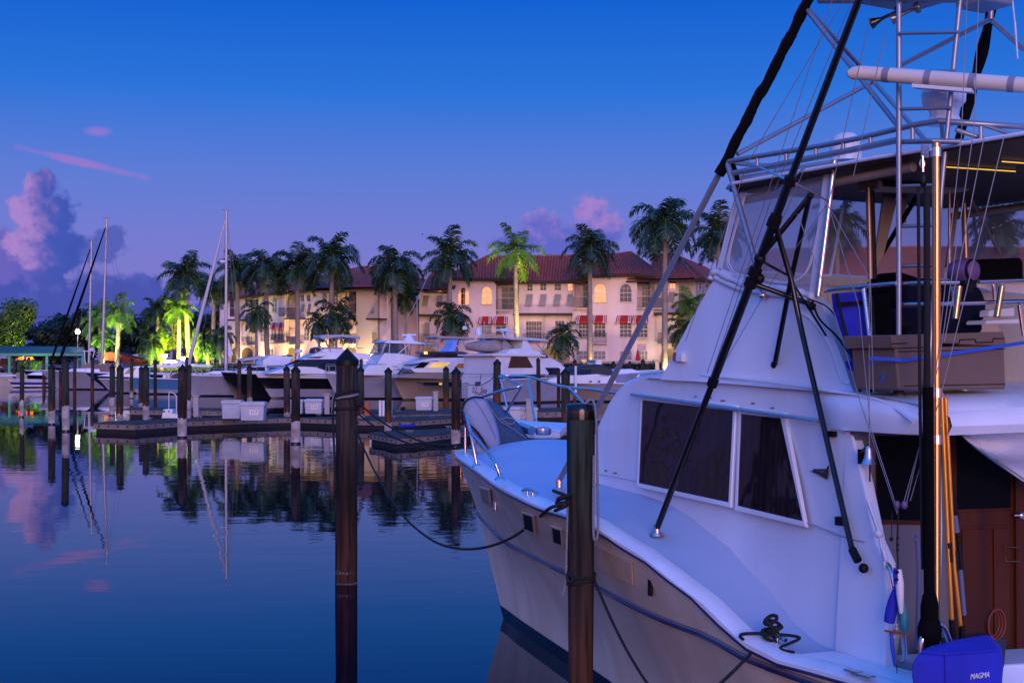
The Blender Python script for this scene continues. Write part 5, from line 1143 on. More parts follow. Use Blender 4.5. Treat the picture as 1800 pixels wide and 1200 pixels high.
# dock boxes
BOXM=mat('dock_box_plastic',(.40,.45,.54),.5,var=.2,vscale=1.5)
def dbox(x0,y0,x1,y1,label,textb=None,depth=.7,tc=(0,0)):
    zb=.5; b0=Pz(x0,y1,zb); Y=b0.y; wpx=(x1-x0)/F*Y; h=(y1-y0)/F*Y
    e=empty('dock_box',(b0.x+wpx/2,Y,zb),label,'dock box','white dock boxes')
    mb=MB(); A=[(-.43,0,0),(.43,0,0),(.46,0,.8),(-.46,0,.8)]
    mb.prism([V((a*wpx,0,c*h)) for a,_,c in A],(0,depth,0)); bd=mb.build('box_body',BOXM,e,world=False,bevel=.03)
    mb=MB(); mb.prism([V((a*wpx,-.03,c*h)) for a,c in ((-.5,.8),(.5,.8),(.48,.97),(.4,1.0),(-.4,1.0),(-.48,.97))],(0,depth+.06,0)); mb.build('lid',BOXM,e,world=False,bevel=.02)
    mb=MB(); mb.prism([V((a*wpx,-.012,c*h)) for a,c in ((-.3,.2),(.3,.2),(.3,.62),(-.3,.62))],(0,.01,0)); mb.build('recessed_panel',BOXM,bd,world=False,bevel=.01)
    if textb:
        mb=MB(); mb.prism([V((a*wpx,-.02,c*h)) for a,c in ((-.1+tc[0],.3),(.24+tc[0],.3),(.24+tc[0],.58),(-.1+tc[0],.58))],(0,.006,0)); pt=mb.build('number_plate',FRAME,bd,world=False)
        text('slip_number',textb,h*.24,NAVYSTR,V(((.07+tc[0])*wpx,-.0215,.44*h)),(1,0,0),(0,0,1),pt,world=False)
    return e
dbox(388,703,424,736,'white dock box just left of the one numbered 117')
dbox(420,706,466,739,'white dock box numbered 117',"117")
dbox(505,702,533,727,'white dock box half hidden behind the banded pair of pilings')
dbox(534,701,567,727,'white dock box with a small number, left of the central piling',"130")
dbox(729,697,761,721,'white dock box on the dock below the cream cruiser',"120",tc=(.0,0))
dbox(883,715,918,742,'plain white dock box left of the lettered one')
dbox(914,716,946,742,'white dock box lettered M 24',"M 24",tc=(-.25,0))
st=empty('boarding_steps',Pz(300,734,.46),'white moulded boarding steps on the nearest dock finger','steps')
mb=MB(); q=[(284,735),(287,719),(303,719),(303,727),(313,728),(314,735)]; Ys=Pz(300,734.5,.46).y
mb.prism([P(x,y,Ys) for x,y in q],(0,.7,0)); mb.build('step_body',WHT,st,bevel=.02); mb=MB(); mb.sph(P(288.5,723,Ys),(.05,.03,.05),8,6); mb.sph(P(297,723,Ys),(.04,.03,.04),8,6); mb.build('light_hole',BLACK,st)
mb=MB(); mb.tube(spline([P(297,719,Ys),P(297,693,Ys),P(300,689,Ys),P(309,694,Ys),P(310,704,Ys),P(310,727,Ys)],3),.022,6); mb.build('handrail',WHT,st,smooth=60)
mb=MB(); Yo=Pz(645,729,.46).y; mb.prism([P(x,y,Yo) for x,y in ((639,707),(649,707),(649,739),(640,739))],(0,.15,0)); tag(mb.build('orange_board',ORNG,bevel=.02),'upright orange board behind the central piling','board')
lv=empty('slatted_locker',P(677,738,Yo),'white slatted upright locker behind the green grey piling','locker')
for i in range(4):
    mb=MB(); mb.prism([P(x,y,Yo) for x,y in ((666+i*6,704),(670.5+i*6,704),(670.5+i*6,737),(666+i*6,737))],(0,.4,0)); mb.build('slat',WHT,lv)
mb=MB()
mb.tube([P(704,719,75),P(712,718,75)],.12,8); tag(mb.build('coiled_hose',BLACK),'dark hose coil on the dock below the cream cruiser','hose')
mb=MB(); mb.tube([Pz(703,749,.5),Pz(728,748,.5)],.07,8); tag(mb.build('blue_fender',BLUEC),'blue fender lying on the angled dock finger','fender')
mb=MB(); mb.tube([P(1012,643,104),P(1012,690,104)],.09,8); tag(mb.build('white_pipe',WHT),'white pipe guard standing behind the thick greenish piling','pipe')
# ================================================================ marina boats
class Boat:
    def __init__(s,name,label,xb,wl,ang,L,B,Fb,Fs,mats,ov,cat='boat',near=1,rz=None,stern_origin=False,bands=None,boot=True,tw=1.0,grp='boats berthed across the basin'):
        s.Y=WY(wl); s.o=V(((xb-900)/F*s.Y,s.Y,0)); s.rz=math.pi+math.radians(ang) if rz is None else rz; s.near=near
        s.c=math.cos(s.rz); s.sn=math.sin(s.rz); s.e=empty(name,s.o,label,cat,grp,s.rz); s.B=B
        s.L=L; x0=L if stern_origin else 0; s.x0=x0; s.Fb=Fb; s.Fs=Fs
        mb=MB(); bands=bands or [0,.33,.66,1]; KK=[(k/22)**1.5 for k in range(23)]
        for sg in (1,-1):
            rows=[]
            for k in KK:
                bt=B/2*(1-(1-min(1,k/.55))**2.2)*(1-.08*max(0,k-.6)); bw=bt*.78*tw*min(1,k*4)**.6
                zt=Fb+(Fs-Fb)*k**.8; top=(x0+ov-(L+ov)*k,bt,zt); bot=(x0-L*k,bw,0); r=[]
                for f in bands: 
                    cc=-.10*math.sin(math.pi*f)*(1-k)*min(1,bt); r.append(V((top[0]+(bot[0]-top[0])*f,sg*(top[1]+(bot[1]-top[1])*f+cc),top[2]*(1-f))))
                if boot: r.insert(-1,r[-2]+(r[-1]-r[-2])*(1-.12/max(.13,(r[-2].z-r[-1].z))))
                r.append(V((bot[0]-.4,sg*bw*.6,-.5))); rows.append(r)
            n=len(rows[0]); vs=[p for r in rows for p in r]; fs=[];ms=[]
            for i in range(len(rows)-1):
                for j in range(n-1):
                    o_=len(mb.v); mi=min(j,len(mats)-1)
                    if boot and j>=n-3: mi=len(mats)
                    mb.add([rows[i][j],rows[i][j+1],rows[i+1][j+1],rows[i+1][j]],[(0,1,2,3)],mi)
            if sg==1: P1=rows
        T=[r[0] for r in P1]; D=[V((p.x,p.y,p.z)) for p in T]; D2=[V((p.x,-p.y,p.z)) for p in T]
        for i in range(len(T)-1): mb.add([D[i]+V((0,0,.001)),D[i+1]+V((0,0,.001)),D2[i+1]+V((0,0,.001)),D2[i]+V((0,0,.001))],[(0,1,2,3)],len(mats)+1)
        A=P1[-1]; mb.add(A+[V((p.x,-p.y,p.z)) for p in A],[(i,i+1,i+1+len(A),i+len(A)) for i in range(len(A)-1)],0)
        s.hull=mb.build('hull',list(mats)+[BOOT,GELF],s.e,world=False,smooth=45); s.T=T
        mb=MB()
        for sg in (1,-1): mb.tube([V((p.x,sg*(p.y+.02),p.z)) for p in T],.045,6)
        mb.build('rub_rail',GELF,s.hull,world=False,smooth=60)
    def lp(s,x,y,off):   # photo ray -> local point on the plane y_local = off
        d=V(((x-900)/F,1,-(y-HY)/F)); o=V((0,0,CH))-s.o
        dl=(d.x*s.c+d.y*s.sn,-d.x*s.sn+d.y*s.c); ol=(o.x*s.c+o.y*s.sn,-o.x*s.sn+o.y*s.c)
        k=(off-ol[1])/dl[1]; return V((ol[0]+k*dl[0],off,CH+k*d.z))
    def body(s,name,px,hw,m,par=None,tum=.12,bev=.06,z0=None):
        pp=[s.lp(x,y,s.near*hw) for x,y in px]; z0=min(p.z for p in pp) if z0 is None else z0
        A=[V((p.x,s.near*max(.1,hw-tum*(p.z-z0)),p.z)) for p in pp]; Bq=[V((p.x,-p.y,p.z)) for p in A]
        mb=MB(); mb.bridge(A,Bq); o=mb.build(name,m,par or s.e,world=False,bevel=bev,seg=2); o['_z0']=z0; s.last=(hw,tum,z0); del o['_z0']; return o
    def pane(s,name,px,m,par,hw=None,out=.03,both=True,th=.02):
        h,tum,z0=s.last; h=hw or h
        for sg in ((1,-1) if both else (1,)):
            q=[]; mb=MB()
            for x,y in px:
                p=s.lp(x,y,s.near*h); q.append(V((p.x,sg*s.near*(max(.1,h-tum*(p.z-z0))+out),p.z)))
            mb.prism(q,(0,-sg*s.near*th,0)); mb.build(name,m,par,world=False)
    def tubes(s,name,lists,r,m,off=0,par=None,both=False):
        for l in lists:
            q=[s.lp(x,y,s.near*off) for x,y in l]
            for w in ((q,[V((p.x,-p.y,p.z)) for p in q]) if both else (q,)):
                mb=MB(); mb.tube(w,r,6); mb.build(name,m,par or s.e,world=False,smooth=60)
    def rail(s,h=.7,frac=.6,m=None):
        mb=MB(); n=int(len(s.T)*frac)
        for sg in (1,-1):
            q=[V((p.x-.1,sg*max(0,p.y-.1),p.z+h)) for p in s.T[:n]]; mb.tube(q,.03,5)
            for i in range(0,n,3): mb.tube([q[i],q[i]-V((0,0,h))],.022,5)
        return mb.build('bow_rail',m or ALU,s.e,world=False)
# far left small craft
b=Boat('small_motorboat','small white motorboat with blue stripe at the left edge',24,681,25,7,2.4,1.0,.8,[GELF,BLUEC,GELF],.7)
b.body('canopy',[(0,659),(28,658),(30,661),(0,662)],.9,GELF); b.tubes('canopy_post',[[(4,662),(5,668)],[(26,661),(25,668)]],.03,ALU,.9,both=True)
b=Boat('sport_cruiser','white cruiser with black raked bow, leftmost among the bigger boats',66,680,20,12,3.8,2.0,1.6,[HBLK,HBLK,HBLK],1.7); b.rail(.5,.6); b.body('coachroof',[(46,659),(60,654),(84,653),(84,660)],1.3,GELF)
# two sail yachts
def sailyacht(name,label,xb,wl,ang,L,B,Fb,Fs,ov,mx,mtop,mbase,foot,fm,mats=[HW]*3,fat=.16,spread=(),cover=None,back=None):
    b=Boat(name,label,xb,wl,ang,L,B,Fb,Fs,mats,ov,cat='sailboat')
    b.body('coachroof',cover or [(xb+20,wl-30),(xb+40,wl-36),(xb+90,wl-36),(xb+92,wl-28)],1.2,GELF)
    a=b.lp(*mbase,0); t=b.lp(*mtop,0)
    mb=MB(); mb.tube([a,t],[.15,.11],8); m=mb.build('mast',mat('mast_alu',(.42,.40,.42),.4,.3,var=.05) if 'mast_alu' not in MATS else MATS['mast_alu'],b.e,world=False,smooth=60)
    mb=MB(); mb.tube([t-V((.3,0,0)),t+V((.4,0,.05))],.03,5); mb.tube([t,t+V((0,0,.4))],.02,5)
    for y in spread:
        z=b.lp(mtop[0],y,0).z; c=a+(t-a)*((z-a.z)/(t.z-a.z)); mb.tube([c+V((0,-1.0,.05)),c,c+V((0,1.0,.05))],.03,5)
    mb.build('spreader',ALU,m,world=False)
    f=b.lp(*foot,0); tt_=t+(a-t)*.035
    mb=MB(); mb.tube([f,f+(tt_-f)*.5,f+(tt_-f)*.97],[fat,fat*.8,fat*.35],8); mb.tube([f+(tt_-f)*.97,tt_],.02,5); mb.build('furled_jib',fm,b.e,world=False,smooth=60)
    mb=MB()
    for q in (back or []): mb.tube([t-(t-a)*.02,b.lp(*q,q[2] if len(q)>2 else 0) if len(q)==2 else b.lp(q[0],q[1],q[2])],.013,4)
    if mb.v: mb.build('stay',LINE,b.e,world=False)
    return b
b=sailyacht('sail_yacht','sail yacht with the shorter mast and black furled jib, far left',104,682.5,18,14,4.2,1.9,1.4,1.6,160,(161,423),(156,655),(88,640),BLACKC,fat=.14,spread=(495,),back=[(190,640,0),(130,650,1.8),(185,650,-1.2)],cover=[(110,654),(125,648),(170,646),(172,656)]); b.rail(.6,.4)
b.body('boom_tent',[(136,653),(149,636),(160,640),(172,647),(176,656),(136,656)],.8,SAIL)
b=sailyacht('sail_yacht','grey hulled sail yacht with the taller left mast and tan covers',102,684.5,14,17,4.8,2.1,1.6,1.9,186,(188,384),(179,655),(103,640),BLACKC,fat=.17,spread=(457,),back=[(233,600,0),(212,560,0),(175,650,2.2),(185,650,-2.2)],cover=[(115,655),(135,650),(175,648),(176,658)]); b.rail(.6,.4)
b.body('boom_tent',[(158,660),(166,640),(196,638),(198,655),(186,660)],1.0,mat('sail_cover_brown',(.20,.12,.09),.85,var=.1)); b.tubes('radar_arch',[[(146,617),(168,617)],[(148,617),(150,640)],[(166,617),(160,640)],[(160,640),(166,618)]],.05,GELF,0)
mb=MB(); p=b.lp(162,614,0); mb.sph(p,(.28,.28,.2)); mb.build('radome',GELF,b.e,world=False)
b=Boat('sport_cruiser','white cruiser with navy blue bow beside the tan covered sail yacht',192,689,18,12,4,2.0,1.6,[NAVY,NAVY,NAVY],2.4); b.rail(.6,.5); b.body('foredeck_cabin',[(170,661),(190,657),(230,655),(230,664)],1.5,GELF)
b=Boat('sport_cruiser','low white cruiser hidden by pilings, left of the light blue boat',196,691,12,11,3.6,1.4,1.2,[HW]*3,1.2); b.body('cabin',[(196,662),(205,655),(218,648),(240,643),(262,644),(262,664)],1.4,GELF); b.pane('window',[(218,657),(228,646),(240,646),(232,656)],FGLASS,b.e)
b=Boat('centre_console','light blue hulled centre console fishing boat with white T top',241,692.5,12,11.5,3.4,1.6,1.2,[LBLUE,LBLUE,HW],.8,boot=True,bands=[0,.35,.7,1])
b.body('t_top',[(262,643.5),(268,641),(312,643),(312,646),(264,645.5)],1.2,GELF,bev=.02); b.tubes('t_top_leg',[[(288,646),(294,664)],[(297,646),(303,664)],[(303,646),(296,660)]],.045,ALU,1.0,both=True); b.body('console',[(285,665),(288,655),(298,655),(301,665)],.5,GELF); b.body('leaning_cover',[(298,665),(306,657),(314,655),(316,665)],.6,DCAN)
mb=MB(); p=b.lp(291,640,0); mb.lathe([(.35,-.1),(.35,.1),(.25,.14)],p,12); mb.build('radome',GELF,b.e,world=False)
b=Boat('green_runabout','small boat with bright green top behind the light blue boat',246,676,10,8,2.6,1.0,.9,[HW]*3,.6); b.body('bimini',[(234,641),(240,639),(258,639),(258,642),(236,642)],1.1,mat('green_canvas',(.03,.30,.03),.8,var=.1))
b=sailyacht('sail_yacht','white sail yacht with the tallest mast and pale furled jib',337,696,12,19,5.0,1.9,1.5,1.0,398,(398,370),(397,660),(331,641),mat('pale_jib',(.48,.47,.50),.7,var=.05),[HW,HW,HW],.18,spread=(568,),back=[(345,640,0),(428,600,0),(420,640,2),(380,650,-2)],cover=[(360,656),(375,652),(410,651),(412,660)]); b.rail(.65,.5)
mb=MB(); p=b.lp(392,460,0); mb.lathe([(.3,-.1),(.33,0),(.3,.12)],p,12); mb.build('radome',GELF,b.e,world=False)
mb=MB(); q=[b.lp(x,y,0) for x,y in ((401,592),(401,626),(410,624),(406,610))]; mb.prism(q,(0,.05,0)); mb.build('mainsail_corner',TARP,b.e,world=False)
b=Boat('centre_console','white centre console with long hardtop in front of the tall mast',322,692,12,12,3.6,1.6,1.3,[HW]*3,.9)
b.body('hardtop',[(297,641),(302,638.5),(372,641.5),(374,645),(300,643.5)],1.3,GELF,bev=.03); b.tubes('hardtop_leg',[[(340,645),(348,662)],[(363,645),(374,664)],[(348,662),(342,645)],[(352,645),(358,664)],[(318,644),(312,656)]],.05,ALU,1.1,both=True); b.body('console',[(330,666),(338,655),(350,655),(354,666)],.7,GELF)
mb=MB(); p=b.lp(318,637.5,0); mb.lathe([(.4,-.1),(.4,.1),(.3,.16)],p,12); mb.tube([b.lp(310,634,0),b.lp(324,634.5,0)],.06,6); mb.build('radar',GELF,b.e,world=False)
b=Boat('black_motor_yacht','motor yacht with plain black hull left of the dark banded cruiser',412,697,22,16,4.6,2.2,1.8,[HBLK]*3,1.2,bands=[0,.33,.66,1]); b.rail(.6,.5)
b.body('deckhouse',[(418,657),(428,648),(448,643),(470,642),(470,658)],1.6,GELF); b.pane('window',[(430,651),(440,645),(466,645),(466,652)],FGLASS,b.e); b.body('hardtop',[(424,634),(432,630),(470,625),(471,628),(432,634)],1.7,mat('hardtop_grey',(.40,.40,.42),.5,var=.05),bev=.03); b.tubes('support',[[(440,632),(444,644)],[(462,628),(460,642)]],.05,ALU,1.4,both=True)
b=Boat('white_flybridge_boat','white boat whose smooth flybridge rises left of the dark windowed yacht',472,692,20,14,4.4,2.0,1.6,[HW]*3,1.2); b.body('flybridge',[(455,641),(464,632),(474,625),(480,624),(517,627),(512,634),(506,642),(470,643)],1.7,GELF); b.body('lower_cabin',[(466,655),(474,645),(508,642),(530,645),(530,655)],1.8,GELF); b.pane('window',[(470,652),(476,645),(504,646),(500,652)],FGLASS,b.e); b.tubes('rail',[[(456,640),(470,645),(510,648)],[(462,642),(468,652)],[(476,644),(482,652)],[(490,646),(494,652)]],.03,ALU,2.0)
b=Boat('sport_yacht','sleek yacht with black banded hull and wraparound dark windows',477,700,20,20,5.2,2.05,1.75,[GELF,HBLK,HBLK,HW],1.3,cat='yacht',bands=[0,.14,.45,.60,1]); b.rail(.6,.45)
b.body('deckhouse',[(468,657),(490,650),(510,645),(528,640),(545,634),(600,632),(650,634),(650,658)],1.9,GELF,z0=None)
b.pane('windscreen',[(512,643),(540,631.5),(594,631),(582,641),(560,645)],FGLASS,b.e,out=.05); b.pane('side_window',[(558,646),(570,638),(590,633),(612,634),(612,652),(576,652)],FGLASS,b.e,out=.05)
b.body('flybridge',[(530,632),(545,626),(560,619),(600,618),(648,622),(656,632),(600,633)],1.8,GELF); b.pane('roof_window',[(536,629),(545,627),(572,626),(560,629.5)],FGLASS,b.e)
b.body('fly_screen',[(560,619),(572,611),(600,610),(610,619)],1.3,GELF); b.tubes('fly_rail',[[(556,618),(552,610),(580,611),(640,612)],[(566,618),(562,611)]],.03,ALU,1.5)
b.body('bimini',[(562,592),(568,588.5),(600,588),(632,590),(634,595),(600,592),(566,596)],1.5,mat('bimini_blue_grey',(.30,.35,.42),.8,var=.05),bev=.03); b.tubes('bimini_bow',[[(568,594),(582,618)],[(582,594),(592,612)],[(632,594),(620,618)],[(626,594),(612,612)]],.035,ALU,1.4,both=True)
b.body('covered_seat',[(551,620),(553,612),(559,610),(564,614),(563,621)],1.0,DCAN)
mb=MB(); p=b.lp(525,619,0); mb.lathe([(.28,-.15),(.32,0),(.28,.15)],p+V((0,0,.1)),12); mb.tube([p,b.lp(522,630,0)],.09,8); mb.build('searchlight_mast',GELF,b.e,world=False)
b.tubes('side_gate',[[(572,658),(573,643),(590,643),(590,658)],[(578,643),(579,657)]],.04,ALU,2.4)
# sportfisher
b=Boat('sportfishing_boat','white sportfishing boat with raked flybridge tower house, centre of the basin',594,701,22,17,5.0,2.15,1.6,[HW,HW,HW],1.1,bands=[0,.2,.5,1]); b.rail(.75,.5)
b.body('deckhouse',[(638,660),(644,646),(652,641),(690,640),(740,643),(762,646),(762,662)],2.0,GELF,bev=.12)
b.body('flybridge_front',[(662,640),(670,629),(677,620),(700,621),(722,624),(736,628),(750,640),(740,643)],1.8,GELF,bev=.1)
b.body('enclosure',[(671,621),(677,603),(712,602),(716,621)],1.55,CLEARG,tum=.1,bev=0)
b.tubes('enclosure_frame',[[(671,621),(677,603),(712,602)],[(684,621),(685,603)],[(711,603),(714,621)],[(700,622),(720,603)]],.04,GELF,1.6,both=True)
b.body('hardtop',[(676,601),(684,598),(730,599),(742,602),(765,606),(742,605),(680,603)],1.8,GELF,bev=.03); b.tubes('tower_leg',[[(662,638),(678,606)],[(734,602),(748,635)],[(745,605),(740,632)],[(730,603),(731,628)],[(760,606),(755,640)]],.035,ALU,1.7,both=True)
b.tubes('aerial',[[(681,600),(681,555),(681,520)],[(734,600),(733,545),(733,520)]],.02,GELF,1.5); mb=MB(); p=b.lp(719,596,0); mb.tube([b.lp(706,589,0),b.lp(731,588.5,0)],.09,8); mb.lathe([(.5,-.2),(.45,0),(.2,.3),(.15,.45)],p,12); mb.build('radar',GELF,b.e,world=False)
b.tubes('outrigger',[[(694,598),(735,524),(752,485)]],.03,ALU,1.9)
b.tubes('portlight_rail',[[(645,674),(672,675)]],.03,ALU,2.3)
# cream cruiser with dark flybridge screen
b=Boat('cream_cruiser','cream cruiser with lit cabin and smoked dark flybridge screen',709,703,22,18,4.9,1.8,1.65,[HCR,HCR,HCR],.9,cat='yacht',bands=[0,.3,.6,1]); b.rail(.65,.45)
b.body('foredeck',[(694,664),(706,659),(735,655),(770,653),(800,652),(830,652),(830,668)],1.9,HCR)
b.body('cabin',[(722,648),(734,642),(748,636),(795,634),(835,636),(835,655),(730,655)],1.9,GELF); b.pane('windscreen',[(726,647),(742,637),(756,636.5),(745,646)],FGLASS,b.e,out=.05); b.pane('lit_window',[(750,646),(764,637),(792,637),(786,643),(776,646)],LITW,b.e,out=.05); b.pane('side_window',[(798,646),(806,639),(826,637),(826,647)],mat('window_amber_dim',(.10,.035,.01),.1,var=.3,emit=(.8,.22,.03),es=.22),b.e,out=.05)
b.body('roof',[(726,640),(742,633),(760,629.5),(820,628),(838,632),(800,636),(785,640),(770,634),(745,636)],1.8,GELF)
b.body('fly_screen',[(750,619),(753,617.5),(810,617),(824,620),(812,627),(760,627.5)],1.6,SMOKE,bev=.02); b.body('fly_coaming',[(756,628),(758,620),(818,620),(822,628)],1.4,mat('fly_liner',(.07,.035,.045),.6),bev=.02)
b.last=(2.4,.12,0); b.pane('hull_window',[(731,672),(790,671.5),(812,671),(812,679),(745,677)],FGLASS,b.hull,hw=2.33,out=.1); b.pane('lit_port',[(772,672.5),(777.5,672.5),(777.5,676.5),(772,676.5)],LITW,b.hull,hw=2.33,out=.13)
b.body('bimini',[(767,593),(774,590.5),(800,591),(834,594),(836,597),(800,595),(772,595)],1.6,mat('bimini_tan',(.30,.27,.27),.8,var=.05),bev=.03); b.tubes('bimini_bow',[[(770,594),(769,616)],[(776,596),(771,603),(770,616)],[(812,596),(820,616)]],.035,ALU,1.5,both=True)
b.body('radar_arch',[(784,618),(792,612),(797,604),(797,596),(807,596),(803,606),(800,618)],1.0,BLUEL,bev=.03); b.body('helm_seat',[(799,618),(800,609),(806,609),(807,618)],.5,mat('seat_tan',(.25,.15,.1),.7))
b.tubes('anchor_roller',[[(697,661),(709,647),(717,650)],[(715,647),(716,658)]],.06,BLACK,0)
mb=MB(); p=b.lp(748.5,620,1.4); mb.ob(p,(.12,0,0),(0,.1,0),(0,0,.1)); mb.build('side_light',mat('amber_light',(.9,.5,.05),.4,var=0,emit=(1,.5,.03),es=2.5),b.e,world=False)
# house yacht seen from the stern
rz=math.radians(38); 
b=Boat('house_motor_yacht','boxy white motor yacht showing its red lettered transom and covered dinghy on top',846,708,0,17,4.9,2.4,1.75,[HW,HW,HW],1.6,cat='yacht',near=-1,rz=rz,stern_origin=True,boot=True,tw=1.15)
Wd=2.25
b.body('cabin',[(873,653),(873,624),(950,624),(955,641),(965,655),(965,658),(873,658)],2.1,GELF,tum=.03,bev=.05,z0=2.0)
b.body('cabin_roof',[(868,625.5),(868,622.5),(940,622),(960,624),(960,627)],2.3,GELF,tum=0,bev=.03)
cb_last=(2.1,.03,2.0); b.last=cb_last
b.pane('side_window',[(893,646.5),(899,626.5),(926,626),(937,646)],mat('window_maroon',(.03,.012,.012),.15,var=.3),b.e,out=.04)
b.body('fly_coaming',[(890,622),(898,613),(925,611),(944,616),(975,632),(990,640),(960,644),(944,624)],1.9,GELF,tum=.05); b.last=(1.9,.05,2.0); b.pane('black_vent',[(941,623),(960,622),(965,629),(946,629)],HBLK,b.e,out=.05)
b.body('arch',[(919,611),(922,595),(927,594),(936,612),(946,622),(930,622)],1.8,GELF,tum=.1); b.body('hardtop',[(885,594),(905,592.5),(930,593),(962,596),(963,600),(930,598),(900,597)],1.9,mat('fly_canvas_blue',(.42,.48,.58),.7,var=.05),bev=.03)
b.tubes('bimini_bow',[[(940,599),(953,615),(960,625)],[(960,600),(950,620)]],.03,ALU,1.7)
b.body('forward_deckhouse',[(951,641),(958,634),(985,638),(1000,650),(1003,661),(960,661)],2.0,GELF,tum=.08); b.last=(2.0,.08,2.0); b.pane('forward_window',[(954,646),(980,646),(986,659),(964,659)],FGLASS,b.e,out=.05); b.tubes('side_rail',[[(944,660),(990,659),(1040,662)],[(960,660),(960,668)],[(985,659),(985,667)]],.03,ALU,2.4)
# stern panels (built on the stern plane, local x just aft of the cabin)
def sp(x,y,xl):   # photo ray onto local plane x = xl
    d=V(((x-900)/F,1,-(y-HY)/F)); o=V((0,0,CH))-b.o
    dl=(d.x*b.c+d.y*b.sn,-d.x*b.sn+d.y*b.c); ol=(o.x*b.c+o.y*b.sn,-o.x*b.sn+o.y*b.c); k=(xl-ol[0])/dl[0]; return V((xl,ol[1]+k*dl[1],CH+k*d.z))
def spn(q,xl,th,m,name,par,bev=0):
    mb=MB(); mb.prism([sp(x,y,xl) for x,y in q],(th,0,0)); return mb.build(name,m,par,world=False,bevel=bev)
bulk=spn([(812,700),(811,663),(817,652),(876,652),(876,700)],-.05,.12,GELF,'transom',b.e,.03)
spn([(817,655),(822,624),(873,623),(873,655)],.35,.1,GELF,'aft_enclosure',b.e,.02)
for q,m in (((824,650),(826,627),(839,627),(839,650)),FGLASS),(((841,650),(841,627),(853,627),(853,650)),FGLASS),(((856,650),(857,626),(870,626),(870,651)),LITW): spn(q,.33,.015,m,'aft_window',b.e)
spn([(821,626),(823,621.5),(880,621.5),(880,625)],.2,1.2,GELF,'aft_roof_lip',b.e,.03)
spn([(812,663),(820,655),(874,654),(875,660)],-.09,.03,GELF,'coaming_panel',bulk,.01); spn([(835,671),(845,670),(845,678),(835,678.5)],-.07,.015,mat('port_plum',(.10,.06,.09),.4),'transom_port',bulk)
mb=MB()
for y in range(674,700,5): mb.tube([sp(814,y,-.12),sp(821,y,-.12)],.025,5)
mb.tube([sp(814,672,-.12),sp(814,700,-.12)],.03,5); mb.tube([sp(821,672,-.12),sp(821,700,-.12)],.03,5); mb.build('boarding_ladder',ALU,bulk,world=False)
SCRIPT=mat('lettering_red',(.20,.02,.015),.5,var=0)
yl=V((0,-1,0))
text('boat_name','S.L. Sea',.62,SCRIPT,sp(842,686,-.075),yl,(0,0,1),bulk,.004,shear=.35,world=False); text('home_port','ST LAKE FL',.22,SCRIPT,sp(842,692.5,-.075),yl,(0,0,1),bulk,.004,world=False)
mb=MB()
for q in (((817,672),(828,677),(835,676)),((846,677),(862,668),(874,655)),((850,652),(846,658),(844,668))): mb.tube([sp(x,y,-.12) for x,y in q],.02,5)
mb.build('stern_line',ROPEB,b.e,world=False)
dg=empty('covered_dinghy',b.o+V((0,0,0)),'inflatable dinghy under a grey cover lying on the house yacht roof','dinghy')
b.lastp=None
q0=[(821,609),(824,604),(836,601),(852,598),(868,598),(885,594),(898,606),(901,611),(893,618),(868,619),(840,617),(824,614)]
ee=b.o; rows=[]
pts=[P(x,y,b.Y+.9) for x,y in q0]; c=sum(pts,V())/len(pts); mb=MB(); rings=[]
for k in range(-5,6):
    a=k/5; f=.5+.5*math.sqrt(max(0,1-abs(a)**2.4)); rings.append([c+(p-c)*f+V((a*.5,a*1.1,.05*math.sin(k*2))) for p in pts])
n=len(pts); vs=[p for r in rings for p in r]; fs=[(i*n+j,i*n+(j+1)%n,(i+1)*n+(j+1)%n,(i+1)*n+j) for i in range(10) for j in range(n)]+[tuple(range(n)),tuple(range(10*n,11*n))]
mb.add(vs,fs); mb.build('dinghy_cover',FCAN,dg,smooth=60)
mb=MB(); p=P(898,604,b.Y+.4); mb.prism([P(885,594,b.Y-.1),P(901,609,b.Y-.1),P(893,617,b.Y-.1),P(880,612,b.Y-.1)],(0,1.2,0)); mb.build('outboard_cover',FCAN,dg,bevel=.1)
b.tubes('radar_mast',[[(886,594),(884,585),(882,580)],[(880,580),(891,579.5)],[(836,596),(832,580),(829,576)],[(872,580),(905,583)]],.06,GELF,.5); mb=MB()
for x,y,r_,h in ((841,583,.26,.6),(817,576,.18,.25),(886,579.5,.36,.2),(892,586,.2,.2)): mb.lathe([(r_,-h/2),(r_*1.05,0),(r_*.9,h*.35),(r_*.4,h/2)],b.lp(x,y,.3),12)
mb.build('radome',GELF,b.e,world=False,smooth=50,each=True); b.tubes('whip_aerial',[[(851,597),(851,565)],[(819,578),(818,567)]],.02,GELF,.2)
# express cruiser with navy canvas
b=Boat('express_cruiser','white express cruiser under a navy canvas top, right of the house yacht',962,706,16,14,4.3,1.55,1.3,[HW,HCR,HCR],1.0,bands=[0,.35,.65,1]); b.rail(.6,.55)
b.body('cabin',[(945,673),(965,666),(1000,660),(1050,657),(1080,660),(1085,676)],1.8,GELF); b.pane('port_light',[(1035,670),(1038,668.5),(1041,670),(1038,672)],BLACKG,b.e,hw=2.2,out=.1); b.last=(1.95,.1,.9); b.pane('port_light',[(1050,670),(1053,668.5),(1056,670),(1053,672)],BLACKG,b.e,hw=2.2,out=.1)
b.body('canvas_top',[(1008,659),(1014,648),(1030,642.5),(1056,641),(1074,645),(1083,660),(1050,662)],1.7,DCAN,bev=.15); b.last=(1.7,.12,1.6); b.pane('windscreen',[(1012,658),(1018,650),(1040,649),(1038,661)],FGLASS,b.e,out=.05)
b.body('radar_arch',[(1046,640),(1049,634),(1042,632.5),(1064,632),(1058,635),(1058,641)],.9,GELF,bev=.03)
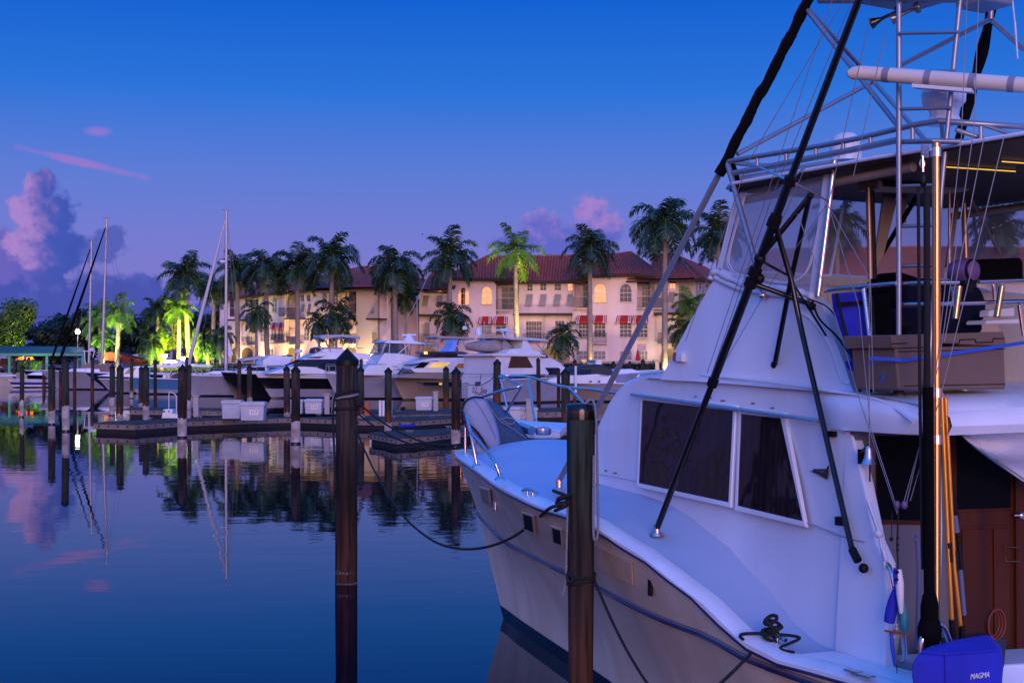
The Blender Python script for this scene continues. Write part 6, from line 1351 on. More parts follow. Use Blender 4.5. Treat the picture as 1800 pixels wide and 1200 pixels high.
b=Boat('sport_cruiser','white cruiser bow just showing behind the tower leg',1075,702,20,12,4,1.8,1.5,[HW]*3,1.2); b.body('cabin',[(1078,662),(1090,650),(1110,648),(1125,652),(1125,664)],1.5,GELF)
# ================================================================ land
GZ=1.55
mb=MB(); mb.box(-3000,3000,164,4000,-1,GZ); tag(mb.build('ground',SOIL,fix=False),kind='structure')
mb=MB(); mb.box(-420,420,163.4,164.6,-1,GZ+.12); tag(mb.build('seawall',CONC,bevel=.03),'low concrete seawall edging the basin behind the boats','seawall')
mb=MB(); mb.box(-420,420,164.7,168.5,GZ,GZ+.03); tag(mb.build('promenade_path',CONC,fix=False),kind='structure')
def PG(x,Y): return V(((x-900)/F*Y,Y,GZ))
class Fac:
    def __init__(s,x0,Y0,x1,Y1):
        s.a=V(((x0-900)/F*Y0,Y0,0)); b=V(((x1-900)/F*Y1,Y1,0)); s.d=(b-s.a).normalized(); s.L=(b-s.a).length; s.n=V((s.d.y,-s.d.x,0))
        if s.n.dot(-s.a)<0: s.n=-s.n
    def h(s,x,y,o=0):
        r=V(((x-900)/F,1,-(y-HY)/F)); k=((s.a+s.n*o).dot(s.n))/r.dot(s.n); return V((0,0,CH))+r*k if True else None
    def pt(s,x,y,o=0):
        r=V(((x-900)/F,1,-(y-HY)/F)); q=s.a+s.n*o-V((0,0,CH)); q.z=0; k=q.dot(s.n)/r.dot(s.n); p=r*k; p.z+=CH; return p
    def wall(s,mb,px,o,th,m=0): mb.prism([s.pt(x,y,o) for x,y in px],-s.n*th,m)
def rect(x0,y0,x1,y1): return [(x0,y0),(x1,y0),(x1,y1),(x0,y1)]
def arch(x0,y0,x1,y1,k=.38,n=8):
    h=(y1-y0)*k; c=(x0+x1)/2; w=(x1-x0)/2; return [(x0,y1)]+[(c-w*math.cos(math.pi*i/n),y0+h-h*math.sin(math.pi*i/n)) for i in range(n+1)]+[(x1,y1)]
def window(f,x0,y0,x1,y1,gl,par,o,ar=0,nx=2,ny=2,sill=True,door=False):
    px=arch(x0,y0,x1,y1) if ar else rect(x0,y0,x1,y1); c=((x0+x1)/2,(y0+y1)/2); w=(x1-x0); h=(y1-y0)
    big=[(c[0]+(x-c[0])*(1+1.6/w),c[1]+(y-c[1])*(1+1.4/h)) for x,y in px]
    mb=MB(); f.wall(mb,big,o+.05,.12); fr=mb.build('door' if door else 'window',FRAME,par)
    mb=MB(); f.wall(mb,px,o+.065,.012); mb.build('pane',gl,fr)
    mb=MB()
    for i in range(1,nx):
        x=x0+w*i/nx; f.wall(mb,rect(x-.28,y0+(h*.12 if ar else 0),x+.28,y1),o+.085,.02)
    for j in range(1,ny):
        y=y0+h*j/ny; t=.55 if (j==ny//2 and ny>2) else .28; f.wall(mb,rect(x0,y-t,x1,y+t),o+.083,.02)
    if mb.v: mb.build('muntins',FRAME,fr,fix=False)
    if sill: mb=MB(); f.wall(mb,rect(x0-1.2,y1+.9,x1+1.2,y1+2.1),o+.16,.16); mb.build('sill',TRIM,fr)
    return fr
AWN=None
def awning(f,x0,x1,y0,y1,par,o):
    a=f.pt(x0+1.5,y0,o+.02); b=f.pt(x1,y0,o+.02); c=f.pt(x1,y1,o+.9); d=f.pt(x0-1.5,y1,o+.9)
    mb=MB(); n=9; st=[0,1,0,1,0,0,0,0,0,0,0,0,0,0,1,0,1,0]; n=len(st)
    dn=V((0,0,-.22))
    for i in range(n):
        p=a+(b-a)*i/n;q=a+(b-a)*(i+1)/n;r=d+(c-d)*(i+1)/n;t=d+(c-d)*i/n
        mb.add([p,q,r,t,r+dn,t+dn],[(0,1,2,3),(3,2,4,5)],st[i])
    mb.add([a,d,d+dn,f.pt(x0+1.5,y1,o+.02)+dn],[(0,1,2,3)],0); mb.add([b,c,c+dn,f.pt(x1,y1,o+.02)+dn],[(0,1,2,3)],0)
    return mb.build('awning',[BONE,FRAME],par,fix=False,solid=.03)
def balcony(f,x0,x1,y0,y1,par,o,dep=.8,curve=False):
    mb=MB(); f.wall(mb,rect(x0-1,y1,x1+1,y1+2.2),o+dep,dep+.05); sl=mb.build('balcony',TRIM,par)
    mb=MB(); N_=max(6,int((x1-x0)/1.5)); f.wall(mb,rect(x0,y0,x1,y0+.7),o+dep-.05,.05); f.wall(mb,rect(x0,y1-1.2,x1,y1-.6),o+dep-.05,.04)
    for i in range(N_+1):
        x=x0+(x1-x0)*i/N_; f.wall(mb,rect(x-.16,y0,x+.16,y1),o+dep-.06,.03)
    for x in (x0,x1):
        p=f.pt(x,y0,o+dep-.05);q=f.pt(x,y0,o); mb.tube([p,q],.03,4)
        for j in range(1,4): e_=p+(q-p)*j/4; mb.tube([e_,V((e_.x,e_.y,f.pt(x,y1,o+dep).z))],.015,4)
    mb.build('railing',IRON,sl,fix=False); return sl
def shutter(f,x0,y0,x1,y1,par,o):
    a=f.pt(x0+2,y0,o+.05);b=f.pt(x1,y0,o+.05);c=f.pt(x1-2.5,y1,o+.75);d=f.pt(x0-.5,y1,o+.75)
    mb=MB(); mb.prism([a,b,c,d],(0,0,-.07)); n=8
    for i in range(n):
        t=(i+.5)/n; p=a+(d-a)*t;q=b+(c-b)*t; mb.tube([p+f.n*.02,q+f.n*.02],.035,4)
    mb.tube([c,f.pt(x1-2.5,y1+1,o)],.02,4); return mb.build('bahama_shutter',SHUT,par,fix=False)
def slope_uv(o,off):
    me=o.data; uv=me.uv_layers.new(name='UVMap')
    for p in me.polygons:
        n=p.normal; h=V((0,0,1)).cross(n); h=h.normalized() if h.length>1e-4 else V((1,0,0)); v=n.cross(h)
        for li in p.loop_indices:
            q=me.vertices[me.loops[li].vertex_index].co+off; uv.data[li].uv=(q.dot(h),q.dot(v))
def roof(f,eav,rid,par,name='roof',o=1.0,back=6.5):
    """eav / rid: matching lists of photo points; ridge lies 'back' m behind the wall plane"""
    E=[f.pt(x,y,o) for x,y in eav]; Rr=[f.pt(x,y,-back) for x,y in rid]
    B=[V((e.x,e.y,e.z))-f.n*(o+2*back) for e in E]
    mb=MB(); n=len(E)
    for i in range(n-1):
        mb.add([E[i],E[i+1],Rr[i+1],Rr[i]],[(0,1,2,3)] if (Rr[i+1]-Rr[i]).length>.01 else [(0,1,2)]); mb.add([Rr[i],Rr[i+1],B[i+1],B[i]],[(0,1,2,3)])
    mb.add([E[0],Rr[0],B[0]],[(0,1,2)]); mb.add([E[-1],B[-1],Rr[-1]],[(0,1,2)])
    rf=mb.build(name,TILE,par); off=V((0,0,0)); q=rf.parent
    while q: off+=q.location; q=q.parent
    slope_uv(rf,off)
    mb=MB(); mb.tube([e+V((0,0,-.12)) for e in E],.14,6); mb.prism([e+V((0,0,-.2)) for e in E]+[b+V((0,0,-.2)) for b in B[::-1]],(0,0,-.18)); mb.build('eaves',EAVE,rf)
    mb=MB()
    for a,b in ((E[0],Rr[0]),(E[-1],Rr[-1])): mb.tube([a,b],.13,6)
    mb.tube(Rr,.13,6); mb.build('ridge_tiles',mat('ridge_clay',(.30,.10,.07),.7,var=.2) if 'ridge_clay' not in MATS else MATS['ridge_clay'],rf)
    return rf
# ---------------------------------------------------------------- right townhouse block
f=Fac(735,176,1223,174)
TB=empty('townhouse_block',f.pt(980,653,0)*1.0,'pink white three storey townhouse block with red striped awnings and clay tile roof','building')
TB.location.z=GZ
def bay(f,par,x0,x1,ye,o,th=2.0,m=STUC,name='bay_wall',yb=655):
    mb=MB(); f.wall(mb,rect(x0,ye,x1,yb),o,th); return mb.build(name,m,par)
mb=MB(); f.wall(mb,rect(737,498,1221,655),-1.6,12); mb.build('main_wall',STUC,TB)
b0=bay(f,TB,737,788,502,-.3); b1=bay(f,TB,788,872,486,.9,3); b3=bay(f,TB,912,1006,491,.2); b5=bay(f,TB,1035,1120,480,1.1,3); b7=bay(f,TB,1172,1222,486,.6)
bay(f,TB,872,912,552,.3,2); bay(f,TB,1006,1035,540,.3,2); bay(f,TB,1120,1172,540,.3,2)
# loggia columns
mb=MB()
for x,y0,y1 in ((908,502,524),(1008,500,522),(1152,502,523),(862,552,597),(956,556,600),(1003,556,600),(1153,557,600),(743,570,610)):
    c0=f.pt(x,y0,.5); c1=f.pt(x,y1,.5); mb.lathe([(.22,0),(.15,.06),(.13,.2),(.12,c0.z-c1.z-.2),(.17,c0.z-c1.z-.08),(.24,c0.z-c1.z)],c1,8)
mb.build('column',TRIM,TB,smooth=40,each=True)
mb=MB(); 
for q in ((902,550,1006,554),(735,552,770,556),(1150,549,1225,553),(866,491,905,494.5),(1000,490,1036,493.5),(1120,490,1165,493.5)): f.wall(mb,rect(*q),1.6,2.2)
mb.build('pergola_beam',EAVE,TB,each=True)
for (x0,y0,x1,y1,g,ar,nx,ny,par,o,sl) in (
 (806,506,824,535,GLM,1,2,3,b1,.9,1),(847,504,864,534,GLM,1,2,3,b1,.9,1),(1045,499,1065,531,GLM,1,3,4,b5,1.1,1),(1090,499,1110,530,GLD,1,3,4,b5,1.1,1),
 (745,503,754,515,GLD,0,2,2,b0,-.3,0),(766,504,776,515,GLM,0,2,2,b0,-.3,0),(927,500,936,511,GLD,0,2,2,b3,.2,0),(950,499,960,510,GLD,0,2,2,b3,.2,0),(975,499,986,510,GLD,0,2,2,b3,.2,0),(999,498,1007,510,GLM,0,2,2,b3,.2,0),
 (1177,495,1187,507,GLM,0,2,2,b7,.6,0),(1201,494,1213,506,GLM,0,2,2,b7,.6,0),
 (806,566,823,592,GLC,0,2,3,b1,.9,1),(847,566,864,585,GLC,0,2,3,b1,.9,0),(872,566,889,585,GLD,0,2,3,b1,.9,0),(1018,565,1034,592,GLD,0,3,4,b5,1.1,0),(1045,565,1064,592,GLD,0,3,4,b5,1.1,0),(1090,565,1110,592,GLD,0,3,4,b5,1.1,1),(1119,565,1138,592,GLD,0,3,4,b5,1.1,1),
 (1017,617,1033,631,GLC,0,2,2,b5,1.1,0),(1044,617,1064,631,GLC,0,3,2,b5,1.1,0),(1090,617,1110,632,GLC,0,3,2,b5,1.1,0),(1122,617,1138,632,GLC,0,3,2,b5,1.1,0),(975,619,983,636,GLC,0,2,2,b3,.2,0),(984,619,992,636,GLC,0,2,2,b3,.2,0),(993,619,1001,636,GLC,0,2,2,b3,.2,0),
 (746,566,755,592,GLC,0,1,1,b0,-.3,0)):
    window(f,x0,y0,x1,y1,g,par,o,ar,nx,ny,bool(sl))
mw=[q for q in bpy.data.objects if q.name.startswith('main_wall')][0]
for x0,y0,x1,y1,o,nx in ((882,505,894,543,-1.55,1),(895,505,903,543,-1.55,1),(1025,502,1033,542,-1.55,1),(1129,500,1148,541,-1.55,4),(925,565,952,598,-1.0,6),(976,564,992,598,-1.0,3),(1174,560,1196,602,-1.55,4)):
    window(f,x0,y0,x1,y1,DOORG,mw if o<-1.2 else b3,.21 if o>-1.2 else o,0,nx,4,False,True)
for x0,x1 in ((842,864),(867,892)): awning(f,x0,x1,556,566,b1,.9)
for x0,x1 in ((1013,1039),(1040,1066),(1084,1110),(1112,1139)): awning(f,x0,x1,554,565,b5,1.1)
awning(f,801,824,556,566,b1,.9)
for q in ((873,895,526,544),(1011,1033,524,541),(1119,1144,523,540),(1144,1163,524,541),(844,890,585,597),(920,950,586,598),(955,1006,586,598),(1041,1066,585,602),(1157,1198,585,603),(735,765,587,603)): balcony(f,*q,TB,1.1 if q[0] in(1041,) else .9 if q[0]==844 else .35)
for x0 in (742,766): shutter(f,x0,520,x0+12,537,b0,-.3)
for x0 in (924,948,973,996): shutter(f,x0,517,x0+13,535,b3,.2)
for x0 in (1174,1199): shutter(f,x0,513,x0+13,531,b7,.6)
mb=MB()
for q in (arch(952,606,1000,640,.5),arch(1160,612,1215,640,.5),arch(735,610,770,640,.5)): f.wall(mb,q,.32 if q[0][0]<1100 else .62,.05)
mb.build('ground_arch',mat('arch_recess_yellow',(.40,.33,.12),.8,var=.1),TB,each=True)
roof(f,[(741,504),(800,503)],[(760,478),(775,476)],TB); roof(f,[(780,487),(905,489),(912,489)],[(858,449),(880,450),(890,450)],TB,o=2.0)
roof(f,[(870,494),(1030,492)],[(900,450),(1010,449)],TB,o=1.2); roof(f,[(1020,484),(1115,480),(1172,488)],[(1060,449),(1107,443),(1110,443)],TB,o=2.1); roof(f,[(1140,489),(1232,487),(1240,488)],[(1150,446),(1188,447),(1189,447)],TB,o=1.6)
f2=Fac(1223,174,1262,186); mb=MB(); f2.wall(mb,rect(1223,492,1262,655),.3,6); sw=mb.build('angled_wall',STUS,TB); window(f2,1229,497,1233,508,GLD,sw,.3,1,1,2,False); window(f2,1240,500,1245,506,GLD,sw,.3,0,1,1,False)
roof(f2,[(1223,488),(1275,492)],[(1190,449),(1240,470)],TB,o=1.0,back=4)
# ---------------------------------------------------------------- left townhouse block (oblique)
g=Fac(385,203,664,172)
TA=empty('townhouse_block',g.pt(520,652,0),'floodlit cream three storey townhouse block receding to the left behind the palms','building'); TA.location.z=GZ
mb=MB(); g.wall(mb,rect(386,522,662,655),-1.2,11); mA=mb.build('main_wall',STUC,TA)
mb=MB(); g.wall(mb,[(386,522),(424,518),(424,655),(386,655)],0,2); a1_=mb.build('bay_wall',STUC,TA)
A2=bay(g,TA,455,500,511,.9,2.5); A3=bay(g,TA,559,602,503,.9,2.5); A4=bay(g,TA,636,664,502,.2,2); A5=bay(g,TA,424,455,518,.0,2); A6=bay(g,TA,522,559,510,.0,2); bay(g,TA,500,522,555,.2,2); bay(g,TA,602,636,556,.2,2)
for (x0,y0,x1,y1,gm,ar,nx,ny,par,o,sl) in ((461,524,468,543,GLC,1,2,3,A2,.9,1),(479,524,486,548,GLC,1,2,3,A2,.9,1),(566,517,574,539,GLC,1,2,3,A3,.9,1),(586,517,594,535,GLC,1,2,3,A3,.9,1),(431,526,435,535,GLD,0,1,2,A5,0,0),(440,526,444,535,GLD,0,1,2,A5,0,0),(450,526,454,535,GLD,0,1,2,A5,0,0),(530,519,534,529,GLD,0,2,2,A6,0,0),(540,519,545,529,GLD,0,2,2,A6,0,0),(642,512,647,523,GLD,0,2,2,A4,.2,0),(653,512,659,522,GLD,0,2,2,A4,.2,0),
 (387,529,393,544,GLC,0,1,2,a1_,0,0),(404,527,412,556,GLM,0,1,2,a1_,0,0),(477,577,485,596,GLC,0,2,3,A2,.9,1),(489,577,497,596,GLC,0,2,3,A2,.9,1),(564,577,572,600,GLC,0,2,3,A3,.9,1),(585,575,594,596,GLC,0,2,3,A3,.9,1),(458,577,466,600,GLC,0,2,3,A2,.9,0),(438,577,446,600,LITW,0,2,3,A5,0,0),(642,569,650,595,DOORG,0,2,3,A4,.2,0),(651,569,659,595,DOORG,0,2,3,A4,.2,0),(388,575,396,590,GLC,0,2,2,a1_,0,0),(472,614,480,628,GLC,0,2,2,A2,.9,0),(560,614,568,628,GLC,0,2,2,A3,.9,0),(390,608,398,628,LITW,0,2,2,a1_,0,0),(535,577,543,598,GLC,0,2,3,A6,0,0)):
    window(g,x0,y0,x1,y1,gm,par,o,ar,nx,ny,bool(sl))
for x0,x1 in ((507,517),(610,616),(617,627)): window(g,x0,520,x1,548,GLM if x0>600 else DOORG,mA,-1.15,0,2,3,False,True)
for x0,x1 in ((488,499),(476,487),(578,590)): awning(g,x0,x1,567,576,A2 if x0<560 else A3,.9)
for q in ((490,499,541,556),(504,522,541,557),(616,635,534,551),(504,524,591,605),(425,443,592,606),(475,498,588,603),(642,661,585,603),(386,402,586,604),(600,632,586,603)): balcony(g,*q,TA,.9 if q[0] in(490,475) else .25,.6)
for x0 in (529,540): shutter(g,x0,534,x0+7,550,A6,0)
for x0 in (640,651): shutter(g,x0,527,x0+8,549,A4,.2)
mb=MB()
for q in ((496,514,512,517),(600,509,634,512),(500,558,524,561),(600,559,663,562),(402,520,426,523),(400,561,424,564)): g.wall(mb,rect(*q),1.2,1.6)
mb.build('pergola_beam',EAVE,TA,each=True)
mb=MB()
for x0,x1 in ((407,421),(425,444),(503,521),(604,628)): g.wall(mb,arch(x0,611,x1,650,.25),.26 if x0>450 else .06,.05)
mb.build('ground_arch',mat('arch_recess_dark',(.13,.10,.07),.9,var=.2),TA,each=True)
mb=MB()
for x,y0,y1 in ((506,561,592),(505,518,543),(637,560,590),(612,512,536)):
    c0=g.pt(x,y0,.5);c1=g.pt(x,y1,.5); mb.lathe([(.22,0),(.14,.15),(.13,c0.z-c1.z-.2),(.24,c0.z-c1.z)],c1,8)
mb.build('column',TRIM,TA,smooth=40,each=True)
roof(g,[(392,523),(430,519)],[(403,505),(424,503)],TA,back=5); roof(g,[(425,519),(500,511),(505,511)],[(452,499),(478,493),(480,493)],TA,o=1.9,back=5); roof(g,[(480,513),(560,508)],[(503,484),(545,479)],TA,back=6); roof(g,[(548,505),(606,501),(640,503)],[(585,476),(615,474),(630,470)],TA,o=1.9,back=6); roof(g,[(596,507),(672,505)],[(632,469),(668,469)],TA,o=1.4,back=6.2)
ge=Fac(664,172,737,184)
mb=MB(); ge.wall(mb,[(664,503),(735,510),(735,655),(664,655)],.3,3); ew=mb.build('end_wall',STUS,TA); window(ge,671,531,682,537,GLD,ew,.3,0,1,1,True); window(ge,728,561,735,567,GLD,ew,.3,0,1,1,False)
roof(ge,[(660,504),(745,512)],[(666,469),(735,481)],TA,o=1.0,back=5)
# block further right, mostly hidden behind the yacht
f3=Fac(1300,190,1960,186); TCm=empty('townhouse_block',f3.pt(1600,652,0),'clay roofed block seen only through the yacht\'s clear enclosure at right','building'); TCm.location.z=GZ
mb=MB(); f3.wall(mb,rect(1300,488,1960,655),0,12); mc=mb.build('main_wall',STUC,TCm); roof(f3,[(1290,490),(1600,489),(1965,488)],[(1360,438),(1600,434),(1900,436)],TCm,o=1.2,back=6)
for x in range(1330,1940,60): window(f3,x,500,x+16,526,GLD,mc,0,0,2,3,True)
# ---------------------------------------------------------------- palms
def crown_mesh(name,seed,nf,up0,up1,droop,leaf=.26,ml=FROND,npair=30,old=0,wid=.021):
    r=random.Random(seed); mb=MB()
    for k in range(nf):
        az=2*math.pi*(k*.618+r.uniform(-.04,.04)); q=k/(nf-1); el=math.radians(up0+(up1-up0)*q+r.uniform(-6,6)); Ln=r.uniform(.9,1.08)
        h=V((math.cos(az),math.sin(az),0)); d=h*math.cos(el)+V((0,0,math.sin(el))); p=V((0,0,0)); pts=[p.copy()]; n=14; side=V((-math.sin(az),math.cos(az),0))
        for i in range(n):
            d=(d+V((0,0,-droop*(.4+1.1*i/n)/n*1.6))).normalized(); p=p+d*Ln/n; pts.append(p.copy())
        mb.tube(pts,[.014*(1-i/(n+2)) for i in range(n+1)],4,m=1,cap=False)
        for j in range(npair):
            t=.12+.88*(j+.5)/npair; fi=t*n; i=min(int(fi),n-1); c=pts[i]+(pts[i+1]-pts[i])*(fi-i); tn=(pts[i+1]-pts[i]).normalized()
            ll=leaf*(.35+.95*math.sin(math.pi*min(1,t*.92+.06))**.8)*r.uniform(.85,1.1)
            for sg in (-1,1):
                dr=(side*sg*r.uniform(.75,1.0)+tn*r.uniform(.35,.65)+V((0,0,r.uniform(-.55,.25)))).normalized(); m_=c+dr*ll*.55; e_=m_+(dr+V((0,0,-.75))).normalized()*ll*.5
                w_=tn*wid; mb.add([c-w_*.5,c+w_*.5,m_+w_*.6,m_-w_*.6,e_],[(0,1,2,3),(3,2,4)],0)
    me=bpy.data.meshes.new(name); me.from_pydata(mb.v,[],mb.f); me.materials.append(ml); me.materials.append(SHAFT); me.polygons.foreach_set('material_index',mb.m); me.update(); return me
CR=[crown_mesh('royal_crown',s,19+s,80-s*2,-14-4*s,1.35+.15*s,leaf=.27,npair=40,wid=.025) for s in (1,2,3)]
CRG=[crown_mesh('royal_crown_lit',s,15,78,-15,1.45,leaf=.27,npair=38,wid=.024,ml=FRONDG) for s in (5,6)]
CD=[crown_mesh('small_crown',s,19,72,-50,1.9,leaf=.26,npair=30,wid=.03) for s in (8,9)]
def palm(xb,xt,yc,rp_,Y,cm,label,lit=0,shaft=True,tw_=.0,spear=0,grp='palms along the promenade',ls=60):
    b=PG(xb,Y); t=P(xt,yc,Y); e=empty('palm_tree',b,label,'palm tree',grp); sc_=rp_/F*Y; tr_=tw_ or .17+.003*rp_
    L_=t-b; sh=1.3*sc_/2.9 if shaft else 0; pts=[]; n=9
    for i in range(n+1):
        f_=i/n; pts.append(V((0,0,0))+L_*f_+V((math.sin(f_*math.pi)*L_.x*.15,0,0))-V((0,0,sh*f_)))
    mb=MB(); mb.tube(pts,[tr_*(1.35 if i==0 else 1.1-.3*i/n+.12*math.sin(math.pi*i/n)) for i in range(n+1)],10); mb.build('trunk',PTRUNK,e,world=False,smooth=60)
    if shaft: mb=MB(); mb.tube([pts[-1],pts[-1]+V((0,0,sh*.4)),L_],[tr_*.95,tr_*.85,tr_*.45],10); mb.build('crownshaft',SHAFT,e,world=False,smooth=60)
    o=bpy.data.objects.new('crown',cm); col.objects.link(o); o.parent=e; o.location=L_; o.scale=(sc_*1.48,)*3; o.rotation_euler=(0,0,(xb*.7)%6.28)
    if spear: mb=MB(); mb.tube([L_,L_+V((.0,0,spear/F*Y))],[.03,.008],4); mb.build('spear_leaf',SHAFT,e,world=False)
    if lit:
        if cm in CRG: spot(b+V((1.2,-2.6,.15)),b+L_*.95,lit*16,(1,.74,.22) if xb>800 else (.95,.95,.2),42,.7,.08)
        spot(b+V((.5,-1.1,.15)),b+L_*.25,lit*(.7 if cm in CRG and xb<800 else 2.6),(1,.66,.22),130,.6,.08)
        l=b+V((.5,-1.1,0)); mb=MB(); mb.lathe([(.1,0),(.12,.12),(.11,.14)],l,10); u=mb.build('garden_uplight',BLACK); tag(u,('uplight for '+label),'lamp','garden uplights'); mb=MB(); mb.lathe([(.09,.142),(.0,.145)],l,10,cap=False); mb.build('lens',WARML,u)
    return e
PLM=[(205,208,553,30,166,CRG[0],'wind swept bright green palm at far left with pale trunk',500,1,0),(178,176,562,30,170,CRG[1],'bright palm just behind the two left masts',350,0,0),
(334,327,490,40,169,CR[0],'tall palm left of the leaning furled sail',120,1,0),(277,277,548,27,172,CR[1],'shorter palm left of the brightly lit trees',0,1,0),(314,315,545,24,168,CRG[0],'yellow lit short palm in front of the bright trees',650,1,0),
(418,417,478,36,170,CR[1],'palm right behind the tallest mast',420,1,0),(372,376,505,28,172,CR[2],'palm left of the tallest mast with a pale crownshaft',200,1,0),(470,468,470,40,168,CR[2],'second palm right of the tallest mast, trunk lit from below',620,1,14),(523,523,472,38,168,CR[0],'third palm right of the tallest mast',420,1,18),(582,583,458,46,167,CR[1],'large palm in front of the left block near the blue bimini',500,1,0),
(697,694,468,42,167,CR[2],'palm in front of the grey end wall',0,1,26),(788,791,455,44,166,CR[0],'palm at the left end of the right hand block',420,1,44),(911,906,445,42,166,CRG[1],'palm with fully lit ringed trunk in the middle of the right block',1500,1,32),(1037,1037,440,42,166,CR[1],'palm between the two striped awnings groups of the right block',900,1,36),
(1168,1169,392,54,165,CR[2],'tallest palm at the right end of the block beside the tower leg',1000,1,0),(1263,1263,412,44,168,CR[0],'palm half hidden by the clear vinyl windscreen',0,1,20)]
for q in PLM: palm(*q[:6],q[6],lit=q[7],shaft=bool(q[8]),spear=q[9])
for q in ((452,450,548,27,165,CD[0],'drooping dark palm low in front of the left block, nearest the mast'),(563,560,566,24,165,CD[1],'scruffy dark palm with thick hanging fronds in front of the left block'),(592,590,552,36,165,CD[0],'bushy low palm left of the blue bimini'),(796,795,555,34,165,CD[1],'low dark palm under the tall palm at the right block\'s left end'),(988,991,590,30,164.9,CD[0],'small dark palm with drooping crown in the centre of the right block'),
 (1205,1212,540,30,168,CRG[0],'fan shaped palm against the fairing edge at the block\'s right end'),(1200,1198,578,26,167,CD[1],'dark low palm behind the fairing, under the fan palm'),(388,386,592,26,167,CD[1],'low dark palm left of the tallest mast'),(266,265,600,26,167,CD[0],'low dark palm left of the lit stone pillars'),(716,712,520,24,170,CD[0],'thatched palm in the gap between the two blocks'),(181,180,598,19,168,CRG[1],'small rounded bright palm between the two left masts')):
    palm(*q[:6],q[6],shaft=False,tw_=.15,grp='low palms in front of the blocks')
spot(PG(178,166)+V((1,-1.5,.3)),PG(181,168)+V((0,0,5)),10000,(.85,1,.3),80); 
palm(1470,1472,400,46,185,CR[1],'faint palm seen through the clear side vinyl'); palm(1752,1755,402,48,185,CR[0],'faint palm seen through the far enclosure at the right edge')
# ---------------------------------------------------------------- trees
def tree(x,ytop,Y,wpx,label,ml,n=2600,seed=0,ls=.42,name='broadleaf_tree',lobes=9,ybot=622,grp=None):
    r=random.Random(seed); b=PG(x,Y); top=P(x,ytop,Y).z; bot=P(x,ybot,Y).z; W=wpx/2/F*Y; e=empty(name,b,label,'tree',grp)
    H=top-GZ; mb=MB(); mb.tube([V((0,0,0)),V((.1,0,H*.25)),V((-.05,0,H*.5))],[.38,.28,.2],8)
    lob=[]
    for k in range(lobes):
        a=r.uniform(0,6.28); q=r.uniform(.15,.75); z=bot-GZ+(top-bot)*r.uniform(.2,.82); c=V((math.cos(a)*W*q,math.sin(a)*W*q*.7,z)); lob.append((c,V((W*r.uniform(.3,.48),W*r.uniform(.3,.45),(top-bot)*r.uniform(.16,.26)))))
        mb.tube([V((0,0,H*.3)),V((c.x*.5,c.y*.5,(H*.35+z)/2)),c],[.16,.1,.04],5)
    lob.append((V((0,0,bot-GZ+(top-bot)*.78)),V((W*.4,W*.4,(top-bot)*.22))))
    mb.build('trunk',BARK,e,world=False); mb=MB()
    for i in range(n):
        c,rr=lob[r.randrange(len(lob))]; v=V((r.gauss(0,1),r.gauss(0,1),r.gauss(0,1))).normalized()*r.uniform(.55,1.06)
        p=V((c.x+v.x*rr.x,c.y+v.y*rr.y,c.z+v.z*rr.z)); nn=(v+V((r.uniform(-.8,.8),r.uniform(-.8,.8),r.uniform(-.3,.9)))).normalized(); u=nn.orthogonal().normalized(); w_=nn.cross(u); s_=ls*1.25*r.uniform(.5,1.1)
        mb.add([p-u*s_*.5,p+w_*s_*.28,p+u*s_*.5,p-w_*s_*.28],[(0,1,2,3)])
    mb.build('crown',ml,e,world=False,fix=False); return e
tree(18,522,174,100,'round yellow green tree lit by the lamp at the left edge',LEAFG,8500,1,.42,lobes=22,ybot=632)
spot(PG(5,170.3)+V((0,0,1.5)),PG(15,175)+V((0,0,7)),1300,(.9,.8,.1),110,.8,.1); spot(PG(45,170.3)+V((0,0,1.5)),PG(35,175)+V((0,0,7)),1500,(.9,.8,.1),110,.8,.1)
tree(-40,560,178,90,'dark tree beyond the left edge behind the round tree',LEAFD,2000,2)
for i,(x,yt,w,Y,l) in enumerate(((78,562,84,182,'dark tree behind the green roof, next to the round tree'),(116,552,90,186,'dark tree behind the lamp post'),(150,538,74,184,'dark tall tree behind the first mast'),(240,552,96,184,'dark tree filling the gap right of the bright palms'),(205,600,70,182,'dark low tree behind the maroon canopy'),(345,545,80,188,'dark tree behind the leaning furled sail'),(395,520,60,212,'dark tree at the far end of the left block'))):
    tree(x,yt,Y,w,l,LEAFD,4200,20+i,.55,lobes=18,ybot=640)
tree(306,520,172,62,'brightly floodlit yellow green tree above the stone pillars',LEAFG,3800,40,.38,lobes=11,ybot=628)
tree(283,572,167,26,'small floodlit tree left of the bright one',LEAFG,1400,41,.34,ybot=630); tree(345,575,168,34,'round green bush tree right of the bright tree, behind the furled sail',LEAFG,1700,42,.34,ybot=634)
tree(365,596,166,30,'rounded clipped green tree low beside the tallest mast',LEAF,1300,43,.34,ybot=634)
tree(690,604,166,44,'dark green shrub tree in front of the end wall',LEAF,1900,44,.36,ybot=646); tree(504,622,166,26,'low clipped shrub in front of the left block arches',LEAF,900,45,.3,ybot=640)
for x,e_,c_ in ((303,11000,(1,.85,.12)),(318,9000,(1,.75,.12)),(285,6000,(.9,1,.15)),(345,6000,(.8,1,.15)),(366,1800,(.7,1,.2))):
    spot(PG(x,163.5)+V((0,0,.4)),PG(x,172)+V((0,0,8)),e_,c_,95,.9,.15)
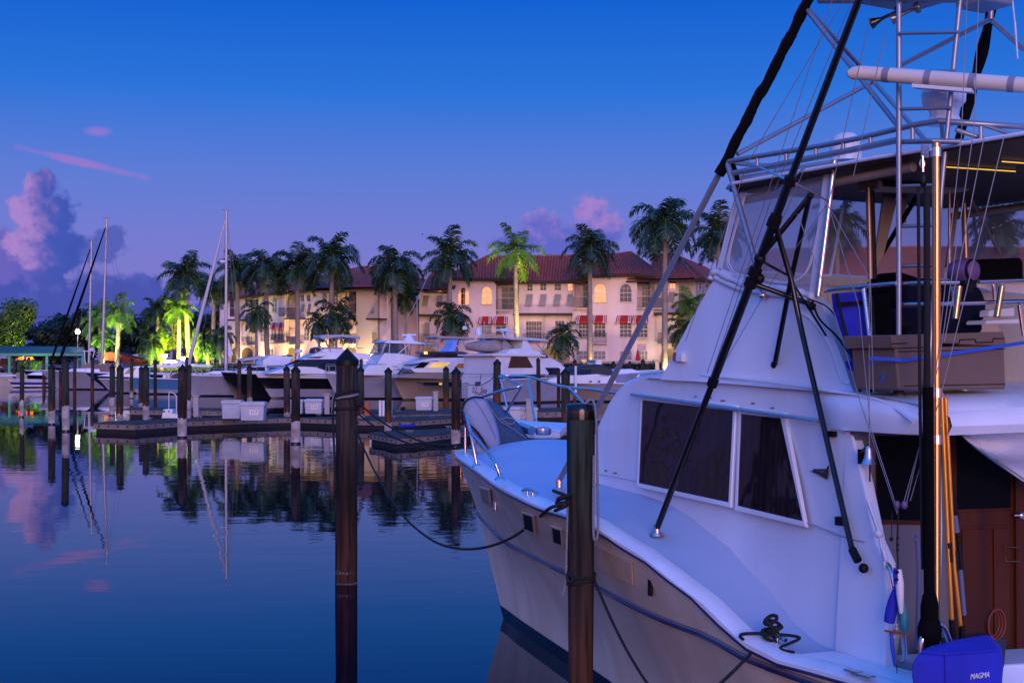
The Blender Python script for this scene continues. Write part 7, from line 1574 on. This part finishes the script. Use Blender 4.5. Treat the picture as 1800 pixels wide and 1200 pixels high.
def hedge(x0,x1,yt,Y,ml,label,n=2600,dep=1.2):
    a=PG(x0,Y);b=PG(x1,Y); H=P(x0,yt,Y).z-GZ; e=empty('hedge',a,label,'hedge'); mb=MB(); mb.box(0,(b-a).x,.1,dep-.1,0,H-.12); mb.build('branches',BARK,e,world=False); r=random.Random(int(x0)); mb=MB(); Lx=(b-a).x
    for i in range(n):
        k=r.random(); 
        if k<.6: p=V((r.uniform(0,Lx),r.uniform(-.05,.1),r.uniform(0,H)))
        else: p=V((r.uniform(0,Lx),r.uniform(0,dep),H+r.uniform(-.12,.08)))
        nn=V((r.gauss(0,1),-1+r.gauss(0,.7),r.gauss(.4,.8))).normalized(); u=nn.orthogonal().normalized(); w_=nn.cross(u); s_=r.uniform(.12,.26); mb.add([p-u*s_,p+w_*s_*.6,p+u*s_,p-w_*s_*.6],[(0,1,2,3)])
    mb.build('foliage',ml,e,world=False,fix=False)
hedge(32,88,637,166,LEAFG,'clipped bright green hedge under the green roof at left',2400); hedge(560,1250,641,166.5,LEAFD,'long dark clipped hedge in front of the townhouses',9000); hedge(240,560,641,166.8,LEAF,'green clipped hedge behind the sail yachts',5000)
spot(PG(60,161)+V((0,0,2.6)),PG(60,166)+V((0,0,.8)),160,(.95,1,.4),120,.9)
# ---------------------------------------------------------------- garden walls, pillars, lamps
def wallthing(x0,x1,yt,Y,label,m=CONC,name='garden_wall'):
    a=PG(x0,Y);b=PG(x1,Y);H=P(x0,yt,Y).z; mb=MB(); mb.box(a.x,b.x,Y,Y+.35,GZ,H-.1); o=mb.build(name,m); tag(o,label,'wall'); mb=MB(); mb.box(a.x-.05,b.x+.05,Y-.08,Y+.43,H-.1,H); mb.build('coping',TRIM,o,world=False)
wallthing(650,1240,634,168,'long beige promenade wall in front of the right block'); wallthing(292,330,633,167.4,'bright lit low wall between the stone pillars',TRIM); wallthing(380,560,637,168,'low wall in front of the left block')
def pillar(x,yt,Y,w,label,lit=0):
    a=PG(x,Y); H=P(x,yt,Y).z-GZ; r_=w/2/F*Y; e=empty('stone_pillar',a,label,'pillar','lit stone pillars'); mb=MB(); mb.box(-r_*.7,r_*.7,-r_*.7,r_*.7,0,H*.8); mb.build('shaft',TRIM,e,world=False)
    mb=MB(); A=[V((i*r_*.72,j*r_*.72,H*.8)) for i,j in ((-1,-1),(1,-1),(1,1),(-1,1))]; Bq=[V((i*r_*1.3,j*r_*1.3,H*.96)) for i,j in ((-1,-1),(1,-1),(1,1),(-1,1))]; Cq=[p+V((0,0,H*.05)) for p in Bq]; mb.bridge(A,Bq); mb.bridge(Bq,Cq); mb.build('capital',TRIM,e,world=False)
    if lit: spot(a+V((.3,-1.6,.1)),a+V((0,0,H*.8)),lit,(1,.72,.28),80,.8)
pillar(287,623,167.2,10,'lit stone pillar left of the bright low wall',380); pillar(323,627,167.2,7,'smaller lit stone pillar right of the bright low wall',260); pillar(1027,632,167,9,'lit pillar at the foot of the awning palm',120); pillar(1155,632,166.6,10,'lit pillar beside the tallest palm',160); pillar(905,634,167,6,'short pillar at the foot of the yellow lit palm',0)
lp=empty('street_lamp',PG(136.5,170),'tall lamp post with a glaring white globe at left','street lamp'); H=P(136,583,170).z-GZ
mb=MB(); mb.tube([V((0,0,0)),V((0,0,H-.3))],[.09,.06],8); mb.build('post',ALU,lp,world=False); mb=MB(); mb.sph((0,0,H),(.28,.28,.32)); mb.build('globe',LAMPG,lp,world=False,smooth=80); mb=MB(); mb.lathe([(.12,-.35),(.16,-.28),(.1,-.25)],V((0,0,H)),8); mb.build('holder',BLACK,lp,world=False)
um=empty('folded_parasol',PG(1121,170),'closed red parasol standing before the lower windows of the right block','parasol'); mb=MB(); H=P(0,613,170).z-GZ; mb.lathe([(.1,.9),(.3,1.0),(.28,H*.6),(.12,H*.92),(.02,H)],V((0,0,0)),10); mb.build('canvas',BONE,um,world=False); mb=MB(); mb.tube([V((0,0,0)),V((0,0,1.2))],.03,6); mb.build('pole',ALU,um,world=False)
# floodlights washing the blocks
for x,e_ in ((400,1100),(450,1300),(495,1500),(545,1500),(595,1500),(640,1100)):
    q=g.pt(x,650,3.0); q.z=GZ+.4; t=g.pt(x+6,545,0); spot(q,t,e_*2.2,(1,.66,.26),115,.9,.2)
for x,e_ in ((1150,600),(1205,500),(985,220)):
    q=f.pt(x,650,3.5); q.z=GZ+.4; spot(q,f.pt(x,560,0),e_,(1,.74,.36),100,.9,.2)
# ---------------------------------------------------------------- shelter, vehicles, canopies at left
sh=empty('boat_shelter',PG(70,167),'long open shelter with teal green metal roof at far left','shelter'); Ys=166.5
mb=MB(); a=P(-60,609,Ys+3);b=P(147,611,Ys+3);c_=P(150,621.5,Ys-1);d_=P(-70,621.5,Ys-1); mb.prism([a,b,c_,d_],(0,0,.12)); mb.build('roof',SHRF,sh); mb=MB(); mb.ob((c_+d_)/2+V((0,-.1,-.12)),(c_-d_)/2,(0,.06,0),(0,0,.14)); mb.build('fascia',SHTR,sh)
for x in (-30,17,83,146): mb=MB(); q=PG(x,Ys-.8); mb.box(q.x-.15,q.x+.15,q.y-.15,q.y+.15,GZ,P(x,622,Ys).z); mb.build('post',SHTR,sh)
spot(PG(60,Ys-1.8)+V((0,0,.3)),PG(60,Ys)+V((0,0,3)),260,(.5,1,.6),120,.9)
for x0,x1,l in ((32,42,'left red lit sign under the green shelter'),(46,58,'right red lit sign under the green shelter')):
    mb=MB(); q=P(x0,627.5,172);q2=P(x1,632,172); mb.box(q.x,q2.x,172,172.1,q2.z,q.z); s_=mb.build('red_sign',REDL); tag(s_,l,'sign')
def car(x,Y,label,m,Lc=4.8,hgt=1.7):
    e=empty('parked_car',PG(x,Y),label,'car'); mb=MB(); W=.95
    pr=[(-.95,.35),(-.95,.95),(-.85,1.05),(-.72,hgt),(.72,hgt),(.85,1.05),(.95,.95),(.95,.35)]
    mb.prism([V((a_,0,b_)) for a_,b_ in pr],(0,Lc,0)); mb.build('body',m,e,world=False,bevel=.08,seg=3); mb=MB(); mb.prism([V((a_,-.02,b_)) for a_,b_ in ((-.74,1.05),(-.64,hgt-.12),(.64,hgt-.12),(.74,1.05))],(0,.03,0)); mb.build('windscreen',FGLASS,e,world=False)
    for sx in (-.82,.82):
        for yy in (.9,Lc-.9): mb=MB(); mb.lathe([(.34,-.1),(.36,0),(.34,.1)],V((sx,yy,.36)),14,ax=(1,0,0)); mb.build('wheel',TYRE,e,world=False)
        mb=MB(); mb.sph((sx*.8,-.02,.75),(.14,.05,.09),8,6); mb.build('headlight',WHT,e,world=False)
car(11,170,'dark blue pickup parked at the far left edge',CARB,5.2,1.85); car(96,185,'dark car parked under the green shelter',mat('car_dark',(.02,.02,.025),.25,var=.05)); car(72,188,'pale car parked deep under the shelter',mat('car_pale',(.25,.26,.3),.3,var=.05))
def canopy(px,Y,dp,m,label,name='canopy'):
    e=empty(name,PG(px[0][0],Y),label,'canopy'); mb=MB(); mb.prism([P(x,y,Y) for x,y in px],(0,dp,0)); mb.build('cloth',m,e,bevel=.05)
    for x,y in (px[0],px[len(px)//2]): q=P(x,y,Y); mb=MB(); mb.tube([V((q.x,Y+.3,GZ)),V((q.x,Y+.3,q.z-.1))],.06,6); mb.build('post',ALU,e)
canopy([(181,619),(196,618),(235,629),(262,633),(262,640),(238,641),(218,638),(181,632)],168,4,MAROON,'maroon canvas canopy low behind the tan covered sail yacht'); canopy([(214,627),(240,622),(262,616),(266,622),(262,627),(216,631)],176,4,FRAME,'white tent roof in the shade of the trees'); 
mb=MB(); q=P(255,629,172);q2=P(268,634,172); mb.box(q.x,q2.x,172,172.2,q2.z,q.z); tag(mb.build('lit_sign',mat('cool_lit_panel',(.8,.85,.9),.4,var=0,emit=(.7,.85,1),es=1.3)),'small bluish lit panel beneath the white tent','sign')
mb=MB(); mb.tube([P(741.5,412,150),P(742.6,411.4,150),P(744,412,150)],[.02,.09,.02],5); tag(mb.build('flying_bird',BLACK),'tiny bird flying in the sky above the left block','bird')
mb=MB(); mb.tube([P(-60,553,230),P(60,556,230),P(180,557,230)],.03,4); tag(mb.build('overhead_wire',BLACK),'thin overhead wire crossing the sky above the dark trees','wire')
